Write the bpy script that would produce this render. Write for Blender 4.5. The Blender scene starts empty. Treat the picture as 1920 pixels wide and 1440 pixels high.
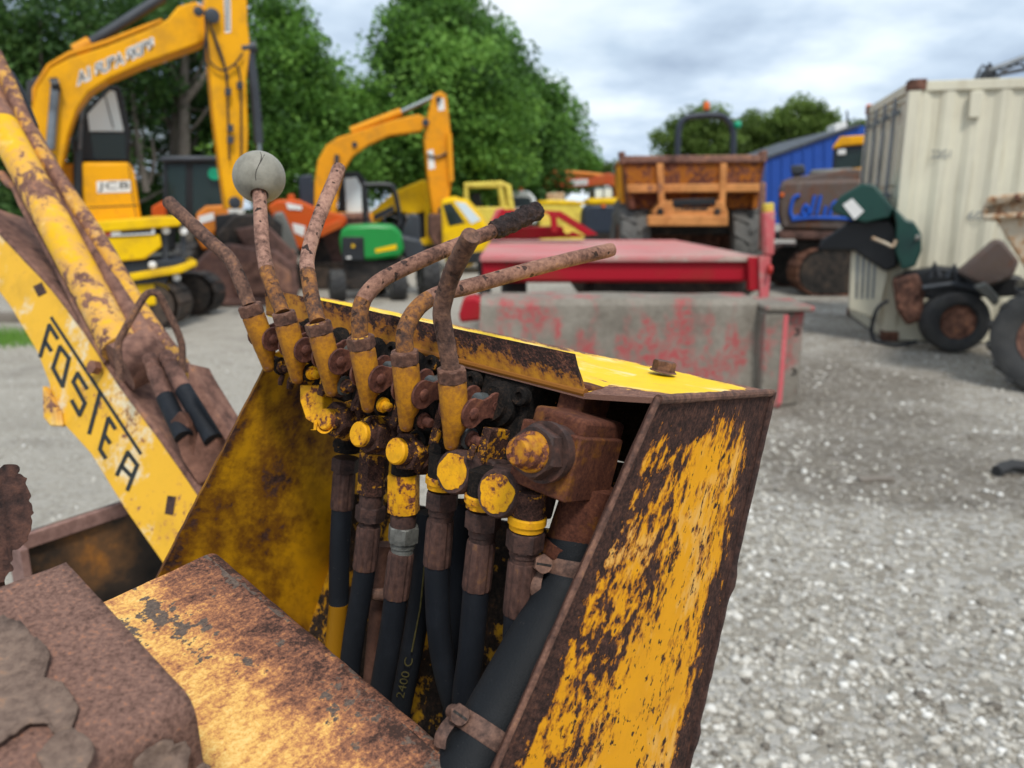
import bpy, bmesh, math, random
import numpy as np
from mathutils import Vector, Matrix, noise as mnoise

random.seed(7); RNG = np.random.default_rng(11)
scene = bpy.context.scene
COL = scene.collection
rad = math.radians

# ------------------------------------------------------------------ camera
CAM_H = 1.55; PITCH = 12.8; FPX = 1450.0
cd = bpy.data.cameras.new('camera'); cam = bpy.data.objects.new('camera', cd); COL.objects.link(cam)
cam.location = (0, 0, CAM_H); cam.rotation_euler = (rad(90 - PITCH), 0, 0)
cd.sensor_width = 36; cd.lens = FPX / 1920 * 36
cd.clip_start = 0.01; cd.clip_end = 2000
cd.dof.use_dof = True; cd.dof.focus_distance = 0.53; cd.dof.aperture_fstop = 7.6
scene.camera = cam

# ------------------------------------------------------------------ world, sun, exposure
SUN_EL, SUN_AZ = 56, 165      # azimuth measured from +Y towards +X (behind the camera, to its right)
w = bpy.data.worlds.new('World'); scene.world = w; w.use_nodes = True
nt = w.node_tree; nt.nodes.clear()
def wn(t, **k):
    n = nt.nodes.new(t)
    for a, b in k.items(): setattr(n, a, b)
    return n
wo = wn('ShaderNodeOutputWorld'); bg = wn('ShaderNodeBackground')
sky = wn('ShaderNodeTexSky', sky_type='NISHITA', sun_disc=False)
sky.sun_elevation = rad(SUN_EL); sky.sun_rotation = rad(SUN_AZ); sky.air_density = 1.2; sky.dust_density = 2.0
tc = wn('ShaderNodeTexCoord'); sep = wn('ShaderNodeSeparateXYZ'); nt.links.new(tc.outputs['Generated'], sep.inputs[0])
def wmath(op, a, b=None):
    n = wn('ShaderNodeMath', operation=op)
    for i, v in enumerate((a, b)):
        if v is None: continue
        if isinstance(v, (int, float)): n.inputs[i].default_value = v
        else: nt.links.new(v, n.inputs[i])
    return n.outputs[0]
zz = wmath('ADD', wmath('MAXIMUM', sep.outputs[2], 0.0), 0.22)
cx = wmath('DIVIDE', sep.outputs[0], zz); cy = wmath('DIVIDE', sep.outputs[1], zz)
cmb = wn('ShaderNodeCombineXYZ'); nt.links.new(cx, cmb.inputs[0]); nt.links.new(cy, cmb.inputs[1])
def wnoise(scale, detail, rough, off):
    mp = wn('ShaderNodeMapping'); mp.inputs['Location'].default_value = off
    nt.links.new(cmb.outputs[0], mp.inputs[0])
    n = wn('ShaderNodeTexNoise'); n.inputs['Scale'].default_value = scale; n.inputs['Detail'].default_value = detail
    n.inputs['Roughness'].default_value = rough
    nt.links.new(mp.outputs[0], n.inputs['Vector']); return n.outputs[0]
def wramp(v, stops):
    r = wn('ShaderNodeValToRGB'); e = r.color_ramp.elements
    while len(e) < len(stops): e.new(0.5)
    for i, (p, c) in enumerate(stops): e[i].position = p; e[i].color = (*c, 1)
    nt.links.new(v, r.inputs[0]); return r.outputs[0]
cloud_tone = wramp(wnoise(1.15, 7, 0.52, (3.1, 0.7, 0)), [(0.34, (3.0, 3.8, 5.0)), (0.46, (4.7, 5.7, 6.9)), (0.56, (6.9, 7.8, 8.6)), (0.70, (8.8, 9.1, 9.3))])
cloud_cover = wramp(wnoise(0.8, 5, 0.5, (9.2, 4.1, 0)), [(0.28, (0.66,)*3), (0.5, (1, 1, 1))])
mx = wn('ShaderNodeMix', data_type='RGBA')
nt.links.new(cloud_cover, mx.inputs[0]); nt.links.new(sky.outputs[0], mx.inputs[6]); nt.links.new(cloud_tone, mx.inputs[7])
nt.links.new(mx.outputs[2], bg.inputs[0]); bg.inputs[1].default_value = 0.075
nt.links.new(bg.outputs[0], wo.inputs[0])

sd = bpy.data.lights.new('sun', 'SUN'); sun = bpy.data.objects.new('sun', sd); COL.objects.link(sun)
sd.energy = 1.5; sd.angle = rad(12); sd.color = (1.0, 0.96, 0.9)
sdir = Vector((math.sin(rad(SUN_AZ)) * math.cos(rad(SUN_EL)), math.cos(rad(SUN_AZ)) * math.cos(rad(SUN_EL)), math.sin(rad(SUN_EL))))
sun.rotation_euler = sdir.to_track_quat('Z', 'Y').to_euler(); sun.location = sdir * 50
scene.view_settings.view_transform = 'Standard'; scene.view_settings.look = 'None'
scene.view_settings.exposure = 0.85; scene.view_settings.gamma = 1.0
scene.view_settings.use_curve_mapping = False

# ------------------------------------------------------------------ picking helpers (pixel of the 1920x1440 photograph -> place)
TH = rad(PITCH)
FW = Vector((0, math.cos(TH), -math.sin(TH))); UP = Vector((0, math.sin(TH), math.cos(TH))); RT = Vector((1, 0, 0))
CAM = Vector((0, 0, CAM_H))
def ray(px, py): return FW + RT * ((px - 960) / FPX) - UP * ((py - 720) / FPX)
def P(px, py, d): return CAM + ray(px, py) * d
FACE = [0.0]        # direction a machine faces: 0 = square to the view axis, else the tangent of its bearing
def facing(px=None):
    FACE[0] = 0.0 if px is None else (ray(px, 400).x / ray(px, 400).y)
def AY(px, py, Y):
    """the point seen at a picture position on the upright plane Y metres out (turned towards the bearing set by facing)"""
    r = ray(px, py); t = FACE[0]
    return CAM + r * ((Y + t * t * Y) / (r.y + t * r.x))
def depth_vec(T): t = FACE[0]; q = math.sqrt(1 + t * t); return Vector((t * T / q, T / q, 0))
def G(px, py, z=0.0): r = ray(px, py); return CAM + r * ((z - CAM_H) / r.z)
def ONP(px, py, p0, n): r = ray(px, py); return CAM + r * ((p0 - CAM).dot(n) / r.dot(n))

# ------------------------------------------------------------------ materials
MATS = {}
class NT:
    def __init__(s, name):
        s.m = bpy.data.materials.new(name); s.m.use_nodes = True; s.t = s.m.node_tree
        s.b = s.t.nodes['Principled BSDF']; s.out = s.t.nodes['Material Output']
    def n(s, t, **k):
        x = s.t.nodes.new(t)
        for a, b in k.items(): setattr(x, a, b)
        return x
    def l(s, a, b): s.t.links.new(a, b)
    def put(s, sock, v):
        if v is None: return
        if isinstance(v, (int, float)): sock.default_value = v
        elif isinstance(v, (tuple, list)): sock.default_value = (*v, 1) if len(v) == 3 and sock.type == 'RGBA' else v
        else: s.l(v, sock)
    def math(s, op, a, b=None, clamp=False):
        x = s.n('ShaderNodeMath', operation=op, use_clamp=clamp); s.put(x.inputs[0], a); s.put(x.inputs[1], b); return x.outputs[0]
    def mix(s, f, a, b):
        x = s.n('ShaderNodeMix', data_type='RGBA'); s.put(x.inputs[0], f); s.put(x.inputs[6], a); s.put(x.inputs[7], b); return x.outputs[2]
    def fmix(s, f, a, b):
        x = s.n('ShaderNodeMix', data_type='FLOAT'); s.put(x.inputs[0], f); s.put(x.inputs[2], a); s.put(x.inputs[3], b); return x.outputs[0]
    def step(s, v, lo, hi):
        x = s.n('ShaderNodeMapRange', interpolation_type='SMOOTHSTEP'); s.put(x.inputs[0], v); x.inputs[1].default_value = lo; x.inputs[2].default_value = hi; return x.outputs[0]
    def ramp(s, v, stops):
        r = s.n('ShaderNodeValToRGB'); e = r.color_ramp.elements
        while len(e) < len(stops): e.new(0.5)
        for i, (p, c) in enumerate(stops): e[i].position = p; e[i].color = (*c, 1)
        s.l(v, r.inputs[0]); return r.outputs[0]
    def coord(s, tcattr=False, scale=(1, 1, 1), loc=(0, 0, 0), rot=(0, 0, 0)):
        if tcattr: o = s.n('ShaderNodeAttribute', attribute_name='tc').outputs['Vector']
        else: o = s.n('ShaderNodeTexCoord').outputs['Object']
        mp = s.n('ShaderNodeMapping'); mp.inputs['Scale'].default_value = scale; mp.inputs['Location'].default_value = loc; mp.inputs['Rotation'].default_value = rot
        s.l(o, mp.inputs[0]); return mp.outputs[0]
    def noise(s, v, scale, detail=5, rough=0.55, dist=0.0):
        x = s.n('ShaderNodeTexNoise'); s.l(v, x.inputs['Vector']); x.inputs['Scale'].default_value = scale
        x.inputs['Detail'].default_value = detail; x.inputs['Roughness'].default_value = rough; x.inputs['Distortion'].default_value = dist
        return x.outputs[0]
    def vor(s, v, scale, out='Distance'):
        x = s.n('ShaderNodeTexVoronoi'); s.l(v, x.inputs['Vector']); x.inputs['Scale'].default_value = scale; return x.outputs[out]
    def bump(s, h, dist, strength=1.0):
        x = s.n('ShaderNodeBump'); s.l(h, x.inputs['Height']); x.inputs['Distance'].default_value = dist; x.inputs['Strength'].default_value = strength
        s.l(x.outputs[0], s.b.inputs['Normal'])
    def attr(s, name): return s.n('ShaderNodeAttribute', attribute_name=name).outputs['Fac']
    def fin(s, col=None, rough=None, metal=None, spec=None):
        s.put(s.b.inputs['Base Color'], col); s.put(s.b.inputs['Roughness'], rough); s.put(s.b.inputs['Metallic'], metal)
        if spec is not None: s.put(s.b.inputs['Specular IOR Level'], spec)
        return s.m

RUST = [(0.30, (0.030, 0.016, 0.013)), (0.46, (0.10, 0.045, 0.030)), (0.58, (0.20, 0.095, 0.065)), (0.72, (0.34, 0.15, 0.075))]
RUST_PINK = [(0.28, (0.055, 0.028, 0.022)), (0.44, (0.155, 0.078, 0.058)), (0.58, (0.24, 0.125, 0.090)), (0.74, (0.40, 0.18, 0.08))]
RUST_DARK = [(0.32, (0.016, 0.010, 0.009)), (0.50, (0.055, 0.027, 0.021)), (0.64, (0.105, 0.048, 0.034)), (0.78, (0.20, 0.085, 0.04))]
RUST_RED = [(0.30, (0.05, 0.018, 0.013)), (0.48, (0.125, 0.045, 0.030)), (0.62, (0.20, 0.075, 0.045)), (0.76, (0.33, 0.13, 0.05))]

def rust_mat(name, stops=RUST, scale=180.0, bump=0.0006, rough=0.85, tcattr=False, stretch=(1, 1, 1), big=0.45, pits=0.0):
    k = NT(name); v = k.coord(tcattr, stretch)
    a = k.noise(v, scale * 0.16, 6, 0.6); b = k.noise(v, scale, 6, 0.7)
    m = k.fmix(big, b, a); m = k.math('ADD', k.math('MULTIPLY', m, 1.75), -0.375); col = k.ramp(m, stops)
    h = b
    if pits:
        pm = k.step(k.noise(v, scale * 0.55, 3, 0.5), 0.62, 0.68)
        col = k.mix(k.math('MULTIPLY', pm, pits), col, (0.02, 0.012, 0.011)); h = k.math('SUBTRACT', b, k.math('MULTIPLY', pm, 0.8))
    k.bump(h, bump)
    return k.fin(col, rough, 0.0, 0.3)

def paint_rust(name, paint, stops=RUST, thr=0.55, s1=22.0, s2=110.0, fine=0.4, stretch=(1, 1, 1), tcattr=False, halo=0.05, halocol=(0.42, 0.16, 0.02),
               bump=0.0008, prough=0.45, edge=0.012, wearw=0.5, dirt=0.35, chalk=0.0, chalkcol=(0.85, 0.75, 0.5), haloamt=0.75, dirtcol=(0.10, 0.06, 0.02), speck=0.0):
    """old paint on rust: a crisp flaked edge, a stained halo around it, grime in the paint"""
    k = NT(name); v = k.coord(tcattr, stretch); v0 = k.coord(tcattr)
    a = k.noise(v, s1, 5, 0.6); b = k.noise(v, s2, 4, 0.65); c = k.noise(v0, s2 * 3, 5, 0.7)
    m = k.fmix(fine, a, b); m = k.fmix(0.12, m, c)
    m = k.math('ADD', m, k.math('MULTIPLY', k.attr('wear'), wearw))
    mask = k.step(m, thr - edge, thr + edge); hal = k.step(m, thr - edge - halo, thr)
    if speck:
        sn = k.fmix(0.35, k.noise(k.coord(tcattr, stretch, (7.1, 2.2, 5)), s2 * 1.5, 4, 0.6), a)
        mask = k.math('MAXIMUM', mask, k.step(sn, speck - 0.015, speck + 0.015))
    rc = k.ramp(k.math('ADD', k.math('MULTIPLY', k.fmix(0.4, c, k.noise(v0, s2 * 0.7, 5, 0.65)), 1.6), -0.3), stops)
    pn = k.noise(v0, s1 * 1.7, 6, 0.6)
    pc = k.mix(k.math('MULTIPLY', k.step(pn, 0.42, 0.72), dirt), paint, dirtcol)
    pc = k.mix(k.math('MULTIPLY', k.step(c, 0.56, 0.72), dirt * 0.6), pc, dirtcol)
    if chalk:
        ch = k.step(k.noise(k.coord(tcattr, stretch, (3.3, 1.7, 0.4)), s1 * 1.3, 6, 0.7), 0.52, 0.66)
        pc = k.mix(k.math('MULTIPLY', ch, chalk), pc, chalkcol)
    pc = k.mix(k.math('MULTIPLY', hal, haloamt), pc, halocol)
    col = k.mix(mask, pc, rc)
    h = k.math('ADD', k.math('MULTIPLY', k.math('SUBTRACT', 1.0, mask), 0.7), k.math('MULTIPLY', c, k.fmix(mask, 0.1, 0.9)))
    k.bump(h, bump)
    return k.fin(col, k.fmix(mask, prough + 0.08, 0.88), 0.0, k.fmix(mask, 0.13, 0.16))

def simple(name, col, rough=0.6, metal=0.0, var=0.18, scale=3.0, bump=0.0, bscale=None, spec=0.4, dark=None, tcattr=False):
    k = NT(name); v = k.coord(tcattr); a = k.noise(v, scale, 6, 0.62)
    d = dark or tuple(c * 0.45 for c in col)
    c = k.mix(k.math('MULTIPLY', k.step(a, 0.40, 0.70), min(1.0, var * 3)), col, d)
    if bump: k.bump(k.noise(v, bscale or scale * 8, 5, 0.6), bump)
    return k.fin(c, k.fmix(a, max(0.05, rough - 0.12), min(1, rough + 0.12)), metal, spec)

def glass(name, col=(0.35, 0.42, 0.44), rough=0.06, alpha=0.55):
    k = NT(name); k.fin(col, rough, 0.0, 0.8); k.b.inputs['Alpha'].default_value = alpha; return k.m

YEL = (0.78, 0.40, 0.012); JCBY = (0.80, 0.36, 0.008)
M = {}
M['panel'] = paint_rust('panel_paint', (0.84, 0.365, 0.005), RUST_DARK, thr=0.540, s1=14, s2=80, fine=0.55, stretch=(1.12, 0.80, 1), tcattr=True, halo=0.060, halocol=(0.36, 0.105, 0.010), bump=0.0012, edge=0.008, wearw=0.5, dirt=0.18, dirtcol=(0.42, 0.15, 0.01), chalk=0.30, chalkcol=(0.88, 0.68, 0.34), haloamt=0.9, speck=0.570)
M['topplate'] = paint_rust('top_plate_paint', (0.88, 0.56, 0.012), RUST_PINK, thr=0.60, s1=20, s2=120, fine=0.4, stretch=(0.6, 1.6, 1), tcattr=True, halo=0.05, halocol=(0.80, 0.38, 0.06), bump=0.0005, wearw=0.6, dirt=0.10, chalk=0.5, chalkcol=(0.9, 0.78, 0.5))
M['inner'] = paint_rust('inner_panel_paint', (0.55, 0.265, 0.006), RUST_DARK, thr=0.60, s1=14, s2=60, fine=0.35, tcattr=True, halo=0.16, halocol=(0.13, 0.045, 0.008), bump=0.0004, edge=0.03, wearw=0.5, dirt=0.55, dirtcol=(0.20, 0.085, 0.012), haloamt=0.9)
M['flange'] = paint_rust('flange_paint', (0.40, 0.175, 0.016), [(0.30, (0.012, 0.010, 0.010)), (0.50, (0.04, 0.022, 0.018)), (0.62, (0.12, 0.05, 0.035)), (0.76, (0.28, 0.12, 0.05))], thr=0.535, s1=24, s2=150, fine=0.55, tcattr=True, halo=0.12, halocol=(0.17, 0.055, 0.018), bump=0.0018, edge=0.02, wearw=0.55, dirt=0.6, dirtcol=(0.16, 0.06, 0.02))
def guard_mat():
    """sun-bleached paint rubbed through to orange and brown, with sharp scabs of grey oxide"""
    k = NT('guard_paint'); v = k.coord(True, (0.75, 1.25, 1), rot=(0, 0, 0.35)); v0 = k.coord(True)
    a = k.noise(v, 30, 5, 0.62); b = k.noise(v, 110, 5, 0.65); c = k.noise(v0, 420, 4, 0.7); d = k.noise(k.coord(True, (1.3, 0.6, 1), (4, 2, 0)), 17, 6, 0.62)
    w_ = k.attr('wear')
    m = k.math('SUBTRACT', k.math('ADD', k.math('MULTIPLY', k.fmix(0.35, k.fmix(0.45, a, b), c), 3.0), -0.88), w_)
    col = k.ramp(m, [(0.12, (0.045, 0.024, 0.018)), (0.30, (0.16, 0.070, 0.045)), (0.46, (0.31, 0.130, 0.065)), (0.60, (0.52, 0.235, 0.085)), (0.78, (0.74, 0.42, 0.115)), (0.98, (0.80, 0.56, 0.20))])
    g = k.math('ADD', k.fmix(0.3, d, b), k.math('MULTIPLY', w_, 0.10))
    gm = k.step(g, 0.565, 0.585)
    gc = k.ramp(c, [(0.3, (0.055, 0.040, 0.033)), (0.5, (0.115, 0.085, 0.068)), (0.7, (0.17, 0.12, 0.09))])
    col = k.mix(gm, col, gc)
    k.bump(k.math('SUBTRACT', k.fmix(0.5, b, c), k.math('MULTIPLY', gm, 0.25)), 0.0009)
    return k.fin(col, 0.75, 0, 0.2)
M['guard'] = guard_mat()
M['block'] = rust_mat('block_rust', [(0.22, (0.070, 0.036, 0.027)), (0.44, (0.160, 0.086, 0.064)), (0.60, (0.220, 0.122, 0.092)), (0.80, (0.38, 0.155, 0.075))], 380, 0.0010, 0.9, big=0.18)
M['flake'] = rust_mat('flake_rust', [(0.28, (0.075, 0.048, 0.036)), (0.48, (0.145, 0.097, 0.074)), (0.62, (0.19, 0.130, 0.098)), (0.8, (0.30, 0.165, 0.095))], 170, 0.0008, 0.9, big=0.4)
M['darkflake'] = rust_mat('dark_flake_rust', RUST_DARK, 120, 0.002, 0.85)
M['rod'] = rust_mat('rod_rust', [(0.24, (0.045, 0.022, 0.017)), (0.40, (0.15, 0.072, 0.050)), (0.55, (0.265, 0.135, 0.092)), (0.68, (0.36, 0.19, 0.125)), (0.82, (0.46, 0.19, 0.06))], 240, 0.0014, 0.82, big=0.5, pits=0.85)
M['rodlight'] = rust_mat('rod_pale_rust', [(0.22, (0.05, 0.026, 0.021)), (0.38, (0.17, 0.088, 0.064)), (0.54, (0.33, 0.18, 0.13)), (0.68, (0.43, 0.245, 0.175)), (0.84, (0.48, 0.22, 0.09))], 240, 0.0014, 0.8, big=0.45, pits=0.95)
M['rodbase'] = rust_mat('rod_base_rust', [(0.30, (0.035, 0.022, 0.019)), (0.45, (0.13, 0.06, 0.033)), (0.58, (0.27, 0.11, 0.03)), (0.74, (0.40, 0.18, 0.04))], 240, 0.0012, 0.8, big=0.45, pits=0.8)
M['rodgrey'] = rust_mat('rod_dark_rust', [(0.26, (0.030, 0.017, 0.014)), (0.46, (0.105, 0.055, 0.039)), (0.62, (0.19, 0.098, 0.064)), (0.80, (0.33, 0.15, 0.055))], 220, 0.0012, 0.8, big=0.4, pits=0.6)
M['grip'] = rust_mat('perished_grip', [(0.3, (0.010, 0.008, 0.008)), (0.5, (0.035, 0.022, 0.020)), (0.66, (0.075, 0.045, 0.038)), (0.8, (0.13, 0.07, 0.045))], 200, 0.003, 0.9)
M['nut'] = rust_mat('nut_rust', [(0.25, (0.035, 0.018, 0.014)), (0.46, (0.105, 0.050, 0.034)), (0.62, (0.18, 0.088, 0.058)), (0.80, (0.32, 0.16, 0.08))], 200, 0.0008, 0.7)
M['nutyel'] = paint_rust('nut_paint', (0.62, 0.36, 0.05), RUST, thr=0.50, s1=60, s2=300, halo=0.05, bump=0.0005, dirt=0.2)
M['leverbody'] = paint_rust('lever_body_paint', (0.50, 0.215, 0.013), RUST, thr=0.555, s1=38, s2=220, fine=0.42, halo=0.15, halocol=(0.20, 0.075, 0.024), bump=0.0006, edge=0.025, dirt=0.8, dirtcol=(0.21, 0.085, 0.022))
M['link'] = rust_mat('link_rust', RUST_RED, 220, 0.0006, 0.7)
M['cap'] = paint_rust('plug_paint', (0.76, 0.365, 0.010), RUST_RED, thr=0.56, s1=55, s2=240, fine=0.4, halo=0.07, halocol=(0.46, 0.17, 0.02), bump=0.0006, dirt=0.3)
M['capdark'] = paint_rust('plug_body_paint', (0.60, 0.29, 0.012), RUST_DARK, thr=0.455, s1=60, s2=260, fine=0.45, halo=0.05, bump=0.0006, dirt=0.4)
M['valve'] = paint_rust('valve_casting_shaded', (0.42, 0.20, 0.012), [(0.3, (0.004, 0.004, 0.004)), (0.5, (0.012, 0.010, 0.009)), (0.65, (0.030, 0.020, 0.015)), (0.8, (0.08, 0.04, 0.02))], thr=0.38, s1=45, s2=200, fine=0.5, halo=0.04, bump=0.001, dirt=0.5)  # grime taken near black to stand for the shade inside the box
M['casting'] = paint_rust('end_casting_paint', (0.34, 0.15, 0.014), [(0.25, (0.03, 0.013, 0.010)), (0.48, (0.085, 0.030, 0.019)), (0.65, (0.125, 0.045, 0.026)), (0.85, (0.20, 0.08, 0.03))], thr=0.44, s1=24, s2=160, fine=0.3, halo=0.16, halocol=(0.17, 0.06, 0.018), bump=0.0003, edge=0.06, dirt=0.4, dirtcol=(0.10, 0.04, 0.02))
M['plughex'] = rust_mat('relief_plug_rust', [(0.28, (0.02, 0.013, 0.011)), (0.48, (0.06, 0.03, 0.023)), (0.66, (0.12, 0.048, 0.032)), (0.82, (0.22, 0.08, 0.05))], 120, 0.0003, 0.6)
M['plugcap'] = paint_rust('relief_cap_paint', (0.50, 0.22, 0.012), RUST_RED, thr=0.53, s1=50, s2=200, fine=0.3, halo=0.10, halocol=(0.30, 0.10, 0.02), bump=0.0006, dirt=0.4)
M['ferrule'] = rust_mat('ferrule_rust', [(0.28, (0.025, 0.013, 0.011)), (0.46, (0.062, 0.031, 0.024)), (0.60, (0.095, 0.047, 0.036)), (0.80, (0.18, 0.085, 0.035))], 200, 0.0006, 0.75, stretch=(1, 1, 0.65))
M['fitting'] = rust_mat('fitting_rust', [(0.28, (0.018, 0.011, 0.010)), (0.46, (0.045, 0.024, 0.020)), (0.62, (0.080, 0.040, 0.031)), (0.80, (0.14, 0.07, 0.04))], 220, 0.0005, 0.7)
M['greyfit'] = simple('zinc_fitting', (0.20, 0.20, 0.18), 0.55, 0.5, 0.25, 150, 0.0004)
M['zinc'] = simple('zinc_bright', (0.30, 0.34, 0.34), 0.35, 0.8, 0.3, 120, 0.0003)
def rubber_mat(name, col, sc):
    k = NT(name); v = k.coord(); a = k.noise(v, 30, 6, 0.65); f = k.noise(v, 900, 3, 0.6)
    sp = k.step(k.noise(v, 420, 2, 0.5), 0.72, 0.77)
    c = k.mix(k.math('MULTIPLY', k.step(a, 0.45, 0.75), 0.5), col, tuple(min(1, x * 1.9 + 0.006) for x in col))
    c = k.mix(k.math('MULTIPLY', sp, 0.35), c, (0.10, 0.095, 0.085)); k.bump(f, 0.0002 * sc)
    return k.fin(c, 0.66, 0.0, 0.25)
M['rubber'] = rubber_mat('hose_rubber', (0.007, 0.009, 0.013), 1)
M['rubber2'] = rubber_mat('suction_hose_rubber', (0.006, 0.0075, 0.0095), 1.6)
M['clamp'] = rust_mat('clamp_rust', [(0.30, (0.045, 0.026, 0.021)), (0.48, (0.12, 0.067, 0.050)), (0.62, (0.18, 0.10, 0.072)), (0.78, (0.28, 0.15, 0.10))], 220, 0.0004, 0.7)
def knob_mat():
    k = NT('knob_plastic'); v = k.coord(); a = k.noise(v, 60, 6, 0.65); b = k.noise(v, 400, 4, 0.6)
    sp = k.step(b, 0.66, 0.72)
    c = k.ramp(a, [(0.3, (0.17, 0.158, 0.125)), (0.5, (0.25, 0.235, 0.19)), (0.75, (0.31, 0.29, 0.235))])
    c = k.mix(k.math('MULTIPLY', sp, 0.4), c, (0.16, 0.14, 0.11)); k.bump(b, 0.0003)
    return k.fin(c, 0.55, 0.0, 0.4)
M['knob'] = knob_mat()
M['crack'] = simple('crack_shadow_groove', (0.035, 0.03, 0.025), 0.9, 0, 0.1, 100)
M['backplate'] = paint_rust('back_plate_paint', (0.62, 0.33, 0.012), [(0.3, (0.008, 0.007, 0.006)), (0.55, (0.03, 0.022, 0.018)), (0.8, (0.10, 0.05, 0.025))], thr=0.50, s1=16, s2=90, fine=0.4, halo=0.05, halocol=(0.25, 0.11, 0.02), dirt=0.4)
M['armface'] = paint_rust('arm_paint', (0.76, 0.42, 0.035), RUST_PINK, thr=0.615, s1=9, s2=70, fine=0.55, halo=0.05, halocol=(0.55, 0.26, 0.06), bump=0.001, wearw=0.4, dirt=0.2, chalk=0.9, chalkcol=(0.70, 0.62, 0.45), tcattr=False)
M['armrust'] = rust_mat('arm_rust', RUST_PINK, 45, 0.002, 0.9, big=0.5)
M['armram'] = paint_rust('ram_paint', (0.78, 0.43, 0.012), RUST_PINK, thr=0.535, s1=5, s2=45, fine=0.45, halo=0.12, halocol=(0.58, 0.30, 0.10), bump=0.0012, dirt=0.12, chalk=0.5)
M['armedge'] = paint_rust('arm_edge_paint', (0.66, 0.36, 0.02), RUST_PINK, thr=0.49, s1=9, s2=60, fine=0.45, halo=0.12, halocol=(0.50, 0.24, 0.08), bump=0.0012, dirt=0.2, chalk=0.4)
M['ink'] = simple('black_lettering', (0.016, 0.019, 0.018), 0.6, 0, 0.15, 60)
M['channel'] = rust_mat('channel_rust', [(0.3, (0.10, 0.055, 0.045)), (0.5, (0.22, 0.125, 0.105)), (0.7, (0.30, 0.18, 0.15))], 50, 0.001, 0.85)
M['troughsteel'] = rust_mat('dark_trough_steel', [(0.35, (0.010, 0.009, 0.008)), (0.52, (0.04, 0.028, 0.02)), (0.62, (0.14, 0.07, 0.03)), (0.78, (0.55, 0.20, 0.02))], 14, 0.001, 0.5, big=0.8)  # near black steel mottled with orange, for the inside of the channel
# yard machines
M['jcb'] = paint_rust('digger_yellow', (0.82, 0.375, 0.008), RUST, thr=0.665, s1=2.2, s2=13, fine=0.4, halo=0.05, halocol=(0.36, 0.15, 0.03), bump=0.001, prough=0.35, dirt=0.42, dirtcol=(0.30, 0.15, 0.035))
M['jcb2'] = paint_rust('digger_orange_yellow', (0.76, 0.30, 0.012), RUST, thr=0.665, s1=2.2, s2=13, fine=0.4, halo=0.05, halocol=(0.36, 0.15, 0.03), bump=0.001, prough=0.35, dirt=0.42, dirtcol=(0.30, 0.15, 0.035))
M['bright'] = paint_rust('bright_yellow_paint', (0.84, 0.52, 0.006), RUST, thr=0.665, s1=2.2, s2=13, fine=0.4, halo=0.05, halocol=(0.36, 0.15, 0.03), bump=0.001, prough=0.35, dirt=0.42, dirtcol=(0.30, 0.15, 0.035))
M['paleyel'] = paint_rust('pale_yellow_paint', (0.70, 0.55, 0.09), RUST, thr=0.665, s1=2.2, s2=13, fine=0.4, halo=0.05, halocol=(0.36, 0.15, 0.03), bump=0.001, prough=0.35, dirt=0.42, dirtcol=(0.30, 0.15, 0.035))
M['black'] = simple('black_paint', (0.012, 0.013, 0.015), 0.45, 0, 0.1, 2, dark=(0.03, 0.03, 0.03))
M['darkgrey'] = simple('dark_grey_steel', (0.045, 0.05, 0.058), 0.5, 0.2, 0.2, 2)
M['navy'] = simple('counterweight_blueblack', (0.022, 0.030, 0.045), 0.45, 0, 0.1, 2)
M['glass'] = glass('cab_glass_sky_reflection', (0.68, 0.77, 0.79), 0.04, 0.94)  # pale base colour stands in for the sky reflected in the panes
M['darkglass'] = glass('dark_cab_glass', (0.015, 0.03, 0.028), 0.08, 0.9); M['darkglass'].node_tree.nodes['Principled BSDF'].inputs['Specular IOR Level'].default_value = 0.35
M['white'] = simple('white_paint', (0.78, 0.77, 0.74), 0.5, 0, 0.06, 2)
M['redpaint'] = simple('red_sign_paint', (0.42, 0.02, 0.015), 0.5, 0, 0.1, 2)
M['lens_orange'] = simple('orange_lens', (0.85, 0.16, 0.02), 0.3)
M['lens_green'] = simple('green_lens', (0.01, 0.36, 0.19), 0.3)
M['bucket'] = rust_mat('bucket_rust', [(0.3, (0.045, 0.026, 0.022)), (0.48, (0.12, 0.065, 0.052)), (0.62, (0.19, 0.10, 0.08)), (0.8, (0.26, 0.12, 0.08))], 6, 0.01, 0.75)
M['muddark'] = rust_mat('oily_dark', [(0.3, (0.008, 0.008, 0.008)), (0.5, (0.03, 0.025, 0.022)), (0.7, (0.08, 0.055, 0.04))], 8, 0.01, 0.6)
M['orange'] = paint_rust('tractor_orange', (0.66, 0.21, 0.03), RUST, thr=0.665, s1=2.2, s2=13, fine=0.4, halo=0.05, halocol=(0.36, 0.15, 0.03), bump=0.001, prough=0.35, dirt=0.42, dirtcol=(0.30, 0.15, 0.035))
M['redorange'] = paint_rust('digger_red_orange', (0.55, 0.085, 0.014), RUST, thr=0.665, s1=2.2, s2=13, fine=0.4, halo=0.05, halocol=(0.36, 0.15, 0.03), bump=0.001, prough=0.35, dirt=0.42, dirtcol=(0.30, 0.15, 0.035))
M['digred'] = paint_rust('digger_faded_red', (0.44, 0.075, 0.025), RUST, thr=0.665, s1=2.2, s2=13, fine=0.4, halo=0.05, halocol=(0.36, 0.15, 0.03), bump=0.001, prough=0.35, dirt=0.42, dirtcol=(0.30, 0.15, 0.035))
M['green'] = simple('mower_green', (0.012, 0.26, 0.045), 0.35, 0, 0.08, 3)
M['dgreen'] = simple('dark_green_paint', (0.008, 0.050, 0.038), 0.4, 0, 0.3, 3, dark=(0.008, 0.03, 0.028))
M['tyre'] = simple('tyre_rubber', (0.035, 0.035, 0.036), 0.85, 0, 0.25, 4, 0.006, 60, dark=(0.075, 0.072, 0.066))
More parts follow.
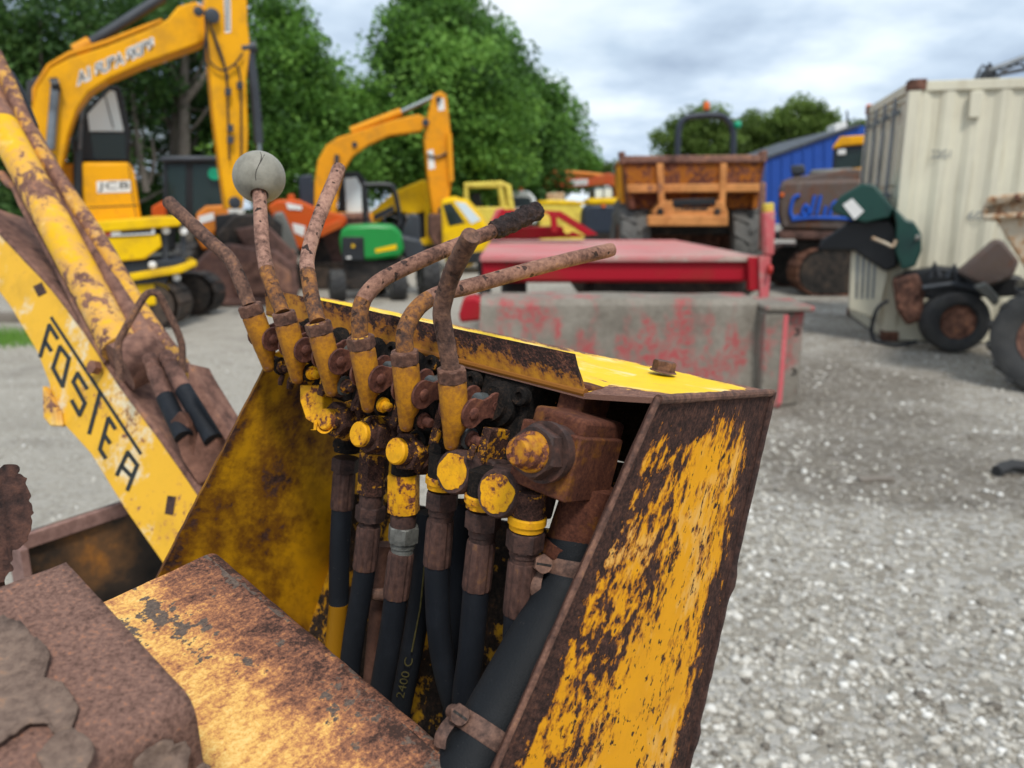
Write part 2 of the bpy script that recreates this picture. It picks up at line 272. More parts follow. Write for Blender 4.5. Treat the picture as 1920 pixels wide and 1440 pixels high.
M['dustytyre'] = simple('dusty_tyre', (0.12, 0.115, 0.105), 0.9, 0, 0.25, 4, 0.006, 60, dark=(0.055, 0.053, 0.05))
M['hubrust'] = rust_mat('hub_rust', RUST_PINK, 9, 0.003, 0.85)
M['rim'] = rust_mat('wheel_rim_rust', RUST, 12, 0.003, 0.8)
M['trailer'] = paint_rust('trailer_paint', (0.36, 0.010, 0.022), RUST_DARK, thr=0.62, s1=1.6, s2=9, fine=0.45, halo=0.05, halocol=(0.20, 0.03, 0.02), bump=0.004, dirt=0.25, chalk=0.0)
M['trailerpink'] = paint_rust('faded_trailer_paint', (0.56, 0.12, 0.13), [(0.3, (0.16, 0.10, 0.09)), (0.6, (0.36, 0.26, 0.23))], thr=0.60, s1=1.8, s2=12, fine=0.4, halo=0.1, halocol=(0.55, 0.25, 0.22), bump=0.003, dirt=0.2)
M['deck'] = paint_rust('trailer_deck', (0.58, 0.15, 0.16), [(0.3, (0.26, 0.17, 0.14)), (0.5, (0.42, 0.31, 0.26)), (0.75, (0.50, 0.40, 0.34))], thr=0.55, s1=0.9, s2=5, fine=0.35, stretch=(0.5, 2, 1), halo=0.12, halocol=(0.46, 0.26, 0.23), bump=0.003, dirt=0.2)
M['skip'] = paint_rust('skip_paint_shaded', (0.36, 0.125, 0.012), RUST_RED, thr=0.49, s1=2.2, s2=13, fine=0.45, halo=0.12, halocol=(0.30, 0.09, 0.015), bump=0.006, dirt=0.4)  # paint taken darker to stand for the shading inside the skip
M['skiprim'] = rust_mat('skip_rim_rust', RUST_PINK, 9, 0.006, 0.85)
M['dumper'] = paint_rust('dumper_paint', (0.62, 0.27, 0.09), RUST_PINK, thr=0.60, s1=2.0, s2=12, fine=0.4, halo=0.12, halocol=(0.42, 0.16, 0.05), dirt=0.35)
M['rustcream'] = paint_rust('rusty_cream_skip', (0.52, 0.44, 0.33), RUST_RED, thr=0.56, s1=3.2, s2=18, fine=0.5, halo=0.10, halocol=(0.42, 0.20, 0.07), bump=0.004, dirt=0.25)
M['brownmach'] = paint_rust('faded_brown_paint', (0.13, 0.10, 0.09), RUST, thr=0.60, s1=2, s2=10, halo=0.1, halocol=(0.16, 0.07, 0.04), dirt=0.3, chalk=0.25, chalkcol=(0.3, 0.28, 0.26))
M['graffiti'] = simple('blue_spray_paint', (0.008, 0.10, 0.55), 0.5, 0, 0.1, 4)
M['bluewall'] = simple('blue_cladding', (0.006, 0.055, 0.30), 0.5, 0, 0.08, 0.6)
def container_mat():
    k = NT('container_cream'); v = k.coord(); a = k.noise(v, 0.9, 6, 0.6); s = k.noise(k.coord(False, (6, 6, 0.5)), 1.6, 5, 0.6)
    r = k.noise(v, 7, 6, 0.7)
    c = k.mix(k.step(a, 0.4, 0.65), (0.66, 0.62, 0.475), (0.58, 0.54, 0.42))
    c = k.mix(k.math('MULTIPLY', k.step(s, 0.55, 0.72), 0.35), c, (0.34, 0.28, 0.17))
    c = k.mix(k.step(k.math('ADD', r, k.math('MULTIPLY', k.attr('wear'), 0.4)), 0.72, 0.75), c, (0.22, 0.10, 0.04))
    return k.fin(c, 0.55, 0, 0.4)
M['container'] = container_mat()
M['leversteel'] = simple('door_bar_steel', (0.20, 0.22, 0.24), 0.5, 0.4, 0.3, 4)
def concrete_mat():
    k = NT('barrier_concrete'); v = k.coord(); a = k.noise(v, 2.0, 7, 0.65); b = k.noise(v, 26, 5, 0.65); s = k.noise(k.coord(False, (1.6, 1.6, 0.8)), 2.1, 5, 0.62)
    c = k.ramp(k.fmix(0.3, a, b), [(0.3, (0.11, 0.094, 0.076)), (0.5, (0.22, 0.195, 0.16)), (0.7, (0.32, 0.29, 0.245))])
    st = k.math('MULTIPLY', k.step(s, 0.45, 0.60), 0.92)
    c = k.mix(k.math('MULTIPLY', st, k.step(b, 0.34, 0.6)), c, (0.38, 0.060, 0.065))
    k.bump(k.fmix(0.5, a, b), 0.012); return k.fin(c, 0.9, 0, 0.2)
M['concrete'] = concrete_mat()
GROUND_HOLLOWS = [(*G(1560, 860).xy, 1.3, 0.5, 0.22), (*G(1840, 920).xy, 0.9, 0.3, 0.2), (*G(1890, 1080).xy, 0.35, 0.2, 0.22), (*G(1790, 1290).xy, 0.16, 0.10, 0.18), (*G(1650, 720).xy, 2.2, 1.3, 0.14), (*G(1500, 1120).xy, 0.9, 0.6, -0.2), (*G(1700, 1350).xy, 0.6, 0.3, -0.14), (*G(110, 790).xy, 0.5, 0.3, 0.14)]
def ground_mat():
    k = NT('yard_ground'); v = k.coord(); pos = k.n('ShaderNodeSeparateXYZ'); k.l(v, pos.inputs[0])
    big = k.noise(v, 0.55, 6, 0.6); mid = k.noise(v, 3.0, 6, 0.65); fin = k.noise(v, 38, 5, 0.75); stone = k.n('ShaderNodeTexVoronoi'); k.l(v, stone.inputs['Vector']); stone.inputs['Scale'].default_value = 30
    sv = k.n('ShaderNodeSeparateColor'); k.l(stone.outputs['Color'], sv.inputs[0])
    base = k.ramp(k.fmix(0.5, mid, fin), [(0.32, (0.17, 0.148, 0.116)), (0.5, (0.33, 0.298, 0.246)), (0.66, (0.47, 0.435, 0.37))])
    st = k.step(sv.outputs[0], 0.45, 0.75)
    base = k.mix(k.math('MULTIPLY', st, 0.75), base, (0.52, 0.495, 0.45))
    # packed silt with damp hollows
    acc = k.math('MULTIPLY', k.fmix(0.25, big, mid), 1.0)
    for (gx, gy, rx, ry, am) in GROUND_HOLLOWS:
        ex_ = k.math('POWER', k.math('ABSOLUTE', k.math('DIVIDE', k.math('SUBTRACT', pos.outputs[0], gx), rx)), 2.0); ey_ = k.math('POWER', k.math('ABSOLUTE', k.math('DIVIDE', k.math('SUBTRACT', pos.outputs[1], gy), ry)), 2.0)
        acc = k.math('ADD', acc, k.math('MULTIPLY', k.math('EXPONENT', k.math('MULTIPLY', k.math('ADD', ex_, ey_), -1.0)), am))
    damp = k.step(k.math('ADD', acc, k.math('MULTIPLY', k.math('SUBTRACT', fin, 0.5), 0.25)), 0.49, 0.66)
    mud = k.ramp(k.fmix(0.4, mid, fin), [(0.3, (0.085, 0.070, 0.052)), (0.55, (0.165, 0.139, 0.106)), (0.75, (0.27, 0.236, 0.188))])
    mud = k.mix(k.math('MULTIPLY', k.step(sv.outputs[1], 0.62, 0.8), 0.55), mud, (0.36, 0.33, 0.29))
    col = k.mix(k.math('MULTIPLY', damp, 0.85), base, mud)
    # old concrete hardstanding beyond the machine, on the left
    px = k.step(k.math('ADD', pos.outputs[0], k.math('MULTIPLY', mid, 1.2)), 1.0, 0.0)
    py = k.step(k.math('ADD', pos.outputs[1], k.math('MULTIPLY', mid, 1.0)), 2.6, 3.6)
    slab = k.math('MULTIPLY', k.step(k.math('MULTIPLY', pos.outputs[0], -1), -1.0, 0.3), py)
    sc = k.ramp(k.math('ADD', k.math('MULTIPLY', k.fmix(0.55, k.fmix(0.4, big, mid), fin), 2.0), -0.5), [(0.3, (0.27, 0.24, 0.195)), (0.5, (0.41, 0.375, 0.315)), (0.7, (0.52, 0.48, 0.41))])
    sc = k.mix(k.math('MULTIPLY', k.step(k.noise(v, 1.3, 7, 0.65), 0.52, 0.68), 0.55), sc, (0.17, 0.15, 0.125)); col = k.mix(k.math('MULTIPLY', slab, 0.72), col, sc)
    k.bump(k.math('ADD', k.math('MULTIPLY', stone.outputs['Distance'], -1.0), fin), 0.02)
    return k.fin(col, k.fmix(damp, 0.92, 0.7), 0, 0.25)
M['ground'] = ground_mat()
def stone_mat():
    k = NT('gravel_stone'); a = k.attr('var'); v = k.coord(); b = k.noise(v, 120, 4, 0.6)
    c = k.ramp(a, [(0.0, (0.14, 0.122, 0.10)), (0.25, (0.30, 0.272, 0.225)), (0.6, (0.50, 0.47, 0.41)), (0.9, (0.65, 0.62, 0.56)), (1.0, (0.75, 0.73, 0.68))])
    c = k.mix(k.math('MULTIPLY', k.step(b, 0.45, 0.7), 0.35), c, (0.16, 0.14, 0.12))
    return k.fin(c, 0.9, 0, 0.25)
M['stone'] = stone_mat()
def leaf_mat(name, dark, mid, light):
    k = NT(name); a = k.attr('var'); c = k.ramp(a, [(0.0, dark), (0.5, mid), (1.0, light)])
    k.fin(c, 0.6, 0, 0.25)
    tr = k.n('ShaderNodeBsdfTranslucent'); k.l(c, tr.inputs[0]); ms = k.n('ShaderNodeMixShader'); ms.inputs[0].default_value = 0.4
    k.l(k.b.outputs[0], ms.inputs[1]); k.l(tr.outputs[0], ms.inputs[2]); k.l(ms.outputs[0], k.out.inputs[0]); return k.m
M['leaf'] = leaf_mat('leaf_green', (0.021, 0.054, 0.013), (0.120, 0.261, 0.045), (0.239, 0.434, 0.075))
M['leafdark'] = leaf_mat('leaf_dark_green', (0.013, 0.033, 0.010), (0.060, 0.135, 0.031), (0.125, 0.224, 0.052))
M['leafolive'] = leaf_mat('leaf_olive', (0.032, 0.057, 0.013), (0.130, 0.208, 0.039), (0.221, 0.312, 0.072))
M['bark'] = simple('bark', (0.16, 0.135, 0.11), 0.9, 0, 0.25, 2, 0.02, 12)
M['grass'] = simple('grass_blades', (0.07, 0.16, 0.025), 0.7, 0, 0.2, 8)
M['timber'] = simple('old_timber', (0.20, 0.17, 0.14), 0.85, 0, 0.25, 5)
# ------------------------------------------------------------------ mesh helpers
V = Vector
class MB:
    """collects shapes in world coordinates"""
    def __init__(s): s.v = []; s.f = []
    def add(s, vs, fs):
        o = len(s.v); s.v += [V(x) for x in vs]; s.f += [tuple(i + o for i in f) for f in fs]; return s
    def frames(s, pts):
        pts = [V(p) for p in pts]; n = len(pts); T = []
        for i in range(n):
            t = pts[min(i + 1, n - 1)] - pts[max(i - 1, 0)]; T.append(t.normalized())
        a = V((0, 0, 1)) if abs(T[0].z) < 0.9 else V((1, 0, 0))
        x = T[0].cross(a).normalized(); out = []
        for i in range(n):
            x = (x - T[i] * x.dot(T[i])).normalized(); out.append((pts[i], T[i], x, T[i].cross(x)))
        return out
    def tube(s, pts, r, seg=12, cap=True, rough=0.0, fr=60, flat=None):
        F = s.frames(pts); n = len(F); rr = r if isinstance(r, (list, tuple)) else [r] * n
        vs = []
        for (p, t, x, y), q in zip(F, rr):
            for k in range(seg):
                a = 2 * math.pi * k / seg; d = x * math.cos(a) + y * math.sin(a) * (flat or 1.0)
                g = q
                if rough: g = q * (1 + rough * (mnoise.noise(p * fr + d * 2.1) + 0.5 * mnoise.noise(p * fr * 3 + d * 5)))
                vs.append(p + d * g)
        fs = [(i * seg + k, i * seg + (k + 1) % seg, (i + 1) * seg + (k + 1) % seg, (i + 1) * seg + k) for i in range(n - 1) for k in range(seg)]
        if cap: fs += [tuple(range(seg - 1, -1, -1)), tuple((n - 1) * seg + k for k in range(seg))]
        return s.add(vs, fs)
    def cyl(s, a, b, r, r2=None, seg=16): return s.tube([a, b], [r, r if r2 is None else r2], seg)
    def lathe(s, p0, axis, prof, seg=20, rot=0.0, xref=None, cap=True):
        t = V(axis).normalized(); a = V(xref) if xref is not None else (V((0, 0, 1)) if abs(t.z) < 0.9 else V((1, 0, 0)))
        x = (a - t * a.dot(t)).normalized(); y = t.cross(x); vs = []; p0 = V(p0)
        for (h, r) in prof:
            for k in range(seg):
                an = 2 * math.pi * k / seg + rot; vs.append(p0 + t * h + (x * math.cos(an) + y * math.sin(an)) * r)
        n = len(prof)
        fs = [(i * seg + k, i * seg + (k + 1) % seg, (i + 1) * seg + (k + 1) % seg, (i + 1) * seg + k) for i in range(n - 1) for k in range(seg)]
        if cap and prof[0][1] > 1e-6: fs.append(tuple(range(seg - 1, -1, -1)))
        if cap and prof[-1][1] > 1e-6: fs.append(tuple((n - 1) * seg + k for k in range(seg)))
        return s.add(vs, fs)
    def hexnut(s, p0, axis, R, h, rot=0.0, cham=0.12):
        """hexagonal nut from p0 along axis, chamfered at both ends"""
        t = V(axis).normalized(); a = V((0, 0, 1)) if abs(t.z) < 0.9 else V((1, 0, 0)); x = t.cross(a).normalized(); y = t.cross(x); vs = []; p0 = V(p0)
        N = 24
        for (hh, ch) in ((0, 1), (cham * R * 0.8, 0), (h - cham * R * 0.8, 0), (h, 1)):
            for k in range(N):
                an = 2 * math.pi * k / N + rot; loc = (an - rot) % (math.pi / 3) - math.pi / 6
                rr = R * math.cos(math.pi / 6) / math.cos(loc)
                if ch: rr = min(rr, R * 0.885)
                vs.append(p0 + t * hh + (x * math.cos(an) + y * math.sin(an)) * rr)
        fs = [(i * N + k, i * N + (k + 1) % N, (i + 1) * N + (k + 1) % N, (i + 1) * N + k) for i in range(3) for k in range(N)]
        fs += [tuple(range(N - 1, -1, -1)), tuple(3 * N + k for k in range(N))]
        return s.add(vs, fs)
    def prism(s, pts, ext):
        pts = [V(p) for p in pts]; e = V(ext); n = len(pts)
        nrm = V((0, 0, 0))
        for i in range(n): nrm += (pts[i] - pts[0]).cross(pts[(i + 1) % n] - pts[0])
        if nrm.dot(e) > 0: pts = pts[::-1]
        fs = [tuple(range(n)), tuple(range(2 * n - 1, n - 1, -1))] + [((i + 1) % n, i, i + n, (i + 1) % n + n) for i in range(n)]
        return s.add(pts + [p + e for p in pts], fs)
    def box(s, c, ax, ay, az):
        """box about centre c with three half-axis vectors"""
        c = V(c); ax = V(ax); ay = V(ay); az = V(az)
        return s.prism([c - ax - ay - az, c + ax - ay - az, c + ax + ay - az, c - ax + ay - az], az * 2)
    def bx(s, x0, x1, y0, y1, z0, z1): return s.prism([(x0, y0, z0), (x1, y0, z0), (x1, y1, z0), (x0, y1, z0)], (0, 0, z1 - z0))
    def sphere(s, c, r, seg=24, ring=16, sc=(1, 1, 1)):
        c = V(c); vs = [c + V((0, 0, r * sc[2]))]
        for i in range(1, ring):
            th = math.pi * i / ring
            for k in range(seg):
                a = 2 * math.pi * k / seg; vs.append(c + V((r * sc[0] * math.sin(th) * math.cos(a), r * sc[1] * math.sin(th) * math.sin(a), r * sc[2] * math.cos(th))))
        vs.append(c - V((0, 0, r * sc[2]))); fs = [(0, 1 + k, 1 + (k + 1) % seg) for k in range(seg)]
        for i in range(ring - 2):
            for k in range(seg): fs.append((1 + i * seg + k, 1 + (i + 1) * seg + k, 1 + (i + 1) * seg + (k + 1) % seg, 1 + i * seg + (k + 1) % seg))
        e = len(vs) - 1; fs += [(e, 1 + (ring - 2) * seg + (k + 1) % seg, 1 + (ring - 2) * seg + k) for k in range(seg)]
        return s.add(vs, fs)
    def build(s, name, mat, parent=None, bevel=0.0, ang=35, sub=0, attrs=None, flat=False):
        return mk(name, s.v, s.f, mat, parent, bevel, ang, sub, attrs, flat)

def wloc(o): 
    p = V((0, 0, 0))
    while o is not None: p += o.location; o = o.parent
    return p
def mk(name, vs, fs, mat, parent=None, bevel=0.0, ang=35, sub=0, attrs=None, flat=False):
    off = wloc(parent) if parent is not None else V((0, 0, 0))
    base = V((0, 0, 0))
    if parent is None and name != 'ground':     # a thing of one mesh: origin at the middle of its base
        xs = [p[0] for p in vs]; ys = [p[1] for p in vs]; zs = [p[2] for p in vs]
        base = V(((min(xs) + max(xs)) / 2, (min(ys) + max(ys)) / 2, min(zs))); off = base
    me = bpy.data.meshes.new(name); me.from_pydata([tuple(V(p) - off) for p in vs], [], fs); me.update()
    if attrs:
        for nm, (typ, vals) in attrs.items():
            a = me.attributes.new(nm, typ, 'POINT')
            if typ == 'FLOAT': a.data.foreach_set('value', np.asarray(vals, dtype=np.float32))
            else: a.data.foreach_set('vector', np.asarray(vals, dtype=np.float32).ravel())
    if not flat:
        me.shade_smooth(); me.set_sharp_from_angle(angle=rad(ang))
    me.materials.append(mat)
    o = bpy.data.objects.new(name, me); COL.objects.link(o)
    if parent is not None: o.parent = parent
    else: o.location = base
    if bevel:
        b = o.modifiers.new('bevel', 'BEVEL'); b.width = bevel; b.segments = 2; b.limit_method = 'ANGLE'; b.angle_limit = rad(40); b.harden_normals = False
    if sub:
        m = o.modifiers.new('sub', 'SUBSURF'); m.levels = m.render_levels = sub
    return o
def tag(o, label=None, cat=None, group=None, kind=None):
    if label: o['label'] = label
    if cat: o['category'] = cat
    if group: o['group'] = group
    if kind: o['kind'] = kind
    return o
def thing(name, label, cat, loc, group=None):
    o = bpy.data.objects.new(name, None); COL.objects.link(o); o.location = V(loc); o.empty_display_size = 0.05
    return tag(o, label, cat, group)
def spline(pts, n=8):
    """Catmull-Rom through the points"""
    pts = [V(p) for p in pts]; out = []
    q = [pts[0] * 2 - pts[1]] + pts + [pts[-1] * 2 - pts[-2]]
    for i in range(1, len(q) - 2):
        for k in range(n):
            t = k / n; a, b, c, d = q[i - 1], q[i], q[i + 1], q[i + 2]
            out.append(0.5 * ((2 * b) + (c - a) * t + (2 * a - 5 * b + 4 * c - d) * t * t + (3 * b - a - 3 * c + d) * t ** 3))
    out.append(pts[-1]); return out
def lerp(a, b, t): return a + (b - a) * t
def sheet(name, q, nrm, th, mat, parent, nu=24, nv=24, wear=None, wob=0.0, jag=0.0):
    """sheet metal: bilinear patch q=[p00,p10,p11,p01] with thickness along nrm; carries sheet coordinates and a wear value"""
    q = [V(p) for p in q]; nrm = V(nrm).normalized(); vs = []; tcs = []; ws = []
    W = ((q[1] - q[0]).length + (q[2] - q[3]).length) / 2; H = ((q[3] - q[0]).length + (q[2] - q[1]).length) / 2
    for side in (0, 1):
        for j in range(nv + 1):
            for i in range(nu + 1):
                u, v_ = i / nu, j / nv
                p = lerp(lerp(q[0], q[1], u), lerp(q[3], q[2], u), v_)
                if jag:
                    c = (q[0] + q[1] + q[2] + q[3]) / 4; e = min(u, 1 - u, v_, 1 - v_)
                    if e < 1e-6: p = p + (p - c).normalized() * jag * mnoise.noise(p * 90)
                p = p + nrm * (wob * mnoise.noise(p * 9) - side * th)
                vs.append(p); tcs.append((u * W, v_ * H, side * 0.37)); ws.append(wear(u, v_) if wear else 0.0)
    n1 = (nu + 1) * (nv + 1); fs = []
    idx = lambda s_, i, j: s_ * n1 + j * (nu + 1) + i
    flip = (q[1] - q[0]).cross(q[3] - q[0]).dot(nrm) < 0
    for j in range(nv):
        for i in range(nu):
            a = (idx(0, i, j), idx(0, i + 1, j), idx(0, i + 1, j + 1), idx(0, i, j + 1)); b = (idx(1, i, j), idx(1, i, j + 1), idx(1, i + 1, j + 1), idx(1, i + 1, j))
            fs += [a[::-1], b[::-1]] if flip else [a, b]
    rim = [(i, 0) for i in range(nu)] + [(nu, j) for j in range(nv)] + [(i, nv) for i in range(nu, 0, -1)] + [(0, j) for j in range(nv, 0, -1)]
    for k in range(len(rim)):
        a, b = rim[k], rim[(k + 1) % len(rim)]; f = (idx(0, *b), idx(0, *a), idx(1, *a), idx(1, *b)); fs.append(f[::-1] if flip else f)
    return mk(name, vs, fs, mat, parent, bevel=0, ang=40, attrs={'tc': ('FLOAT_VECTOR', tcs), 'wear': ('FLOAT', ws)})
def text_geo(txt, bold=0.0, res=3):
    cu = bpy.data.curves.new('t', 'FONT'); cu.body = txt; cu.size = 1.0; cu.offset = bold; cu.resolution_u = res; cu.fill_mode = 'BOTH'
    o = bpy.data.objects.new('t', cu); COL.objects.link(o); dg = bpy.context.evaluated_depsgraph_get()
    me = bpy.data.meshes.new_from_object(o.evaluated_get(dg)); vs = [v.co.copy() for v in me.vertices]; fs = [tuple(p.vertices) for p in me.polygons]
    bpy.data.objects.remove(o); bpy.data.meshes.remove(me); bpy.data.curves.remove(cu)
    return vs, fs
def lettering(name, txt, o, ux, uy, mat, parent, bold=0.0, fit=True, bb=None):
    """flat print: text box spanned by vectors ux (width) and uy (cap height) from corner o"""
    vs, fs = text_geo(txt, bold)
    ref = bb or text_geo(txt)[0]
    x0 = min(v.x for v in ref); x1 = max(v.x for v in ref); y0 = min(v.y for v in ref); y1 = max(v.y for v in ref)
    out = [V(o) + V(ux) * ((v.x - x0) / (x1 - x0)) + V(uy) * ((v.y - y0) / (y1 - y0)) for v in vs]
    return mk(name, out, fs, mat, parent, flat=True)
def px_prism(name, pts, Y, T, mat, parent, bevel=0.0, rot=0.0):
    return MB().prism([AY(x, y, Y) for x, y in pts], depth_vec(T)).build(name, mat, parent, bevel)
def px_tube(name, pts, r, mat, parent, seg=10, smooth=0):
    p = [AY(*q) for q in pts]
    return MB().tube(spline(p, smooth) if smooth else p, r, seg).build(name, mat, parent)
# ------------------------------------------------------------------ the ground
def plane_sheet(name, x0, x1, y0, y1, z, mat, n=60):
    vs = []; fs = []
    for j in range(n + 1):
        for i in range(n + 1):
            x = x0 + (x1 - x0) * i / n; y = y0 + (y1 - y0) * j / n
            vs.append((x, y, z))
    for j in range(n):
        for i in range(n): fs.append((j * (n + 1) + i, j * (n + 1) + i + 1, (j + 1) * (n + 1) + i + 1, (j + 1) * (n + 1) + i))
    return mk(name, vs, fs, mat)
g = plane_sheet('ground', -600, 600, -20, 1200, 0.0, M['ground'], 4); g['kind'] = 'structure'

# ------------------------------------------------------------------ frame of the control box, read off the lever row
NUT = [(471, 581), (534, 596), (598, 615), (677, 642), (759, 670), (847, 703)]
L1N = P(471, 581, 0.635); L6N = P(847, 703, 0.500)
R = (L6N - L1N).normalized()                       # along the row of levers, towards the camera's right
BV = V((-R.y, R.x, 0)).normalized()
if BV.y < 0: BV = -BV                              # level, away from the operator
ZV = R.cross(BV).normalized()
if ZV.z < 0: ZV = -ZV
BV = ZV.cross(R).normalized()
if BV.y < 0: BV = -BV
def dep(p): return (V(p) - CAM).dot(FW)
PHI = rad(15); UV_ = ZV * math.cos(PHI) + BV * math.sin(PHI); BT = BV * math.cos(PHI) - ZV * math.sin(PHI)   # the valve bank leans back

# ------------------------------------------------------------------ control box: folded sheet metal
A = P(1235, 745, 0.455)
box = thing('control_box', 'flaking yellow sheet metal box with upturned rusty lip, around the lever valves', 'control box', A - V((0, 0, 0.45)))
rp = lambda x, y: ONP(x, y, A, R)
# right side panel, seen from outside
qA, qB, qC, qD = rp(1235, 746), rp(1448, 734), rp(1205, 1800), rp(770, 1800)
def wear_right(u, v):
    w_ = 0.0
    w_ += 0.46 * max(0, 1 - u / 0.10) ** 0.8 + 0.42 * max(0, (u - 0.82) / 0.18) ** 0.8 + 0.10 * math.exp(-((u - 0.16) / 0.07) ** 2)
    w_ += 0.42 * max(0, 1 - v / 0.10)
    w_ += 0.16 * math.exp(-((u - 0.33) / 0.10) ** 2) * (1 - v) - 0.11 * math.exp(-((u - 0.55) / 0.20) ** 2) - 0.10 * (v > 0.45) * min(1, (v - 0.45) * 4)
    return w_
sheet('side_panel', [qA, qB, qC, qD], R, 0.003, M['panel'], box, 48, 96, wear_right, wob=0.0008, jag=0.0010)
# weld seam of the back corner
seam = [lerp(qB, qC, t) + R * 0.0006 for t in np.linspace(0, 1, 60)]
MB().tube(seam, [0.0030 + 0.0007 * mnoise.noise(p * 160) + (0.0022 if i in (17, 18) else 0) + (0.0016 if i in (33, 34) else 0) for i, p in enumerate(seam)], 8).build('weld_seam', M['fitting'], box)
seam = [lerp(qA, qD, t) for t in np.linspace(0, 1, 50)]
MB().tube(seam, [0.0019 + 0.0004 * mnoise.noise(p * 140) for p in seam], 8).build('folded_edge', M['nut'], box)
# top plate: through A, B and the row direction
tn = (qB - qA).cross(R).normalized()
if tn.z < 0: tn = -tn
tp = lambda x, y: ONP(x, y, A, tn)
f_r = P(1097, 738, .494); f_l = P(503, 586, .705)
bdir = (qB - qA)
b_l = P(606, 557, .83); b_m = lerp(b_l, qB, 0.80)
def wear_top(u, v):       # u along the row left->right, v front->back
    return 0.45 * max(0, 1 - v / 0.10) * u + 0.20 * max(0, (v - 0.90) / 0.10)
def wear_top2(u, v):
    return 0.75 * max(0, 1 - v / 0.30) + 0.5 * max(0, (u - 0.80) / 0.20) + 0.20 * max(0, (v - 0.90) / 0.10)
sheet('top_plate', [f_l, f_r, b_m, b_l], tn, 0.0035, M['topplate'], box, 80, 30, wear_top, wob=0.0004)
sheet('top_plate', [f_r, qA, qB, b_m], tn, 0.0035, M['topplate'], box, 30, 30, wear_top2, wob=0.0004)
edge = [lerp(qA, qB, t) - tn * 0.001 for t in np.linspace(0, 1, 30)]
MB().tube(edge, [0.0030 + 0.0006 * mnoise.noise(p * 130) for p in edge], 10).build('rolled_corner', M['nut'], box)
# front flange, folded up from the front edge of the plate
lip_dir = (ZV * 0.97 + BV * 0.22).normalized()
nf = (f_r - f_l).cross(lip_dir).normalized()
if nf.dot(CAM - f_r) < 0: nf = -nf
f_r0 = f_r + R * 0.0005
def on_f(x, y): return ONP(x, y, f_r0, nf)
lipq = [on_f(500, 586), on_f(1095, 737), on_f(1074, 663), on_f(497, 541)]
def wear_lip(u, v): return 0.30 * v * (0.35 + 0.9 * u) - 0.16 * (1 - v) + 0.10 * math.exp(-((u - 0.03) / 0.05) ** 2) - 0.12 * math.exp(-((u - 0.12) / 0.09) ** 2)
sheet('front_lip', lipq, nf, 0.003, M['flange'], box, 90, 14, wear_lip, wob=0.0008, jag=0.0008)
bend = [lerp(lipq[0], lipq[1], t) - nf * 0.002 for t in np.linspace(0, 1, 40)]
MB().tube(bend, 0.0030, 10).build('fold', M['flange'], box)
# left side panel: we look at its inside
LP0 = P(497, 690, 0.690)
lp = lambda x, y: ONP(x, y, LP0, R)
def wear_left(u, v): return 0.22 * max(0, 1 - u / 0.05) + 0.30 * math.exp(-((u - 0.25) / 0.08) ** 2 - ((v - 0.22) / 0.14) ** 2) + 0.16 * math.exp(-((u - 0.14) / 0.12) ** 2 - ((v - 0.5) / 0.2) ** 2) - 0.05
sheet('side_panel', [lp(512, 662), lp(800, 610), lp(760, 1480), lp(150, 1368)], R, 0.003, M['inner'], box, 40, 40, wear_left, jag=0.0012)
# back plate with an open slot behind the valve bank
bk0 = lp(770, 1000); bkn = (BV * 0.93 + ZV * 0.36).normalized()
def bk(p, up): return p
BL_t = LP0 + BV * 0.155 - ZV * 0.03; BR_t = A + BV * 0.150 - ZV * 0.02 - R * 0.009
def down(p, s_): return p - ZV * s_ * math.cos(rad(22)) - BV * s_ * math.sin(rad(22))
sheet('back_plate', [down(BL_t, 0.135), down(BR_t, 0.135), down(BR_t, 0.62), down(BL_t, 0.62)], -BV, 0.003, M['backplate'], box, 30, 30, lambda u, v: 0.10 - 0.1 * v)
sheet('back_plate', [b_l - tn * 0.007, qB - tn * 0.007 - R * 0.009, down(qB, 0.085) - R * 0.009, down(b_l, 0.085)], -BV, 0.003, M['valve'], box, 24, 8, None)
bm_ = lerp(BL_t, BR_t, 0.72); sheet('back_plate', [down(bm_, 0.07) - BV * .004, down(BR_t, 0.07) - BV * .004, down(BR_t, 0.16) - BV * .004, down(bm_, 0.16) - BV * .004], -BV, 0.003, M['valve'], box, 10, 10)  # black filler sheet added so the gap beside the port reads dark
pp = lerp(A, LP0, 0.5) + BV * 0.08; zb_ = min(qC.z, qD.z)
MB().bx(pp.x - .06, pp.x + .06, pp.y - .06, pp.y + .06, 0, zb_ + .05).build('pedestal', M['backplate'], box, bevel=.004)
# bolt on the plate
bp = lerp(lerp(f_r, qA, 0.60), lerp(b_m, qB, 0.60), 0.30)
pnn = (qA - f_r).cross(b_m - f_r).normalized(); bp = ONP(1243, 697, f_r, pnn)
MB().hexnut(bp - tn * 0.0005, tn, 0.0092, 0.0092, 0.35).build('bolt', M['nut'], box, ang=28)
MB().lathe(bp, tn, [(0, 0.0108), (0.0010, 0.0104)], 20).build('washer', M['nut'], box)

# ------------------------------------------------------------------ levers
RODS = [
 [(466,567,.632),(452,530,.636),(430,485,.642),(397,455,.648),(362,422,.655),(330,392,.661),(315,377,.664)],
 [(527,580,.605),(510,535,.612),(500,505,.618),(492,460,.628),(489,410,.640),(486,352,.655),(486,336,.659)],
 [(595,597,.579),(585,560,.588),(577,510,.602),(576,485,.610),(587,440,.625),(607,385,.645),(625,342,.662),(636,314,.674)],
 [(674,631,.551),(674,596,.550),(681,563,.552),(702,536,.556),(729,517,.563),(792,487,.580),(857,460,.600),(924,433,.620),(1000,398,.645)],
 [(759,655,.524),(759,626,.524),(770,596,.527),(792,569,.533),(827,550,.543),(884,536,.558),(992,506,.590),(1074,485,.615),(1147,468,.640)],
 [(845,688,.497),(835,631,.492),(828,590,.487),(834,555,.481),(846,517,.472),(865,477,.458),(884,441,.443)],
]
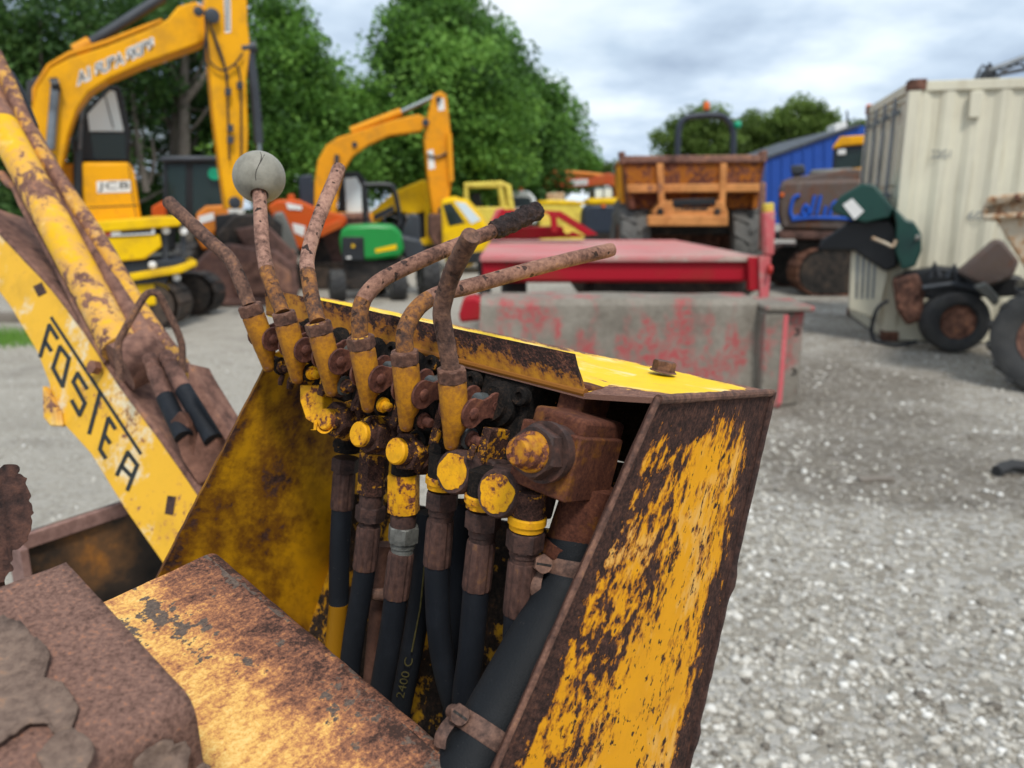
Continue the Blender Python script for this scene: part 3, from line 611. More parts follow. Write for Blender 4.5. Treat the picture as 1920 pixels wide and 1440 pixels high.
BOT = [(514, 694), (567, 717), (632, 741), (701, 771), (772, 807), (857, 842)]
DISC = [(512, 636), (572, 656), (637, 678), (712, 711), (793, 740), (886, 775)]
PIV = [(537, 690), (592, 702), (657, 727), (726, 762), (803, 792), (894, 827)]
LLAB = ['rusty bare lever with blunt end, leftmost of the row, leaning far to the left',
        'rusty lever topped by a cracked grey ball knob, second from the left',
        'rusty bare lever bent upright, third from the left, beside the ball knob lever',
        'rusty cranked lever with crumbled black grip remains at its tip, fourth from the left',
        'long low cranked rusty lever with bare tip pointing right, fifth from the left',
        'short dark rusty lever with round end facing up, rightmost and nearest of the row']
ND = [0.635 + (0.5 - 0.635) * i / 5 for i in range(6)]
RODM = ['rodgrey', 'rodlight', 'rodlight', 'rod', 'rod', 'rodgrey']
SPLIT = [None, (2, 'rodbase'), (2, 'rodbase'), (2, 'rodbase'), (3, 'rodbase'), None]
BODY = []
for i in range(6):
    N0 = P(*NUT[i], ND[i]); N1 = P(*BOT[i], ND[i] + 0.018); ax = (N0 - N1).normalized()
    BODY.append((N0, N1, ax))
    t = thing('control_lever', LLAB[i], 'lever', N1, 'levers of the rusty control box')
    pts = [P(*q) for q in RODS[i]]; pts[0] = N0 + (pts[0] - N0) * 0.6
    sp = spline(pts, 10); rr = 0.0058
    k = len(sp)
    radii = [rr * (1 + 0.03 * mnoise.noise(p * 70)) for p in sp]
    radii[-1] *= 0.93
    if SPLIT[i]:
        ns = SPLIT[i][0] * 10 + (4 if i == 4 else 0)
        MB().tube(sp[:ns + 1], [r_ * 1.03 for r_ in radii[:ns + 1]], 18, True, 0.030, 170).build('rod', M['rodbase'], t, ang=60)
        o = MB().tube(sp[ns:], radii[ns:], 18, True, 0.026, 170).build('rod', M[RODM[i]], t, ang=60)
    else:
        MB().tube(sp, radii, 18, True, 0.028, 170).build('rod', M[RODM[i]], t, ang=60)
    # nut with threaded collar ring
    nm = 'nutyel' if i in (2, 3) else 'nut'
    MB().hexnut(N0 - ax * 0.0045, ax, 0.0102, 0.0090, 0.15 + 0.22 * i, 0.10).build('nut', M['nut'], t, ang=28)
    MB().lathe(N0 + ax * 0.0045, ax, [(0.0, 0.0084), (0.0004, 0.0082), (0.0006, 0.0062), (0.0, 0.0058)], 24).build('nut_face', M[nm], t)
    # body: round socket, cut away to a tongue
    left = (-RT - ax * (-RT).dot(ax)).normalized(); L = (N0 - N1).length
    path = []; rd = []
    for s_, r_, sh in ((0.08, 0.0088, 0), (0.11, 0.0094, 0), (0.45, 0.0092, 0.0), (0.62, 0.0088, 0.0003), (0.70, 0.0078, 0.0012), (0.80, 0.0060, 0.0028), (0.92, 0.0050, 0.0036), (0.98, 0.0042, 0.0038), (1.0, 0.0025, 0.0040)):
        path.append(N0 - ax * (L * s_) + left * sh); rd.append(r_)
    MB().tube(path, rd, 22, True, 0.012, 120).build('lever_body', M['leverbody'], t, ang=50)
    # chain-like link plates either side, with riveted pins
    mid = N0 - ax * (L * 0.52)
    for sgn, nm2 in ((1, 'link_plate'), (-1, 'link_plate')):
        c1 = ONP(*DISC[i], mid + R * 0.0098, R)
        if sgn < 0: c1 = c1 - R * 0.0205
        c2 = c1 + BV * 0.0215 + UV_ * 0.0010
        dx = (c2 - c1).normalized(); dy = R.cross(dx); r1, r2, wst = 0.0104, 0.0092, 0.0066
        out = []
        for kk in range(13): a_ = rad(55 + 250 * kk / 12); out.append(c1 + (dx * math.cos(a_) + dy * math.sin(a_)) * r1)
        m_ = (c1 + c2) / 2; out.append(m_ - dy * wst)
        for kk in range(13): a_ = rad(235 + 250 * kk / 12); out.append(c2 + (dx * math.cos(a_) + dy * math.sin(a_)) * r2)
        out.append(m_ + dy * wst)
        MB().prism([p - R * 0.0011 for p in out], R * 0.0022).build('link_plate', M['link'], t, bevel=0.0004)
        if sgn > 0:
            MB().lathe(c1 + R * 0.0010, R, [(0, 0.0044), (0.0012, 0.0041), (0.0020, 0.0030), (0.0022, 0.0)], 18).build('pin', M['link'], t)
            MB().cyl(c2 - R * 0.021, c2 + R * 0.0016, 0.0028).build('pin', M['link'], t)
            C2 = c2
    # spool eye behind the links
    e0 = C2 - R * 0.0103
    MB().lathe(e0, BT, [(-0.006, 0.0), (-0.006, 0.0060), (0.004, 0.0066), (0.006, 0.0088), (0.010, 0.0095), (0.012, 0.0080), (0.030, 0.0080)], 18).build('spool_eye', M['zinc'] if i > 2 else M['greyfit'], t)
    # pivot bolt at the foot of the tongue
    pc = ONP(*PIV[i], N1 + ax * 0.004 + R * 0.008, R)
    MB().lathe(pc - R * 0.020, R, [(0, 0.0062), (0.013, 0.0066), (0.014, 0.0058), (0.0170, 0.0056), (0.0172, 0.0036), (0.0225, 0.0034), (0.0235, 0.0022), (0.0236, 0)], 16).build('pivot_bolt', M['cap' if i in (1, 3) else 'capdark' if i in (0, 2) else 'link'], t)
    MB().lathe(pc - R * 0.0075, R, [(0, 0.0078), (0.0016, 0.0078), (0.0018, 0.006)], 16).build('washer', M['zinc' if i in (2, 5) else 'valve'], t)
    if i == 1:
        kc = P(486, 332, 0.661); rk = 48 / FPX * 0.661; kax = (sp[-12] - kc).normalized()
        prof = []
        for q in range(25):
            th = math.pi * q / 24
            h, r_ = -math.cos(th) * rk, math.sin(th) * rk
            prof.append((h, r_))
        prof = [p for p in prof if p[0] < rk * 0.93 or p[1] > rk * 0.36]
        prof[0] = (-rk, 0.0)
        prof += [(rk * 0.925, rk * 0.345), (rk * 0.84, rk * 0.30), (rk * 0.60, rk * 0.275), (rk * 0.55, 0.0)]
        kb = MB().lathe(kc, kax, prof, 48).build('knob', M['knob'], t, ang=50)
        kb['label'] = 'grey ball knob with a crack running down to its hole'
        for seed, tr in ((1, [(496,290),(491,299),(487,306),(483,314),(480,322),(479,330),(480,338)]), (2, [(488,285),(490,292),(489,300),(487,307)])):
            cr = []
            for (x, y) in tr:
                r0 = ray(x, y); oc = CAM - kc; b_ = oc.dot(r0) / r0.dot(r0); c_ = (oc.dot(oc) - (rk * 0.9985) ** 2) / r0.dot(r0); dd = b_ * b_ - c_
                if dd > 0: cr.append(CAM + r0 * (-b_ - math.sqrt(dd)))
            if len(cr) > 1: MB().tube(spline(cr, 4), 0.00032, 6).build('crack', M['crack'], kb)
    if i == 3:
        ns = len(sp); seg = sp[int(ns * 0.875):] + [sp[-1] + (sp[-1] - sp[-3]) * 0.6]
        rg = [rr * (1.34 + 0.30 * mnoise.noise(V((j * 0.7, 3, 1)))) for j in range(len(seg))]; rg[0] = rr * 1.12
        fine = spline(seg, 3); rgf = [rg[min(len(rg) - 1, j // 3)] for j in range(len(fine))]
        MB().tube(fine, rgf, 40, True, 0.20, 260).build('grip_remains', M['grip'], t, ang=25)
# ------------------------------------------------------------------ valve bank behind the levers
vb = thing('valve_bank', 'grimy, shade-darkened black and yellow hydraulic valve bank with round capped plugs behind the levers', 'valve bank', down(A, 0.2) - R * 0.1)
PLUG = [(607, 786, .612), (670, 814, .580), (739, 846, .552), (848, 885, .512), (930, 925, .482)]
for i in range(6):
    N0, N1, ax = BODY[i]
    c = N1 + BV * 0.062 + UV_ * 0.006 + R * 0.004
    s_ = MB().box(c, R * 0.0215, BT * 0.030, UV_ * 0.032).build('valve_section', M['valve'], vb, bevel=0.003)
    MB().lathe(c - BT * 0.030 + UV_ * 0.012, -BT, [(0, 0.0165), (0.006, 0.0160), (0.008, 0.0125), (0.012, 0.0120)], 20).build('spool_boss', M['valve'], s_, ang=30)
    MB().hexnut(c + UV_ * 0.032 - BT * 0.014, UV_, 0.0085, 0.006, 0.3 * i).build('tie_nut', M['valve'], s_, ang=28)
    b0 = c - BT * 0.030 - UV_ * 0.016 + R * 0.010
    MB().box(b0 - BT * 0.010, R * 0.0035, BT * 0.012, UV_ * 0.013).build('lever_bracket', M['capdark'], s_, bevel=0.001)
    # cap screw beside each lever
    MB().lathe(c - BT * 0.0305 + UV_ * 0.022 + R * 0.018, -BT, [(0, 0.0066), (0.006, 0.0066), (0.007, 0.0056), (0.0068, 0.003), (0.004, 0.0028)], 14).build('cap_screw', M['valve'], s_)
for i, (x, y, d) in enumerate(PLUG):
    c = P(x, y, d); rot = 0.2 + 0.35 * i
    if i < 3:
        rc = (0.0088, 0.0098, 0.0098)[i]
        p_ = MB().hexnut(c + BT * 0.010, BT, 0.0150, 0.012, rot, 0.10).build('plug', M['capdark'], vb, ang=28)
        MB().lathe(c + BT * 0.004, BT, [(0, rc * 0.98), (0.001, rc * 1.04), (0.006, rc * 1.04)], 24).build('plug_neck', M['capdark'], p_)
        MB().lathe(c, BT, [(0, 0.0), (0.0, rc * 0.86), (0.0012, rc * 0.98), (0.0045, rc)], 26).build('plug_face', M['cap'], p_)
        MB().hexnut(c + BT * 0.022, BT, 0.0172, 0.012, rot + 0.4, 0.10).build('plug_collar', M['capdark'], p_, ang=28)
        MB().cyl(c + BT * 0.033, c + BT * 0.062, 0.0155, seg=20).build('plug_boss', M['valve'], p_)
    else:
        rc = 0.0150 if i == 3 else 0.0158
        p_ = MB().lathe(c, BT, [(0, rc * 0.93), (0.002, rc), (0.034, rc), (0.040, rc * 0.9)], 30).build('plug', M['fitting'], vb, ang=40)
        # ragged island of yellow paint left on the flat face
        e1 = UV_; e2 = BT.cross(UV_).normalized(); out = []
        for q in range(40):
            a_ = 2 * math.pi * q / 40; rr_ = rc * (0.80 + 0.13 * mnoise.noise(V((math.cos(a_) * 1.3 + 5 * i, math.sin(a_) * 1.3, 2))) + 0.07 * mnoise.noise(V((math.cos(a_) * 6, math.sin(a_) * 6, i))))
            if i == 3 and abs(a_ - 0.5) < 0.12: rr_ *= 1.14
            out.append(c + (e1 * math.cos(a_) + e2 * math.sin(a_)) * rr_ * 1.02 - BT * 0.0004)
        MB().prism(out, BT * 0.0008).build('paint_patch', M['cap'], p_)
        MB().box(c + BT * 0.030 - R * 0.001, R * 0.020, BT * 0.012, UV_ * 0.013).build('port_block', M['fitting'], p_, bevel=0.002)
# peeled ring of paint curling off the first plug
c = P(607, 786, .612); e1 = UV_; e2 = BT.cross(UV_).normalized()
ring = [c + (e1 * math.cos(a_) + e2 * math.sin(a_)) * 0.0105 + BT * (0.003 - 0.002 * k / 12) for k, a_ in enumerate(np.linspace(rad(100), rad(250), 13))]
ring += [P(590, 806, .606), P(583, 806, .604)]
MB().tube(ring, [0.0018] * 12 + [0.0014, 0.0010, 0.0006], 6, flat=0.4).build('peeling_paint', M['cap'], vb)
pl = [P(562, 722, .640), P(600, 722, .632), P(606, 744, .628), P(604, 770, .622), P(590, 796, .622), P(573, 786, .630), P(562, 752, .636)]
MB().prism(pl, BT * 0.010).build('end_cover', M['cap'], vb, bevel=0.001)
for (x, y, d, r_) in ((545, 716, .655, .0048), (527, 712, .66, .0036), (566, 700, .645, .0036), (665, 758, .60, .004), (690, 793, .585, .0034), (752, 800, .56, .0036), (819, 818, .53, .0034), (884, 848, .50, .0036)):
    c = P(x, y, d); MB().tube([c - UV_ * r_ * 1.3, c, c + UV_ * r_ * 1.3 + R * r_ * .4], [r_ * .5, r_ * .72, r_ * .55], 8, True, .25, 200).build('link_tab', M['capdark'], vb, ang=50)
for (x, y, d) in ((690, 762, .60), (745, 782, .575), (770, 828, .56), (815, 845, .54)):
    c = P(x, y, d); MB().lathe(c + BT * .02, -BT, [(0, .009), (.014, .009), (.016, .0065), (.020, .006)], 16).build('grub_screw', M['valve'], vb)
# end casting with the large hex plug
ec = P(1087, 834, .452); e0 = ec - R * 0.0
def ecp(r_, b_, u_): return ec + R * r_ + BT * b_ + UV_ * u_
cst = MB().box(ecp(-0.022, 0.026, -0.016), R * 0.022, BT * 0.026, UV_ * 0.020).build('end_casting', M['casting'], vb, bevel=0.0012)
MB().box(ecp(-0.023, 0.032, 0.007), R * 0.019, BT * 0.026, UV_ * 0.007).build('casting_rib', M['casting'], cst, bevel=0.003)
MB().box(ecp(-0.040, 0.060, 0.016), R * 0.010, BT * 0.018, UV_ * 0.016).build('casting_post', M['casting'], cst, bevel=0.002)
hc = ONP(1034, 848, ec, BT) - BT * 0.036
MB().lathe(hc, BT, [(0, 0.0), (0.0, 0.0070), (0.0015, 0.0083), (0.005, 0.0085), (0.007, 0.0100), (0.012, 0.0104), (0.013, 0.0120), (0.016, 0.0124)], 30).build('relief_cap', M['plugcap'], cst, ang=30)
MB().hexnut(hc + BT * 0.015, BT, 0.0165, 0.012, 0.35, 0.10).build('relief_plug', M['plughex'], cst, ang=28)
MB().lathe(hc + BT * 0.026, BT, [(0, 0.0185), (0.005, 0.0185), (0.006, 0.017), (0.02, 0.017)], 30).build('relief_seat', M['plughex'], cst, ang=30)
# outlet pipe of the casting
pt = P(1092, 962, .497); pb_ = P(1073, 1018, .500)
MB().lathe(pt, (pb_ - pt), [(-0.02, 0.017), (0.010, 0.0172), ((pb_ - pt).length, 0.017), ((pb_ - pt).length + 0.001, 0.0183), ((pb_ - pt).length + 0.009, 0.0186)], 28).build('outlet_pipe', M['casting'], cst, ang=30)

# ------------------------------------------------------------------ hoses
HL = ['black hose with brown crimped end, farthest left, against the yellow inner panel', 'black hose under the brown and yellow hex adapter, second from the left',
      'black hose with a grey steel nut above its brown ferrule, third from the left', 'black hose curving at its foot, below the left ragged yellow disc',
      'black hose below the right ragged yellow disc, fifth from the left', 'black hose with brown ferrule right beside the thick suction hose']
# x,y of: top, nut, ferrule top, ferrule end, then hose points
HOSE = [
 dict(d=.672, top=(651, 838), nut=(649, 862), f0=(646, 884), f1=(641, 953), pts=[(638, 1010), (636, 1070), (635, 1131)], ad=None),
 dict(d=.622, top=(703, 850), nut=(695, 952), f0=(692, 985), f1=(684, 1066), pts=[(676, 1120), (664, 1190), (655, 1262), (648, 1340)], ad=('capdark', 847, 925)),
 dict(d=.575, top=(757, 890), nut=(757, 990), f0=(753, 1033), f1=(742, 1119), pts=[(734, 1180), (724, 1240), (712, 1310), (700, 1400)], ad=('cap', 888, 960)),
 dict(d=.545, top=(830, 905), nut=(830, 925), f0=(826, 972), f1=(819, 1059), pts=[(820, 1120), (824, 1190), (836, 1260), (856, 1330), (885, 1400)], ad=None),
 dict(d=.510, top=(905, 940), nut=(907, 962), f0=(903, 1012), f1=(893, 1103), pts=[(888, 1160), (882, 1230), (872, 1300), (866, 1380)], ad=None),
 dict(d=.485, top=(988, 980), nut=(986, 1000), f0=(981, 1050), f1=(971, 1150), pts=[(968, 1200), (965, 1270), (960, 1350)], ad=None),
]
def dd(d, y0, y): return d + 0.02 * (y - y0) / 300.0
for i, h in enumerate(HOSE):
    d0 = h['d']; y0 = h['top'][1]; W = lambda q: P(q[0], q[1], dd(d0, y0, q[1]))
    T, Nn, F0, F1 = W(h['top']), W(h['nut']), W(h['f0']), W(h['f1'])
    t = thing('hydraulic_hose', HL[i], 'hose', W(h['pts'][-1]), 'hydraulic hoses hanging from the valve bank')
    dn = (F1 - T).normalized(); grey = 'greyfit' if i == 2 else 'fitting'
    if h['ad']:
        a0 = W((lerp(h['top'][0], h['nut'][0], 0), h['ad'][1])); a1 = W((lerp(h['top'][0], h['nut'][0], 0.75), h['ad'][2]))
        MB().hexnut(a0, a1 - a0, 0.0122, (a1 - a0).length, 0.25 + i, 0.06).build('adapter', M[h['ad'][0]], t, ang=28)
        MB().lathe(a0, dn, [(-0.012, 0.0095), (0, 0.0095)], 18).build('adapter_neck', M['valve'], t)
        MB().lathe(a1, dn, [(0, 0.0098), ((Nn - a1).length + 0.004, 0.0098)], 18).build('adapter_thread', M['fitting'], t)
    else:
        MB().lathe(T, dn, [(-0.005, 0.0118), (-0.004, 0.0124), (0.0, 0.0124), (0.0005, 0.0112), (0.004, 0.0110)], 24).build('port_ring', M['cap' if i > 2 else 'valve'], t, ang=30)
        MB().lathe(T, dn, [(-0.022, 0.0108), (-0.004, 0.0110)], 20).build('port_neck', M['capdark' if i == 5 else 'valve'], t)
    MB().hexnut(Nn - dn * 0.002, dn, 0.0122, 0.0125, 0.2 + 0.3 * i, 0.08).build('swivel_nut', M[grey], t, ang=28)
    ln = (F0 - Nn).length
    MB().lathe(Nn + dn * 0.0095, dn, [(0, 0.0094), (max(0.002, ln - 0.013), 0.0094), (max(0.003, ln - 0.0125), 0.0085), (ln - 0.008, 0.0085)], 20).build('stem_collar', M[grey], t, ang=30)
    # crimped ferrule: eight flats with grooves
    Lf = (F1 - F0).length; fa = (F1 - F0).normalized(); x_ = fa.cross(V((0, 0, 1)) if abs(fa.z) < .9 else RT).normalized(); y_ = fa.cross(x_); vs = []; fs = []
    prof = [(0, .0076), (0.0008, .0094), (0.003, .0099), (Lf * 0.5, .0100), (Lf - 0.002, .0101), (Lf, .0097), (Lf, .0080)]; NS = 32
    for (hh, r_) in prof:
        for q in range(NS):
            a_ = 2 * math.pi * q / NS; gr = 0.925 if q % 4 == 0 else 1.0
            vs.append(F0 + fa * hh + (x_ * math.cos(a_) + y_ * math.sin(a_)) * r_ * gr)
    for a in range(len(prof) - 1):
        for q in range(NS): fs.append((a * NS + q, a * NS + (q + 1) % NS, (a + 1) * NS + (q + 1) % NS, (a + 1) * NS + q))
    fs.append(tuple(range(NS - 1, -1, -1))); fs.append(tuple((len(prof) - 1) * NS + q for q in range(NS)))
    mk('ferrule', vs, fs, M['ferrule'], t, ang=25)
    hp = [F1 - fa * 0.006, F1] + [W(q) for q in h['pts']]
    if i != 0: hp.append(hp[-1] - ZV * 0.10 - BV * 0.02)
    MB().tube(spline(hp, 8), 0.0090, 20).build('hose', M['rubber'], t)
    if i == 0:
        e = hp[-1]; MB().tube([e, e + (e - hp[-2]).normalized() * 0.002, P(628, 1215, .71), P(622, 1290, .72)], [0.0092, 0.0086, 0.0092, 0.0100], 18).build('painted_pipe', M['inner'], t)
# two more hoses crossing behind, one printed
t = thing('hydraulic_hose', 'black hose with faded yellow printed code, slanting behind the third and fourth hoses', 'hose', P(745, 1400, .64), 'hydraulic hoses hanging from the valve bank')
bh = spline([P(800, 960, .60), P(796, 1060, .605), P(784, 1150, .615), P(770, 1230, .62), P(752, 1320, .63), P(735, 1420, .64)], 8)
MB().tube(bh, 0.0092, 18).build('hose', M['rubber'], t)
M['print'] = simple('faded_hose_print', (0.10, 0.085, 0.025), 0.7, 0, 0.3, 200)
a0 = P(757, 1310, .617); a1 = P(775, 1235, .606); up_ = (a1 - a0)
lettering('hose_print', '2400 C', a0 + RT * 0.0, up_, -(RT - up_.normalized() * RT.dot(up_.normalized())).normalized() * 0.0065, M['print'], t)
st = [P(772, 1222, .606), P(788, 1140, .600), P(796, 1060, .590)]
MB().tube(st, 0.0007, 6).build('hose_stripe', M['print'], t)
t = thing('hydraulic_hose', 'dark hose half hidden behind the fourth and fifth hoses', 'hose', P(905, 1420, .60), 'hydraulic hoses hanging from the valve bank')
MB().tube(spline([P(868, 940, .58), P(864, 1060, .585), P(858, 1180, .59), P(852, 1300, .60), P(850, 1420, .60)], 6), 0.0088, 16).build('hose', M['rubber'], t)
t = thing('painted_pipe', 'red brown painted pipe behind the second and third hoses', 'pipe', P(700, 1400, .70))
MB().tube(spline([P(722, 1020, .67), P(714, 1130, .675), P(702, 1260, .69), P(690, 1400, .70)], 6), 0.0095, 16).build('pipe', M['rim'], t)
MB().lathe(P(715, 1115, .655), RT, [(-.009, .004), (-.004, .0055), (.004, .0055), (.009, .004)], 12).build('clip', M['clamp'], t)
# thick suction hose
BH = [(1076, 1012, .500), (1070, 1064, .498), (1060, 1106, .495), (1036, 1160, .488), (1000, 1228, .477), (955, 1310, .466), (910, 1390, .455), (866, 1468, .445), (830, 1560, .44)]
t = thing('suction_hose', 'thick black rubber suction hose with two rusty worm clamps, bending down to the left', 'hose', P(*BH[-1]))
bp_ = spline([P(*q) for q in BH], 8); nb = len(bp_)
rb = []
for j, p in enumerate(bp_):
    s_ = j / (nb - 1); r_ = 0.0180 + 0.0030 * min(1, max(0, (s_ - 0.2) / 0.3)); r_ -= 0.0014 * math.exp(-((s_ - 0.125) / 0.03) ** 2) + 0.0010 * math.exp(-((s_ - 0.735) / 0.03) ** 2)
    r_ += 0.0010 * math.exp(-((s_ - 0.30) / 0.05) ** 2); rb.append(r_)
MB().tube(bp_, rb, 36).build('hose', M['rubber2'], t, ang=60)
def clamp(s_, screw, parent):
    j = int(s_ * (nb - 1)); c = bp_[j]; ax = (bp_[j + 1] - bp_[j - 1]).normalized(); r_ = rb[j] + 0.0009
    cl = MB().lathe(c - ax * 0.0058, ax, [(0, r_ - 0.0012), (0, r_), (0.0008, r_ + 0.0005), (0.0108, r_ + 0.0005), (0.0116, r_), (0.0116, r_ - 0.0012)], 36).build('clamp', M['clamp'], parent, ang=40)
    sc = P(*screw); rdir = (sc - c); rdir = (rdir - ax * rdir.dot(ax)).normalized(); tg = ax.cross(rdir).normalized()
    if tg.dot(CAM - c) < 0: tg = -tg
    c0 = c + rdir * (r_ + 0.004)
    MB().lathe(c0 - tg * 0.004, tg, [(0, 0.0045), (0.010, 0.0045), (0.0102, 0.0034), (0.013, 0.0034)], 14).build('worm_housing', M['clamp'], cl)
    hd = MB().hexnut(c0 + tg * 0.009, tg, 0.0062, 0.0050, 0.3).build('screw_head', M['clamp'], cl, ang=28)
    MB().box(c0 + tg * 0.0141, rdir * 0.0048, ax * 0.0007, tg * 0.0002).build('screw_slot', M['muddark'], cl)
    tail = [c0 + tg * 0.002 - rdir * 0.002, c0 + tg * 0.006 + rdir * 0.001 + ax * 0.006, c0 + tg * 0.008 + rdir * 0.002 + ax * 0.014, c0 + tg * 0.007 - rdir * 0.001 + ax * 0.020]
    MB().tube(spline(tail, 4), 0.0042, 8, flat=0.22).build('strap_tail', M['clamp'], cl)
clamp(0.135, (1003, 1072, .493), t); clamp(0.735, (828, 1335, .452), t)

# ------------------------------------------------------------------ guard rail plate below the box
gp = P(378, 1038, .56)
gb = (P(378, 1038, .56) - P(190, 1128, .507))
gn = gb.cross(R).normalized()
if gn.z < 0: gn = -gn
t = thing('guard_rail', 'wide yellow guard rail worn to bare pink rust, in front of the control box', 'guard rail', gp + R * 0.15 - ZV * 0.08)
q0 = P(190, 1128, .507) - gb * 0.45; q1 = gp + (P(402, 1044, .56) - gp) * 0.4
GL = 0.46
def wear_guard(u, v): # u across the rail, v along it
    u = max(0.0, u * 1.45 - 0.45)
    return 0.40 * max(0, (u - 0.35) / 0.65) ** 0.9 - 0.14 * math.exp(-(u / 0.35) ** 2) + 0.10 * math.exp(-((v - 0.25) / 0.06) ** 2 - ((u - .1) / .3) ** 2)
ext = (P(852, 1440, .435) - q1) * 1.45
sheet('rail_top', [q0, q1, q1 + ext, q0 + ext - gb * 0.04], gn, 0.004, M['guard'], t, 36, 90, wear_guard, wob=0.0008, jag=0.0006)
# rounded right hand edge and the face falling away from it
er = 0.010; prof = []
bdn = gb.normalized()
rows = 60; vs = []; fs = []; tcs = []; ws = []
for j in range(rows + 1):
    base = q1 + ext * (j / rows)
    for k in range(9):
        if k < 6: a_ = rad(90 * k / 5); p = base + bdn * er * math.sin(a_) - gn * er * (1 - math.cos(a_))
        else: p = base + bdn * er - gn * (er + (k - 5) * 0.03)
        p = p + bdn * 0.0006 * mnoise.noise(p * 80)
        vs.append(p); tcs.append((0.07 + k * 0.004, GL * j / rows, 0)); ws.append(0.34)
for j in range(rows):
    for k in range(8): fs.append((j * 9 + k, j * 9 + k + 1, (j + 1) * 9 + k + 1, (j + 1) * 9 + k))
mk('rail_edge', vs, fs, M['guard'], t, ang=60, attrs={'tc': ('FLOAT_VECTOR', tcs), 'wear': ('FLOAT', ws)})
MB().prism([q0 - gn * 0.0045, q1 - gn * 0.0045, q1 + bdn * er - gn * (er + .001), q1 + bdn * (er - .001) - gn * 0.09, q0 - gn * 0.09], R * 0.004).build('rail_end', M['guard'], t)

sheet('rail_side', [q0 - gn * .003, q0 + ext - gb * .04 - gn * .003, q0 + ext - gb * .04 - gn * .10, q0 - gn * .10], -bdn, .003, M['guard'], t, 40, 10, lambda u, v: 0.15)
pp = q0 + ext * 0.9 + bdn * 0.03; MB().bx(pp.x - .03, pp.x + .03, pp.y - .03, pp.y + .03, 0, pp.z - .02).build('rail_post', M['backplate'], t)
# ------------------------------------------------------------------ rusted bracket at the lower left with delaminating flakes
bt = thing('rusted_bracket', 'heavy pinkish rusted steel bracket with lifting flakes in the lower left corner', 'bracket', P(250, 1400, .36) - ZV * 0.1)
k0 = P(125, 1062, .43)
bb = (P(125, 1062, .43) - P(0, 1112, .405)).normalized(); bb = (bb - R * bb.dot(R)).normalized()
bn = bb.cross(R).normalized()
if bn.z < 0: bn = -bn
Rb = (P(343, 1300, .362) - k0); Lb = Rb.length; Rb = Rb.normalized(); bb = (bb - Rb * bb.dot(Rb)).normalized(); bn = bb.cross(Rb).normalized(); bn = bn if bn.z > 0 else -bn; Wb = 0.22; rows = 34; cols = 30; vs = []; fs = []; tc_ = []
er = 0.009
for i in range(rows + 14):
    # profile along R: top, rounded nose, front face
    if i <= rows: s_ = Lb * i / rows; off = Rb * s_
    elif i <= rows + 6: a_ = rad(80 * (i - rows) / 6); off = Rb * (Lb + er * math.sin(a_)) - bn * er * (1 - math.cos(a_))
    else: a_ = rad(80); off = Rb * (Lb + er * math.sin(a_) + (i - rows - 6) * 0.012 * math.cos(a_)) - bn * (er * (1 - math.cos(a_)) + (i - rows - 6) * 0.012)
    for j in range(cols + 1):
        p = k0 + off - bb * (Wb * j / cols); p = p + bn * (0.0007 * mnoise.noise(p * 60) + 0.0005 * mnoise.noise(p * 170)); vs.append(p)
nr = rows + 14
for i in range(nr - 1):
    for j in range(cols): fs.append((i * (cols + 1) + j, i * (cols + 1) + j + 1, (i + 1) * (cols + 1) + j + 1, (i + 1) * (cols + 1) + j))
o = mk('bracket_plate', vs, fs, M['block'], bt, ang=60); sm = o.modifiers.new('solid', 'SOLIDIFY'); sm.thickness = 0.006; sm.offset = 0
# the side flange under its right hand edge
sidep = [k0 + bb * 0.0 - bn * 0.001, k0 + Rb * Lb - bn * 0.001, k0 + Rb * (Lb + er) - bn * er, k0 + Rb * (Lb + er + 0.02) - bn * 0.11, k0 - bn * 0.11]
MB().prism([p - bb * 0.001 for p in sidep], -bb * 0.005).build('bracket_side', M['block'], bt)
def flake(px_pts, dz, lift, name, mat, z0=0.003, plane=None):
    """thin curled flake lying on the bracket; outline in picture points on the bracket's top plane"""
    p0, n = plane or (k0, bn)
    ctr = V((0, 0, 0)); base = [ONP(x, y, p0, n) for x, y in px_pts]
    for p in base: ctr += p
    ctr /= len(base); ring = [lerp(base[a_], base[(a_ + 1) % len(base)], b_ / 7) for a_ in range(len(base)) for b_ in range(7)]
    vs = [ctr + n * (z0 + dz * 0.2)]; nR = len(ring)
    for f_ in (0.35, 0.7, 1.0):
        for p in ring:
            q = ctr + (p - ctr) * (f_ * (1 + (0.10 * mnoise.noise(p * 110) + 0.07 * mnoise.noise(p * 330) if f_ == 1 else 0)))
            l_ = lift(q) if callable(lift) else lift
            vs.append(q + n * (z0 + dz * 0.2 * (1 - f_) + l_ * f_ ** 2 + 0.0003 * mnoise.noise(q * 150)))
    fs = [(0, 1 + k, 1 + (k + 1) % nR) for k in range(nR)]
    for a in range(2):
        for k in range(nR): fs.append((1 + a * nR + k, 1 + (a + 1) * nR + k, 1 + (a + 1) * nR + (k + 1) % nR, 1 + a * nR + (k + 1) % nR))
    o = mk(name, vs, fs, mat, bt, ang=60); s2 = o.modifiers.new('solid', 'SOLIDIFY'); s2.thickness = 0.0011; s2.offset = 0
    return o
flake([(-60, 1150), (10, 1170), (55, 1195), (80, 1220), (96, 1250), (84, 1290), (120, 1300), (150, 1340), (135, 1385), (106, 1398), (96, 1378), (60, 1375), (20, 1400), (-20, 1430), (-80, 1420)], 0.002, 0.0035, 'rust_flake', M['flake'], 0.003)
flake([(70, 1440), (110, 1400), (140, 1392), (172, 1410), (180, 1430), (165, 1470), (90, 1480)], 0.002, 0.002, 'rust_flake', M['flake'], 0.006)
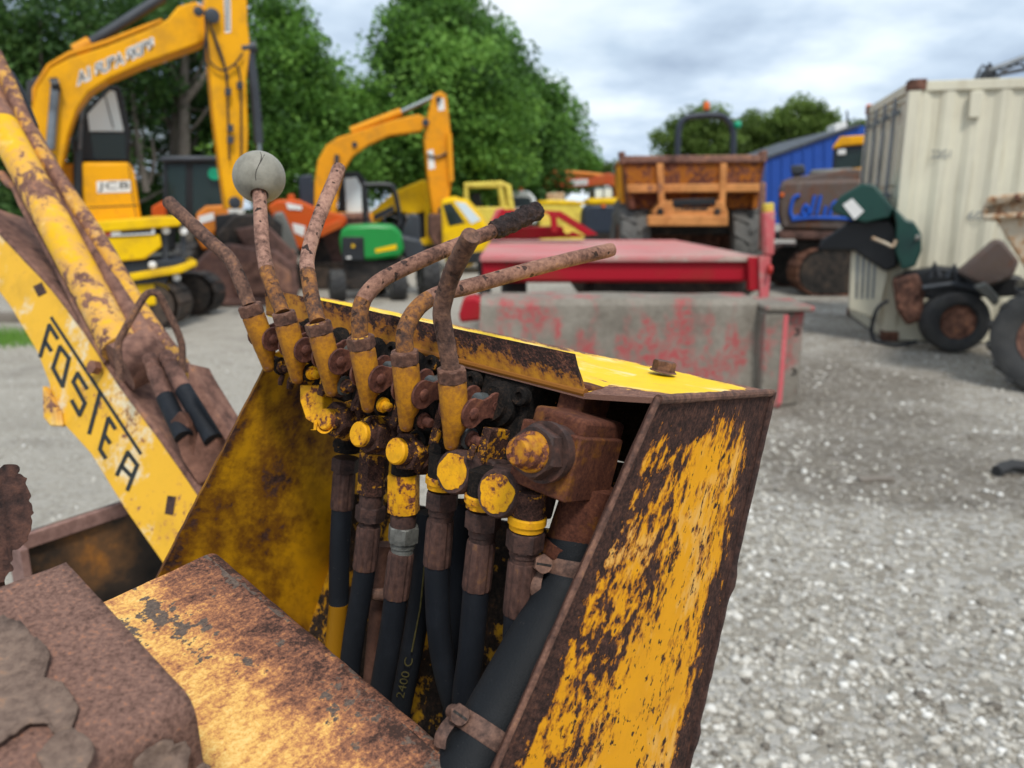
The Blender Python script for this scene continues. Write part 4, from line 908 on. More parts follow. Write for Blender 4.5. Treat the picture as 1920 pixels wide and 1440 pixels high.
flake([(240, 1428), (268, 1402), (295, 1384), (312, 1388), (316, 1396), (335, 1390), (346, 1402), (344, 1430), (330, 1470), (270, 1480), (235, 1460)], 0.001, 0.003, 'rust_flake', M['flake'], 0.004, (k0 + Rb * (Lb + er) - bn * 0.012, (bn * 0.6 + Rb * 0.8).normalized()))
flake([(352, 1445), (372, 1428), (384, 1436), (390, 1470), (350, 1480)], 0.001, 0.002, 'rust_flake', M['flake'], 0.004, (k0 + Rb * (Lb + er) - bn * 0.012, (bn * 0.6 + Rb * 0.8).normalized()))
# the corroded flange that sticks up at the left edge of the picture
FP0 = P(20, 980, .47); fnr = (CAM - FP0).normalized()
out = [(-60, 900), (-20, 880), (8, 874), (26, 870), (34, 880), (32, 888), (44, 890), (52, 902), (50, 912), (57, 926), (56, 940), (62, 955), (58, 968), (61, 984), (54, 1000), (50, 1014), (40, 1024), (24, 1032), (28, 1044), (22, 1054), (26, 1062), (12, 1082), (2, 1094), (-40, 1110), (-80, 1040)]
ring = spline([ONP(x, y, FP0, fnr) for x, y in out], 4)
ring = [p + (RT * mnoise.noise(p * 260) + UP * mnoise.noise(p * 260 + V((9, 9, 9)))) * 0.0022 for p in ring]
fl = MB().prism(ring, -fnr * 0.006).build('corroded_flange', M['darkflake'], bt, bevel=0.0008)
fl['label'] = 'dark ragged corroded flange sticking up at the far left'
pp = P(-70, 1150, .47); MB().prism([pp + V((-.02, 0, .06)), pp + V((.02, 0, .06)), pp + V((.02, 0, -.25)), pp + V((-.02, 0, -.25))], V((0, .012, 0))).build('flange_stem', M['darkflake'], bt)
pp = k0 + Rb * .06 - bb * .10; MB().bx(pp.x - .04, pp.x + .04, pp.y - .04, pp.y + .04, 0, pp.z - .09).build('bracket_post', M['block'], bt)
# ------------------------------------------------------------------ the lettered folding arm on the left
arm = thing('machine_arm', 'long yellow rusting box arm with black lettering and a hydraulic ram, at the left', 'machine arm', G(330, 1700))
def AP(x, y):     # face plane of the arm: receding slowly towards the upper left
    t_ = max(-0.3, min(1.3, (x + y * 0.6) / 950.0)); return t_
a0 = P(0, 520, 1.42); a1 = P(335, 1000, 1.12); aup = P(60, 480, 1.40)
adir = (a1 - a0).normalized()
an = adir.cross(P(200, 860, 1.27) - P(320, 700, 1.235)).normalized()
if an.dot(CAM - a0) < 0: an = -an
ap = lambda x, y: ONP(x, y, a0, an)
inw = -an
face = [(-60, 372), (30, 468), (98, 540), (160, 622), (225, 720), (300, 820), (380, 935), (480, 1090), (400, 1200), (305, 1055), (235, 955), (170, 850), (120, 795), (112, 800), (95, 780), (93, 720), (70, 660), (20, 575), (-60, 470)]
# front web as a grid-free plate with thickness
MB().prism([ap(x, y) for x, y in face], inw * 0.008).build('web_plate', M['armface'], arm, bevel=0.001)
top = [(-60, 372), (30, 468), (98, 540), (160, 622), (225, 720), (300, 820), (380, 935), (480, 1090)]
tw = 0.115
# top flange of the box beam, bare rust
m = MB()
for i in range(len(top) - 1):
    p, q = ap(*top[i]), ap(*top[i + 1])
    m.prism([p + inw * 0.0085, q + inw * 0.0085, q + inw * tw, p + inw * tw], an.cross(adir).normalized() * (0.006 if an.cross(adir).z < 0 else -0.006))
m.build('top_flange', M['armrust'], arm)
edge = spline([ap(*q) + inw * 0.003 for q in top], 4)
MB().tube(edge, 0.0055, 8, True, 0.12, 40).build('worn_edge', M['armrust'], arm)
bot = [(-60, 470), (20, 575), (70, 660), (93, 720), (120, 795), (170, 850), (235, 955), (305, 1055), (400, 1200)]
m = MB()
for i in range(len(bot) - 1):
    p, q = ap(*bot[i]), ap(*bot[i + 1])
    m.prism([p + inw * 0.0085, q + inw * 0.0085, q + inw * tw, p + inw * tw], an.cross(adir).normalized() * (0.005 if an.cross(adir).z > 0 else -0.005))
m.build('bottom_flange', M['armface'], arm)
MB().prism([ap(x, y) + inw * (tw + 0.001) for x, y in face], inw * 0.008).build('web_plate', M['armface'], arm)
MB().prism([ap(x, y) - inw * 0.001 for x, y in ((93, 725), (118, 770), (122, 800), (108, 800), (95, 785))], -inw * 0.012).build('lug', M['armram'], arm, bevel=0.002)
pp = ap(430, 1180) + inw * .06; MB().bx(pp.x - .07, pp.x + .07, pp.y - .05, pp.y + .09, 0, pp.z + .1).build('arm_post', M['armram'], arm, bevel=.004)
# lettering: each letter placed on the web, reading down the arm
LT = [('F', (74, 668), (88, 600), (112, 640)), ('O', (103, 706), (108, 632), (131, 690)), ('S', (128, 775), (140, 690), (168, 735)), ('T', (166, 818), (172, 728), (200, 772)), ('E', (185, 860), (200, 778), (222, 800)), ('R', (214, 918), (228, 835), (262, 860))]
M_ink = M['ink']
def stroke(pts, wpx=7):
    m_ = MB()
    for i in range(len(pts) - 1):
        (x0, y0), (x1, y1) = pts[i], pts[i + 1]; L_ = math.hypot(x1 - x0, y1 - y0); nx, ny = -(y1 - y0) / L_ * wpx / 2, (x1 - x0) / L_ * wpx / 2
        dx, dy = (x1 - x0) / L_ * wpx * 0.3, (y1 - y0) / L_ * wpx * 0.3
        qd = [(x0 - dx + nx, y0 - dy + ny), (x1 + dx + nx, y1 + dy + ny), (x1 + dx - nx, y1 + dy - ny), (x0 - dx - nx, y0 - dy - ny)]
        m_.prism([ap(*p) + an * (0.0004 + 0.0001 * i) for p in qd], an * 0.0004)
    return m_
for ch, pts in (('F', [(76, 668), (93, 610), (108, 634)]), ('F', [(85, 640), (96, 657)]), ('O', [(100, 690), (113, 650), (130, 672), (118, 724), (100, 690)]),
                ('S', [(163, 728), (146, 700), (138, 716), (160, 756), (150, 778), (136, 752)]), ('T', [(188, 736), (168, 812)]), ('E', [(216, 803), (204, 784), (188, 842), (198, 858)]), ('E', [(196, 815), (206, 830)]),
                ('R', [(220, 890), (240, 848), (258, 872), (240, 918)]), ('R', [(228, 873), (246, 892)])):
    stroke(pts, 7.5).build('letter', M_ink, arm)
stroke([(97, 596), (264, 850)], 6).build('letter_rule', M_ink, arm)
stroke([(322, 935), (318, 960)], 16).build('paint_chip', M['fitting'], arm)
stroke([(73, 538), (78, 548)], 18).build('paint_chip', M['fitting'], arm)
# lift ram lying on the arm and its pipes
rp0 = P(-110, 20, 1.60); rp1 = P(228, 655, 1.24)
def along(p_px, d0, d1, t_): return None
MB().lathe(rp0, rp1 - rp0, [(0, .028), ((rp1 - rp0).length - 0.03, .028), ((rp1 - rp0).length - 0.028, .030), ((rp1 - rp0).length - 0.002, .030), ((rp1 - rp0).length, .026)], 32).build('ram_barrel', M['armram'], arm, ang=40)
MB().tube(spline([P(-60, 40, 1.60), P(60, 262, 1.47), P(140, 400, 1.40), P(262, 612, 1.27), P(300, 672, 1.235)], 4), .0195, 14, True, .06, 30).build('rusted_pipe', M['armrust'], arm)
cyl_t = lerp(rp0, rp1, 0.40)
MB().lathe(rp0, cyl_t - rp0, [(0, .0285), ((cyl_t - rp0).length - .02, .0290), ((cyl_t - rp0).length, .0283)], 32).build('ram_sleeve', M['armrust'], arm, ang=40)
# channel guard behind the ram (rusty inner and painted edge)
g0 = P(-100, 60, 1.62); g1 = P(330, 750, 1.27)
gd = (g1 - g0).normalized(); gx = gd.cross(inw).normalized()
if gx.z < 0: gx = -gx
MB().prism([g0 + inw * .01 - gx * .050, g0 + inw * .06 - gx * .055, g0 + inw * .06 + gx * .012, g0 + inw * .05 + gx * .012, g0 + inw * .05 - gx * .040], g1 - g0).build('ram_guard', M['armrust'], arm, bevel=0.003)
MB().tube(spline([P(8, 148, 1.50), P(40, 225, 1.47), P(110, 345, 1.40), P(190, 470, 1.335), P(270, 590, 1.275), P(350, 705, 1.22), P(395, 765, 1.20)], 5), [0.0155], 12) if False else None
ep = spline([P(-10, 100, 1.53), P(20, 165, 1.50), P(60, 255, 1.46), P(120, 350, 1.41), P(190, 455, 1.35), P(260, 575, 1.29), P(335, 680, 1.235), P(420, 800, 1.18)], 5)
MB().tube(ep, 0.0135, 14, True, 0.05, 25).build('guard_edge', M['armedge'], arm)
ep = spline([P(18, 345, 1.44), P(30, 352, 1.43), P(48, 392, 1.41), P(85, 455, 1.375), P(120, 520, 1.34), P(160, 600, 1.29), P(205, 680, 1.25)], 5)
MB().tube([P(-20, 330, 1.46), P(4, 328, 1.45)] + ep, 0.0085, 10).build('steel_pipe', M['armrust'], arm)
ep = spline([P(-20, 30, 1.62), P(20, 120, 1.57), P(50, 190, 1.53), P(70, 240, 1.5)], 5)
MB().tube([P(-20, 130, 1.55), P(15, 140, 1.53), P(35, 175, 1.51), P(60, 240, 1.48)], 0.012, 10).build('hose', M['rubber'], arm)
# bent rod loop
lp_ = spline([P(226, 716, 1.14), P(222, 650, 1.14), P(232, 622, 1.14), P(262, 570, 1.145), P(278, 550, 1.15), P(296, 552, 1.155), P(312, 580, 1.165), P(336, 630, 1.175), P(342, 660, 1.18), P(340, 705, 1.185)], 6)
MB().tube(lp_, 0.0054, 10, True, 0.05, 60).build('rod_loop', M['rodgrey'], arm)
# hose tails at the foot of the ram
for (x0, y0, x1, y1, x2, y2) in ((280, 670, 310, 745, 345, 820), (310, 665, 345, 730, 400, 825)):
    b0 = P(x0, y0, 1.20); b1 = P(x1, y1, 1.16); b2 = P(x2, y2, 1.12)
    hh = MB().lathe(b0, b1 - b0, [(0, .011), (.012, .0125), (.016, .0105), (.022, .0125), (.028, .0105), (.032, .0125), ((b1 - b0).length, .0125)], 14).build('hose_tail', M['armrust'], arm)
    MB().tube(spline([b1, lerp(b1, b2, 0.5), b2], 4), .0135, 14).build('hose', M['rubber'], hh)
MB().cyl(P(225, 690, 1.215), P(290, 660, 1.25), .040, seg=24).build('ram_gland', M['armrust'], arm)
# worn strap and clevis at the lower end
MB().prism([P(*q, 1.12) for q in ((318, 790), (336, 770), (352, 790), (352, 830), (362, 850), (372, 800), (400, 800), (414, 850), (405, 890), (372, 910), (340, 860))], inw * 0.02).build('strap', M['rim'], arm, bevel=0.002)
MB().prism([P(*q, 1.10) for q in ((352, 680), (362, 700), (430, 810), (424, 830), (352, 715))], inw * 0.04).build('side_plate', M['armrust'], arm, bevel=0.002)
bl = P(183, 690, 1.245); MB().hexnut(bl, an, .012, .012).build('bolt', M['rim'], arm, ang=28)

# ------------------------------------------------------------------ steel channel of the mower frame behind the rail
ch = thing('channel_beam', 'rusty steel channel with dark trough below the lettered arm', 'steel beam', G(180, 1500))
c0 = P(28, 1010, 1.28); c1 = P(420, 882, 1.56); cdv = (c1 - c0).normalized(); cb = V((0, 0, 1)).cross(cdv).normalized()
if cb.y < 0: cb = -cb
far = V((0, 0, 1))
MB().prism([c0, c1, c1 - V((0, 0, .026)), c0 - V((0, 0, .026))], cb * 0.012).build('upper_flange', M['channel'], ch, bevel=0.002)
MB().prism([c0 + cb * .012 - V((0, 0, .001)), c1 + cb * .012 - V((0, 0, .001)), c1 + cb * .012 - V((0, 0, .22)), c0 + cb * .012 - V((0, 0, .22))], cb * 0.006).build('channel_web', M['troughsteel'], ch)
MB().prism([c0 - cb * .35 - V((0, 0, .20)), c1 - cb * .35 - V((0, 0, .20)), c1 + cb * .011 - V((0, 0, .20)), c0 + cb * .011 - V((0, 0, .20))], V((0, 0, -.008))).build('trough_floor', M['troughsteel'], ch)
MB().prism([c0 - cdv * .012, c0 - cdv * .001, c0 - cdv * .001 - V((0, 0, .22)), c0 - cdv * .012 - V((0, 0, .22))], -cb * 0.06).build('end_plate', M['channel'], ch)

pp = c1 + cb * .03 - cdv * .1; MB().bx(pp.x - .03, pp.x + .03, pp.y - .01, pp.y + .05, 0, pp.z - .23).build('beam_leg', M['channel'], ch)
# ------------------------------------------------------------------ trees
def mesh_fast(name, vs, nper, mat, parent, var, loc):
    """many separate n-gons from a vertex array (n*nper, 3)"""
    nv = len(vs); nf = nv // nper; me = bpy.data.meshes.new(name)
    me.vertices.add(nv); me.vertices.foreach_set('co', (vs - np.asarray(loc)).astype(np.float32).ravel())
    me.loops.add(nv); me.loops.foreach_set('vertex_index', np.arange(nv, dtype=np.int32))
    me.polygons.add(nf); me.polygons.foreach_set('loop_start', np.arange(0, nv, nper, dtype=np.int32))
    me.update(calc_edges=True); a = me.attributes.new('var', 'FLOAT', 'POINT'); a.data.foreach_set('value', np.repeat(var, nper).astype(np.float32))
    me.materials.append(mat); o = bpy.data.objects.new(name, me); COL.objects.link(o)
    if parent is not None: o.parent = parent
    return o
def tree(name, label, base, lobes, mat, leaf=0.17, per=70, dens=1.0, trunk=0.22, trunk_h=None, group='trees around the yard', seed=0, bare=0.0):
    """lobes: (dx, dy, z, rx, ry, rz) ellipsoids that make up the crown; leaf cards cluster in twigs through their volume"""
    r = np.random.default_rng(100 + seed); base = V(base); per = int(per * 2.6); leaf *= 0.66
    t = thing(name, label, 'tree', base, group)
    allv = []; allc = []; tips = []
    for (dx, dy, z, rx, ry, rz) in lobes:
        per_ = per; nc = max(8, int(dens * 17 * (rx * ry * rz) ** (2 / 3)))
        d = r.normal(size=(nc, 3)); d /= np.linalg.norm(d, axis=1)[:, None]; rr = r.uniform(0.45, 1.0, nc) ** 0.5 * (1 + 0.13 * r.normal(size=nc))
        c = d * rr[:, None] * np.array([rx, ry, rz]) + np.array([base.x + dx, base.y + dy, base.z + z])
        c = c[c[:, 2] > 0.3]; nc = len(c)
        if nc == 0: continue
        tips += [V(x) for x in c[:: max(1, nc // 4)]]
        cl = (0.36 * (rx * ry * rz) ** (1 / 3) * 0.54 + 0.17) * np.repeat(r.uniform(0.6, 1.35, nc), per)[:, None]
        cen = np.repeat(c, per, 0) + (lambda g_: g_ / np.maximum(1.0, np.linalg.norm(g_, axis=1) / 1.9)[:, None])(r.normal(size=(nc * per, 3))) * cl * np.array([1, 1, 0.62])
        n = len(cen); nrm = r.normal(size=(n, 3)) + np.array([0, -0.1, 0.9]); nrm /= np.linalg.norm(nrm, axis=1)[:, None]
        a = np.cross(nrm, r.normal(size=(n, 3))); a /= np.linalg.norm(a, axis=1)[:, None]; b = np.cross(nrm, a)
        sz = leaf * r.uniform(0.55, 1.25, n)[:, None]
        q = np.stack([cen - a * sz, cen - b * sz * 0.45 , cen + a * sz, cen + b * sz * 0.45], 1).reshape(-1, 3)
        cv = np.repeat(np.clip(r.normal(0.46, 0.34, nc), 0, 1), per); lv = np.clip(cv * 0.65 + r.uniform(0, 0.35, n), 0, 1)
        allv.append(q); allc.append(lv)
    mesh_fast('crown', np.concatenate(allv), 4, mat, t, np.concatenate(allc), base)
    top = max(l[2] for l in lobes); th = trunk_h or top * 0.95
    m = MB(); sw = 0.03 * th
    pts = [base + V((sw * mnoise.noise(V((seed, k * 0.6, 0))), sw * mnoise.noise(V((seed, 5, k * 0.6))), th * k / 6)) for k in range(7)]
    m.tube(spline(pts, 3), [trunk * (1.25 if j == 0 else 1 - 0.8 * j / 18) for j in range(19)], 10)
    m.build('trunk', M['bark'], t)
    for k, tip in enumerate(tips[:14]):
        s_ = pts[2 + k % 4]; mid = lerp(s_, tip, 0.5) + V((0, 0, -0.08 * (tip - s_).length))
        MB().tube(spline([s_, mid, tip], 3), [trunk * 0.34 * (1 - 0.8 * j / 6) for j in range(7)], 6).build('limb', M['bark'], t)
    return t
def at(px, Y, z=0.0):
    q = AY(px, 400, Y); return V((q.x, Y, z))
def lobe_px(base, px, py, Y, rpx, rpy, ry):
    """a crown lobe centred on a picture point at distance Y"""
    c = AY(px, py, Y); k = Y / FPX
    return (c.x - base.x, Y - base.y, c.z - base.z, rpx * k, ry, rpy * k)
b = at(800, 30)
tree('tree', 'broad tall bright green tree in the middle, with the highest crown against the sky', b, [lobe_px(b, *q) for q in ((815, 90, 30, 90, 75, 2.2), (785, 210, 30, 105, 95, 2.6), (860, 190, 29, 110, 100, 2.6), (730, 290, 29.5, 110, 80, 2.5), (850, 300, 29, 120, 80, 2.5), (812, 20, 30.5, 60, 55, 1.8))], M['leaf'], 0.2, 80, 0.85, 0.3, seed=1)
b = at(940, 36)
tree('tree', 'green tree right of the tallest central tree, its crown sloping down to the right', b, [lobe_px(b, *q) for q in ((925, 150, 36, 75, 80, 2.2), (940, 240, 36, 95, 85, 2.6), (975, 215, 35.5, 60, 70, 2), (960, 320, 35.5, 90, 60, 2.4))], M['leaf'], 0.22, 80, 0.85, 0.28, seed=2)
b = at(1030, 44)
tree('tree', 'low rounded green tree at the right end of the central tree line', b, [lobe_px(b, *q) for q in ((1015, 250, 44, 52, 55, 2), (1045, 300, 44, 48, 45, 2), (1085, 320, 46, 30, 32, 1.6), (1000, 320, 43.5, 60, 50, 2))], M['leaf'], 0.24, 80, 0.85, 0.25, seed=3)
b = at(545, 27)
tree('tree', 'dense green tree left of the sky gap, behind the upright digger arm', b, [lobe_px(b, *q) for q in ((492, 60, 27, 60, 75, 2), (560, 150, 27, 70, 75, 2.2), (625, 235, 27, 50, 55, 1.8), (530, 200, 26.5, 100, 90, 2.6), (600, 290, 26.5, 110, 80, 2.4), (500, 300, 26, 80, 70, 2))], M['leaf'], 0.18, 70, 0.75, 0.26, seed=4)
b = at(343, 24)
tree('tree', 'dark tree with a pale forked bare trunk between the digger cab and its arm', b, [lobe_px(b, *q) for q in ((340, 20, 24.5, 110, 70, 2), (300, 120, 25.5, 110, 80, 2), (380, 170, 25.5, 90, 80, 2), (300, 250, 26, 110, 70, 1.8), (400, 280, 26, 80, 60, 1.8))], M['leafdark'], 0.15, 60, 0.55, 0.22, seed=5)
p_ = [AY(345, y, 23.6) for y in (330, 250, 180, 100)]
fk = bpy.data.objects[[o.name for o in bpy.data.objects if o.name.startswith('trunk')][-1]].parent
MB().tube([AY(348, 380, 23.5)] + p_, [.20, .19, .17, .14, .11], 10).build('trunk', M['bark'], fk)
MB().tube([AY(346, 190, 23.55), AY(372, 160, 23.6), AY(392, 130, 23.7)], [.12, .10, .07], 8).build('limb', M['bark'], fk)
MB().tube([AY(346, 175, 23.55), AY(322, 130, 23.6), AY(305, 70, 23.7)], [.10, .08, .05], 8).build('limb', M['bark'], fk)
b = at(90, 21)
tree('tree', 'dark leafy tree in the upper left corner behind the digger boom', b, [lobe_px(b, *q) for q in ((60, 30, 21, 120, 70, 2), (160, 60, 21.5, 110, 80, 2), (10, 130, 21, 80, 80, 1.8), (230, 20, 22, 90, 60, 1.8), (60, 260, 22, 110, 90, 1.8), (180, 240, 23, 100, 80, 1.8))], M['leafdark'], 0.15, 60, 0.6, 0.24, seed=6)
b = at(255, 22.5)
tree('tree', 'slender leaning tree trunk with sparse leaves just right of the digger cab', b, [lobe_px(b, *q) for q in ((250, 130, 22.5, 60, 60, 1.4), (280, 330, 24.5, 60, 40, 1.2), (440, 250, 27, 70, 80, 1.6))], M['leafdark'], 0.15, 60, 0.6, 0.10, seed=7)
fk = bpy.data.objects[[o.name for o in bpy.data.objects if o.name.startswith('trunk')][-1]].parent
MB().tube([AY(275, 360, 22.2), AY(258, 260, 22.2), AY(245, 160, 22.2), AY(235, 60, 22.3)], [.10, .085, .07, .05], 8).build('trunk', M['bark'], fk)
MB().tube([AY(280, 345, 22.4), AY(290, 300, 22.4), AY(285, 260, 22.4)], [.06, .05, .03], 6).build('limb', M['bark'], fk)
b = at(-130, 20)
tree('tree', 'dark tree at the far left edge of the yard behind the lettered arm', b, [lobe_px(b, *q) for q in ((-60, 120, 20, 120, 110, 2), (-100, 280, 20, 120, 100, 2))], M['leafdark'], 0.15, 70, 0.9, 0.22, seed=8)
RTREES = [(1305, 62, ((1290, 235, 30, 26), (1330, 225, 36, 28), (1268, 262, 36, 30), (1320, 270, 45, 26), (1365, 250, 26, 30), (1300, 300, 60, 24)), 'rounded olive green tree behind the roll bar of the orange dumper'),
          (1425, 66, ((1410, 240, 32, 24), (1440, 252, 34, 26), (1390, 268, 36, 22), (1420, 290, 50, 20)), 'low olive tree between the roll bar tree and the tallest right hand tree'),
          (1510, 64, ((1500, 215, 28, 26), (1530, 215, 22, 24), (1475, 240, 36, 28), (1545, 246, 36, 26), (1510, 262, 50, 24), (1500, 285, 60, 20)), 'tallest olive tree on the right, above the blue roof'),
          (1610, 60, ((1595, 250, 26, 16), (1620, 245, 26, 18)), 'small tree showing between the blue roof and the container corner'),
          (1150, 75, ((1150, 325, 40, 22), (1110, 330, 26, 20), (1185, 318, 26, 16)), 'thin distant tree left of the orange dumper skip')]
for i, (px, Y, ls, lab) in enumerate(RTREES):
    b = at(px, Y); tree('tree', lab, b, [lobe_px(b, x, y, Y, rx, ry, 1.6) for x, y, rx, ry in ls], M['leafolive'], 0.24, 40, 0.9, 0.25, seed=20 + i)
# hedge along the far edge
r = np.random.default_rng(5); n = 26000
X = r.uniform(-26, 3, n); Yh = 33 + 0.25 * X + r.normal(0, 0.6, n); Z = r.uniform(0.05, 2.3, n) * (0.7 + 0.3 * np.sin(X * 1.3)) 
c = np.stack([X, Yh, Z], 1); nrm = r.normal(size=(n, 3)); a = np.cross(nrm, r.normal(size=(n, 3))); a /= np.linalg.norm(a, axis=1)[:, None]; bb_ = np.cross(nrm, a); bb_ /= np.linalg.norm(bb_, axis=1)[:, None]
s_ = 0.22; q = np.stack([c - a * s_, c - bb_ * s_ * .5, c + a * s_, c + bb_ * s_ * .5], 1).reshape(-1, 3)
h = mesh_fast('undergrowth', q, 4, M['leafdark'], None, np.clip(r.normal(.4, .2, n), 0, 1), (0, 0, 0)); tag(h, 'dark tangled undergrowth along the far edge of the yard', 'undergrowth', kind='stuff')

# ------------------------------------------------------------------ gravel, as stones near the camera
PH = (1 + 5 ** 0.5) / 2
ICO = np.array([(-1, PH, 0), (1, PH, 0), (-1, -PH, 0), (1, -PH, 0), (0, -1, PH), (0, 1, PH), (0, -1, -PH), (0, 1, -PH), (PH, 0, -1), (PH, 0, 1), (-PH, 0, -1), (-PH, 0, 1)]) / 1.9
ICF = np.array([(0,11,5),(0,5,1),(0,1,7),(0,7,10),(0,10,11),(1,5,9),(5,11,4),(11,10,2),(10,7,6),(7,1,8),(3,9,4),(3,4,2),(3,2,6),(3,6,8),(3,8,9),(4,9,5),(2,4,11),(6,2,10),(8,6,7),(9,8,1)])
def gravel(name, label, n, xr, yr, smin, smax, seed, keep=None):
    r = np.random.default_rng(seed)
    y = yr[0] * (yr[1] / yr[0]) ** r.uniform(0, 1, n); x = xr[0] + (xr[1] - xr[0]) * r.uniform(0, 1, n); x = x * (y / yr[1]) ** 0.6 if xr[0] > 0 or xr[1] < 0 else x
    if keep is not None:
        k = np.array([keep(a_, b_) for a_, b_ in zip(x, y)]); x = x[k]; y = y[k]
    n = len(x); s = smin * (smax / smin) ** (r.uniform(0, 1, n) ** 2.8)
    sc = s[:, None] * r.uniform(0.6, 1.25, (n, 3)); sc[:, 2] *= 0.62
    v = ICO[None] * (1 + 0.18 * r.normal(size=(n, 12, 1))) * sc[:, None, :]
    an = r.uniform(0, 6.283, n); ca, sa = np.cos(an)[:, None], np.sin(an)[:, None]
    vx = v[:, :, 0] * ca - v[:, :, 1] * sa; vy = v[:, :, 0] * sa + v[:, :, 1] * ca
    v = np.stack([vx + x[:, None], vy + y[:, None], v[:, :, 2] + (sc[:, 2] * 0.30)[:, None]], 2).reshape(-1, 3)
    f = (ICF[None] + (np.arange(n) * 12)[:, None, None]).reshape(-1)
    me = bpy.data.meshes.new(name); me.vertices.add(len(v)); me.vertices.foreach_set('co', v.astype(np.float32).ravel())
    me.loops.add(len(f)); me.loops.foreach_set('vertex_index', f.astype(np.int32)); me.polygons.add(len(f) // 3); me.polygons.foreach_set('loop_start', np.arange(0, len(f), 3, dtype=np.int32))
    me.update(calc_edges=True); at_ = me.attributes.new('var', 'FLOAT', 'POINT'); at_.data.foreach_set('value', np.repeat(np.clip(r.normal(.55, .25, n), 0, 1), 12).astype(np.float32))
    me.materials.append(M['stone']); o = bpy.data.objects.new(name, me); COL.objects.link(o); return tag(o, label, 'gravel', kind='stuff')
def dens(x, y):
    v = mnoise.noise(V((x * 0.8, y * 0.6, 3))) + 0.5 * mnoise.noise(V((x * 2.3, y * 2.0, 8)))
    for (gx, gy, rx, ry, am) in GROUND_HOLLOWS: v -= am * 3.2 * math.exp(-((x - gx) / rx) ** 2 - ((y - gy) / ry) ** 2)
    return random.random() < max(0.20, 0.55 + 1.0 * v)
gravel('gravel', 'loose pale crushed stone scattered on the yard, right foreground', 64000, (0.35, 8.0), (1.0, 9.0), 0.004, 0.024, 3, dens)
gravel('gravel', 'sparse small stones on the yard left of the lettered arm', 20000, (-6, -0.30), (1.2, 9.0), 0.004, 0.016, 4, dens)
# scattered bits
for (x, y, L_, lab, mt) in ((1640, 902, 0.10, 'short pale offcut of wood lying on the grey ground', 'timber'), (1690, 1192, 0.02, 'small pale chip of wood on the gravel, right foreground', 'timber')):
    p = G(x, y); o = MB().box(p + V((0, 0, .012)), V((L_, .01, 0)), V((-.004, L_ * .25, 0)), V((0, 0, L_ * .12))).build('wood_offcut', M[mt], None, bevel=.003); tag(o, lab, 'wood')
p = G(1905, 893); o = MB().tube(spline([p + V((-.12, 0, .03)), p + V((0, .05, .05)), p + V((.2, .02, .035)), p + V((.4, .06, .04))], 5), .035, 10, True, .2, 20).build('rubber_scrap', M['tyre'], None); tag(o, 'lump of black rubber at the right edge of the gravel', 'rubber scrap')
# grass tuft and kerb by the left edge
gp_ = G(15, 640); r = np.random.default_rng(8); n = 2600
c = np.stack([gp_.x + r.normal(-.5, .55, n), gp_.y + r.normal(0, .28, n), np.zeros(n)], 1); hh = r.uniform(.05, .16, n); dx = r.normal(0, .04, n)
q = np.stack([c + [-.006, 0, 0], c + [.006, 0, 0], c + np.stack([dx, r.normal(0, .03, n), hh], 1)], 1).reshape(-1, 3)
gr = mesh_fast('grass', q, 3, M['leaf'], None, r.uniform(.4, 1, n), (0, 0, 0)); tag(gr, 'patch of short green grass at the left edge', 'grass', kind='stuff')
k0_ = G(-80, 605); o = MB().bx(k0_.x - 2, k0_.x + 1.25, k0_.y, k0_.y + .25, 0, .12).build('timber_baulk', M['timber'], None, bevel=.01); tag(o, 'weathered timber baulk on the ground behind the grass patch', 'timber')
# ------------------------------------------------------------------ wheels
def wheel(name, parent, c, r, w, axis=(1, 0, 0), lugs=18, rim=M['rim'], rimr=0.52, deep=0.6, tyre=None):
    """tyre with sidewalls, chevron lugs as geometry, dished rim with hub"""
    a = V(axis).normalized(); c = V(c); h = w / 2
    ty = MB().lathe(c, a, [(-h * 0.75, r * rimr), (-h * 0.95, r * 0.62), (-h, r * 0.78), (-h * 0.9, r * 0.92), (-h * 0.6, r * 0.97), (h * 0.6, r * 0.97), (h * 0.9, r * 0.92), (h, r * 0.78), (h * 0.95, r * 0.62), (h * 0.75, r * rimr)], 40, cap=False).build(name, tyre or M['tyre'], parent, ang=40)
    x = a.orthogonal().normalized(); y = a.cross(x); m = MB()
    for k in range(lugs):
        for sg in (-1, 1):
            an0 = 2 * math.pi * (k + (0.5 if sg > 0 else 0)) / lugs; an1 = an0 + sg * 0 + 2 * math.pi * 0.55 / lugs
            d0 = x * math.cos(an0) + y * math.sin(an0); d1 = x * math.cos(an1) + y * math.sin(an1); wd = 0.11 * r
            t0 = a.cross(d0); t1 = a.cross(d1)
            p0 = c + a * (sg * h * 0.02) + d1 * r * 0.955; p1 = c + a * (sg * h * 0.97) + d0 * r * 0.90
            m.prism([p0 - t1 * wd / 2, p0 + t1 * wd / 2, p1 + t0 * wd / 2, p1 - t0 * wd / 2], (d0 + d1).normalized() * r * 0.075)
    if lugs: m.build('tread', tyre or M['tyre'], ty)
    MB().lathe(c, a, [(-h * 0.70, r * (rimr + .01)), (-h * 0.80, r * (rimr - .02)), (-h * deep * 0.3, r * rimr * 0.85), (-h * deep * 0.3, r * 0.2), (-h * 0.5, r * 0.18), (-h * 0.5, 0)], 28).build('rim', rim, ty, ang=40)
    MB().lathe(c, -a, [(-h * 0.70, r * (rimr + .01)), (-h * 0.80, r * (rimr - .02)), (-h * deep * 0.3, r * rimr * 0.85), (-h * deep * 0.3, r * 0.2), (-h * 0.5, r * 0.18), (-h * 0.5, 0)], 28).build('rim', rim, ty, ang=40)
    return ty
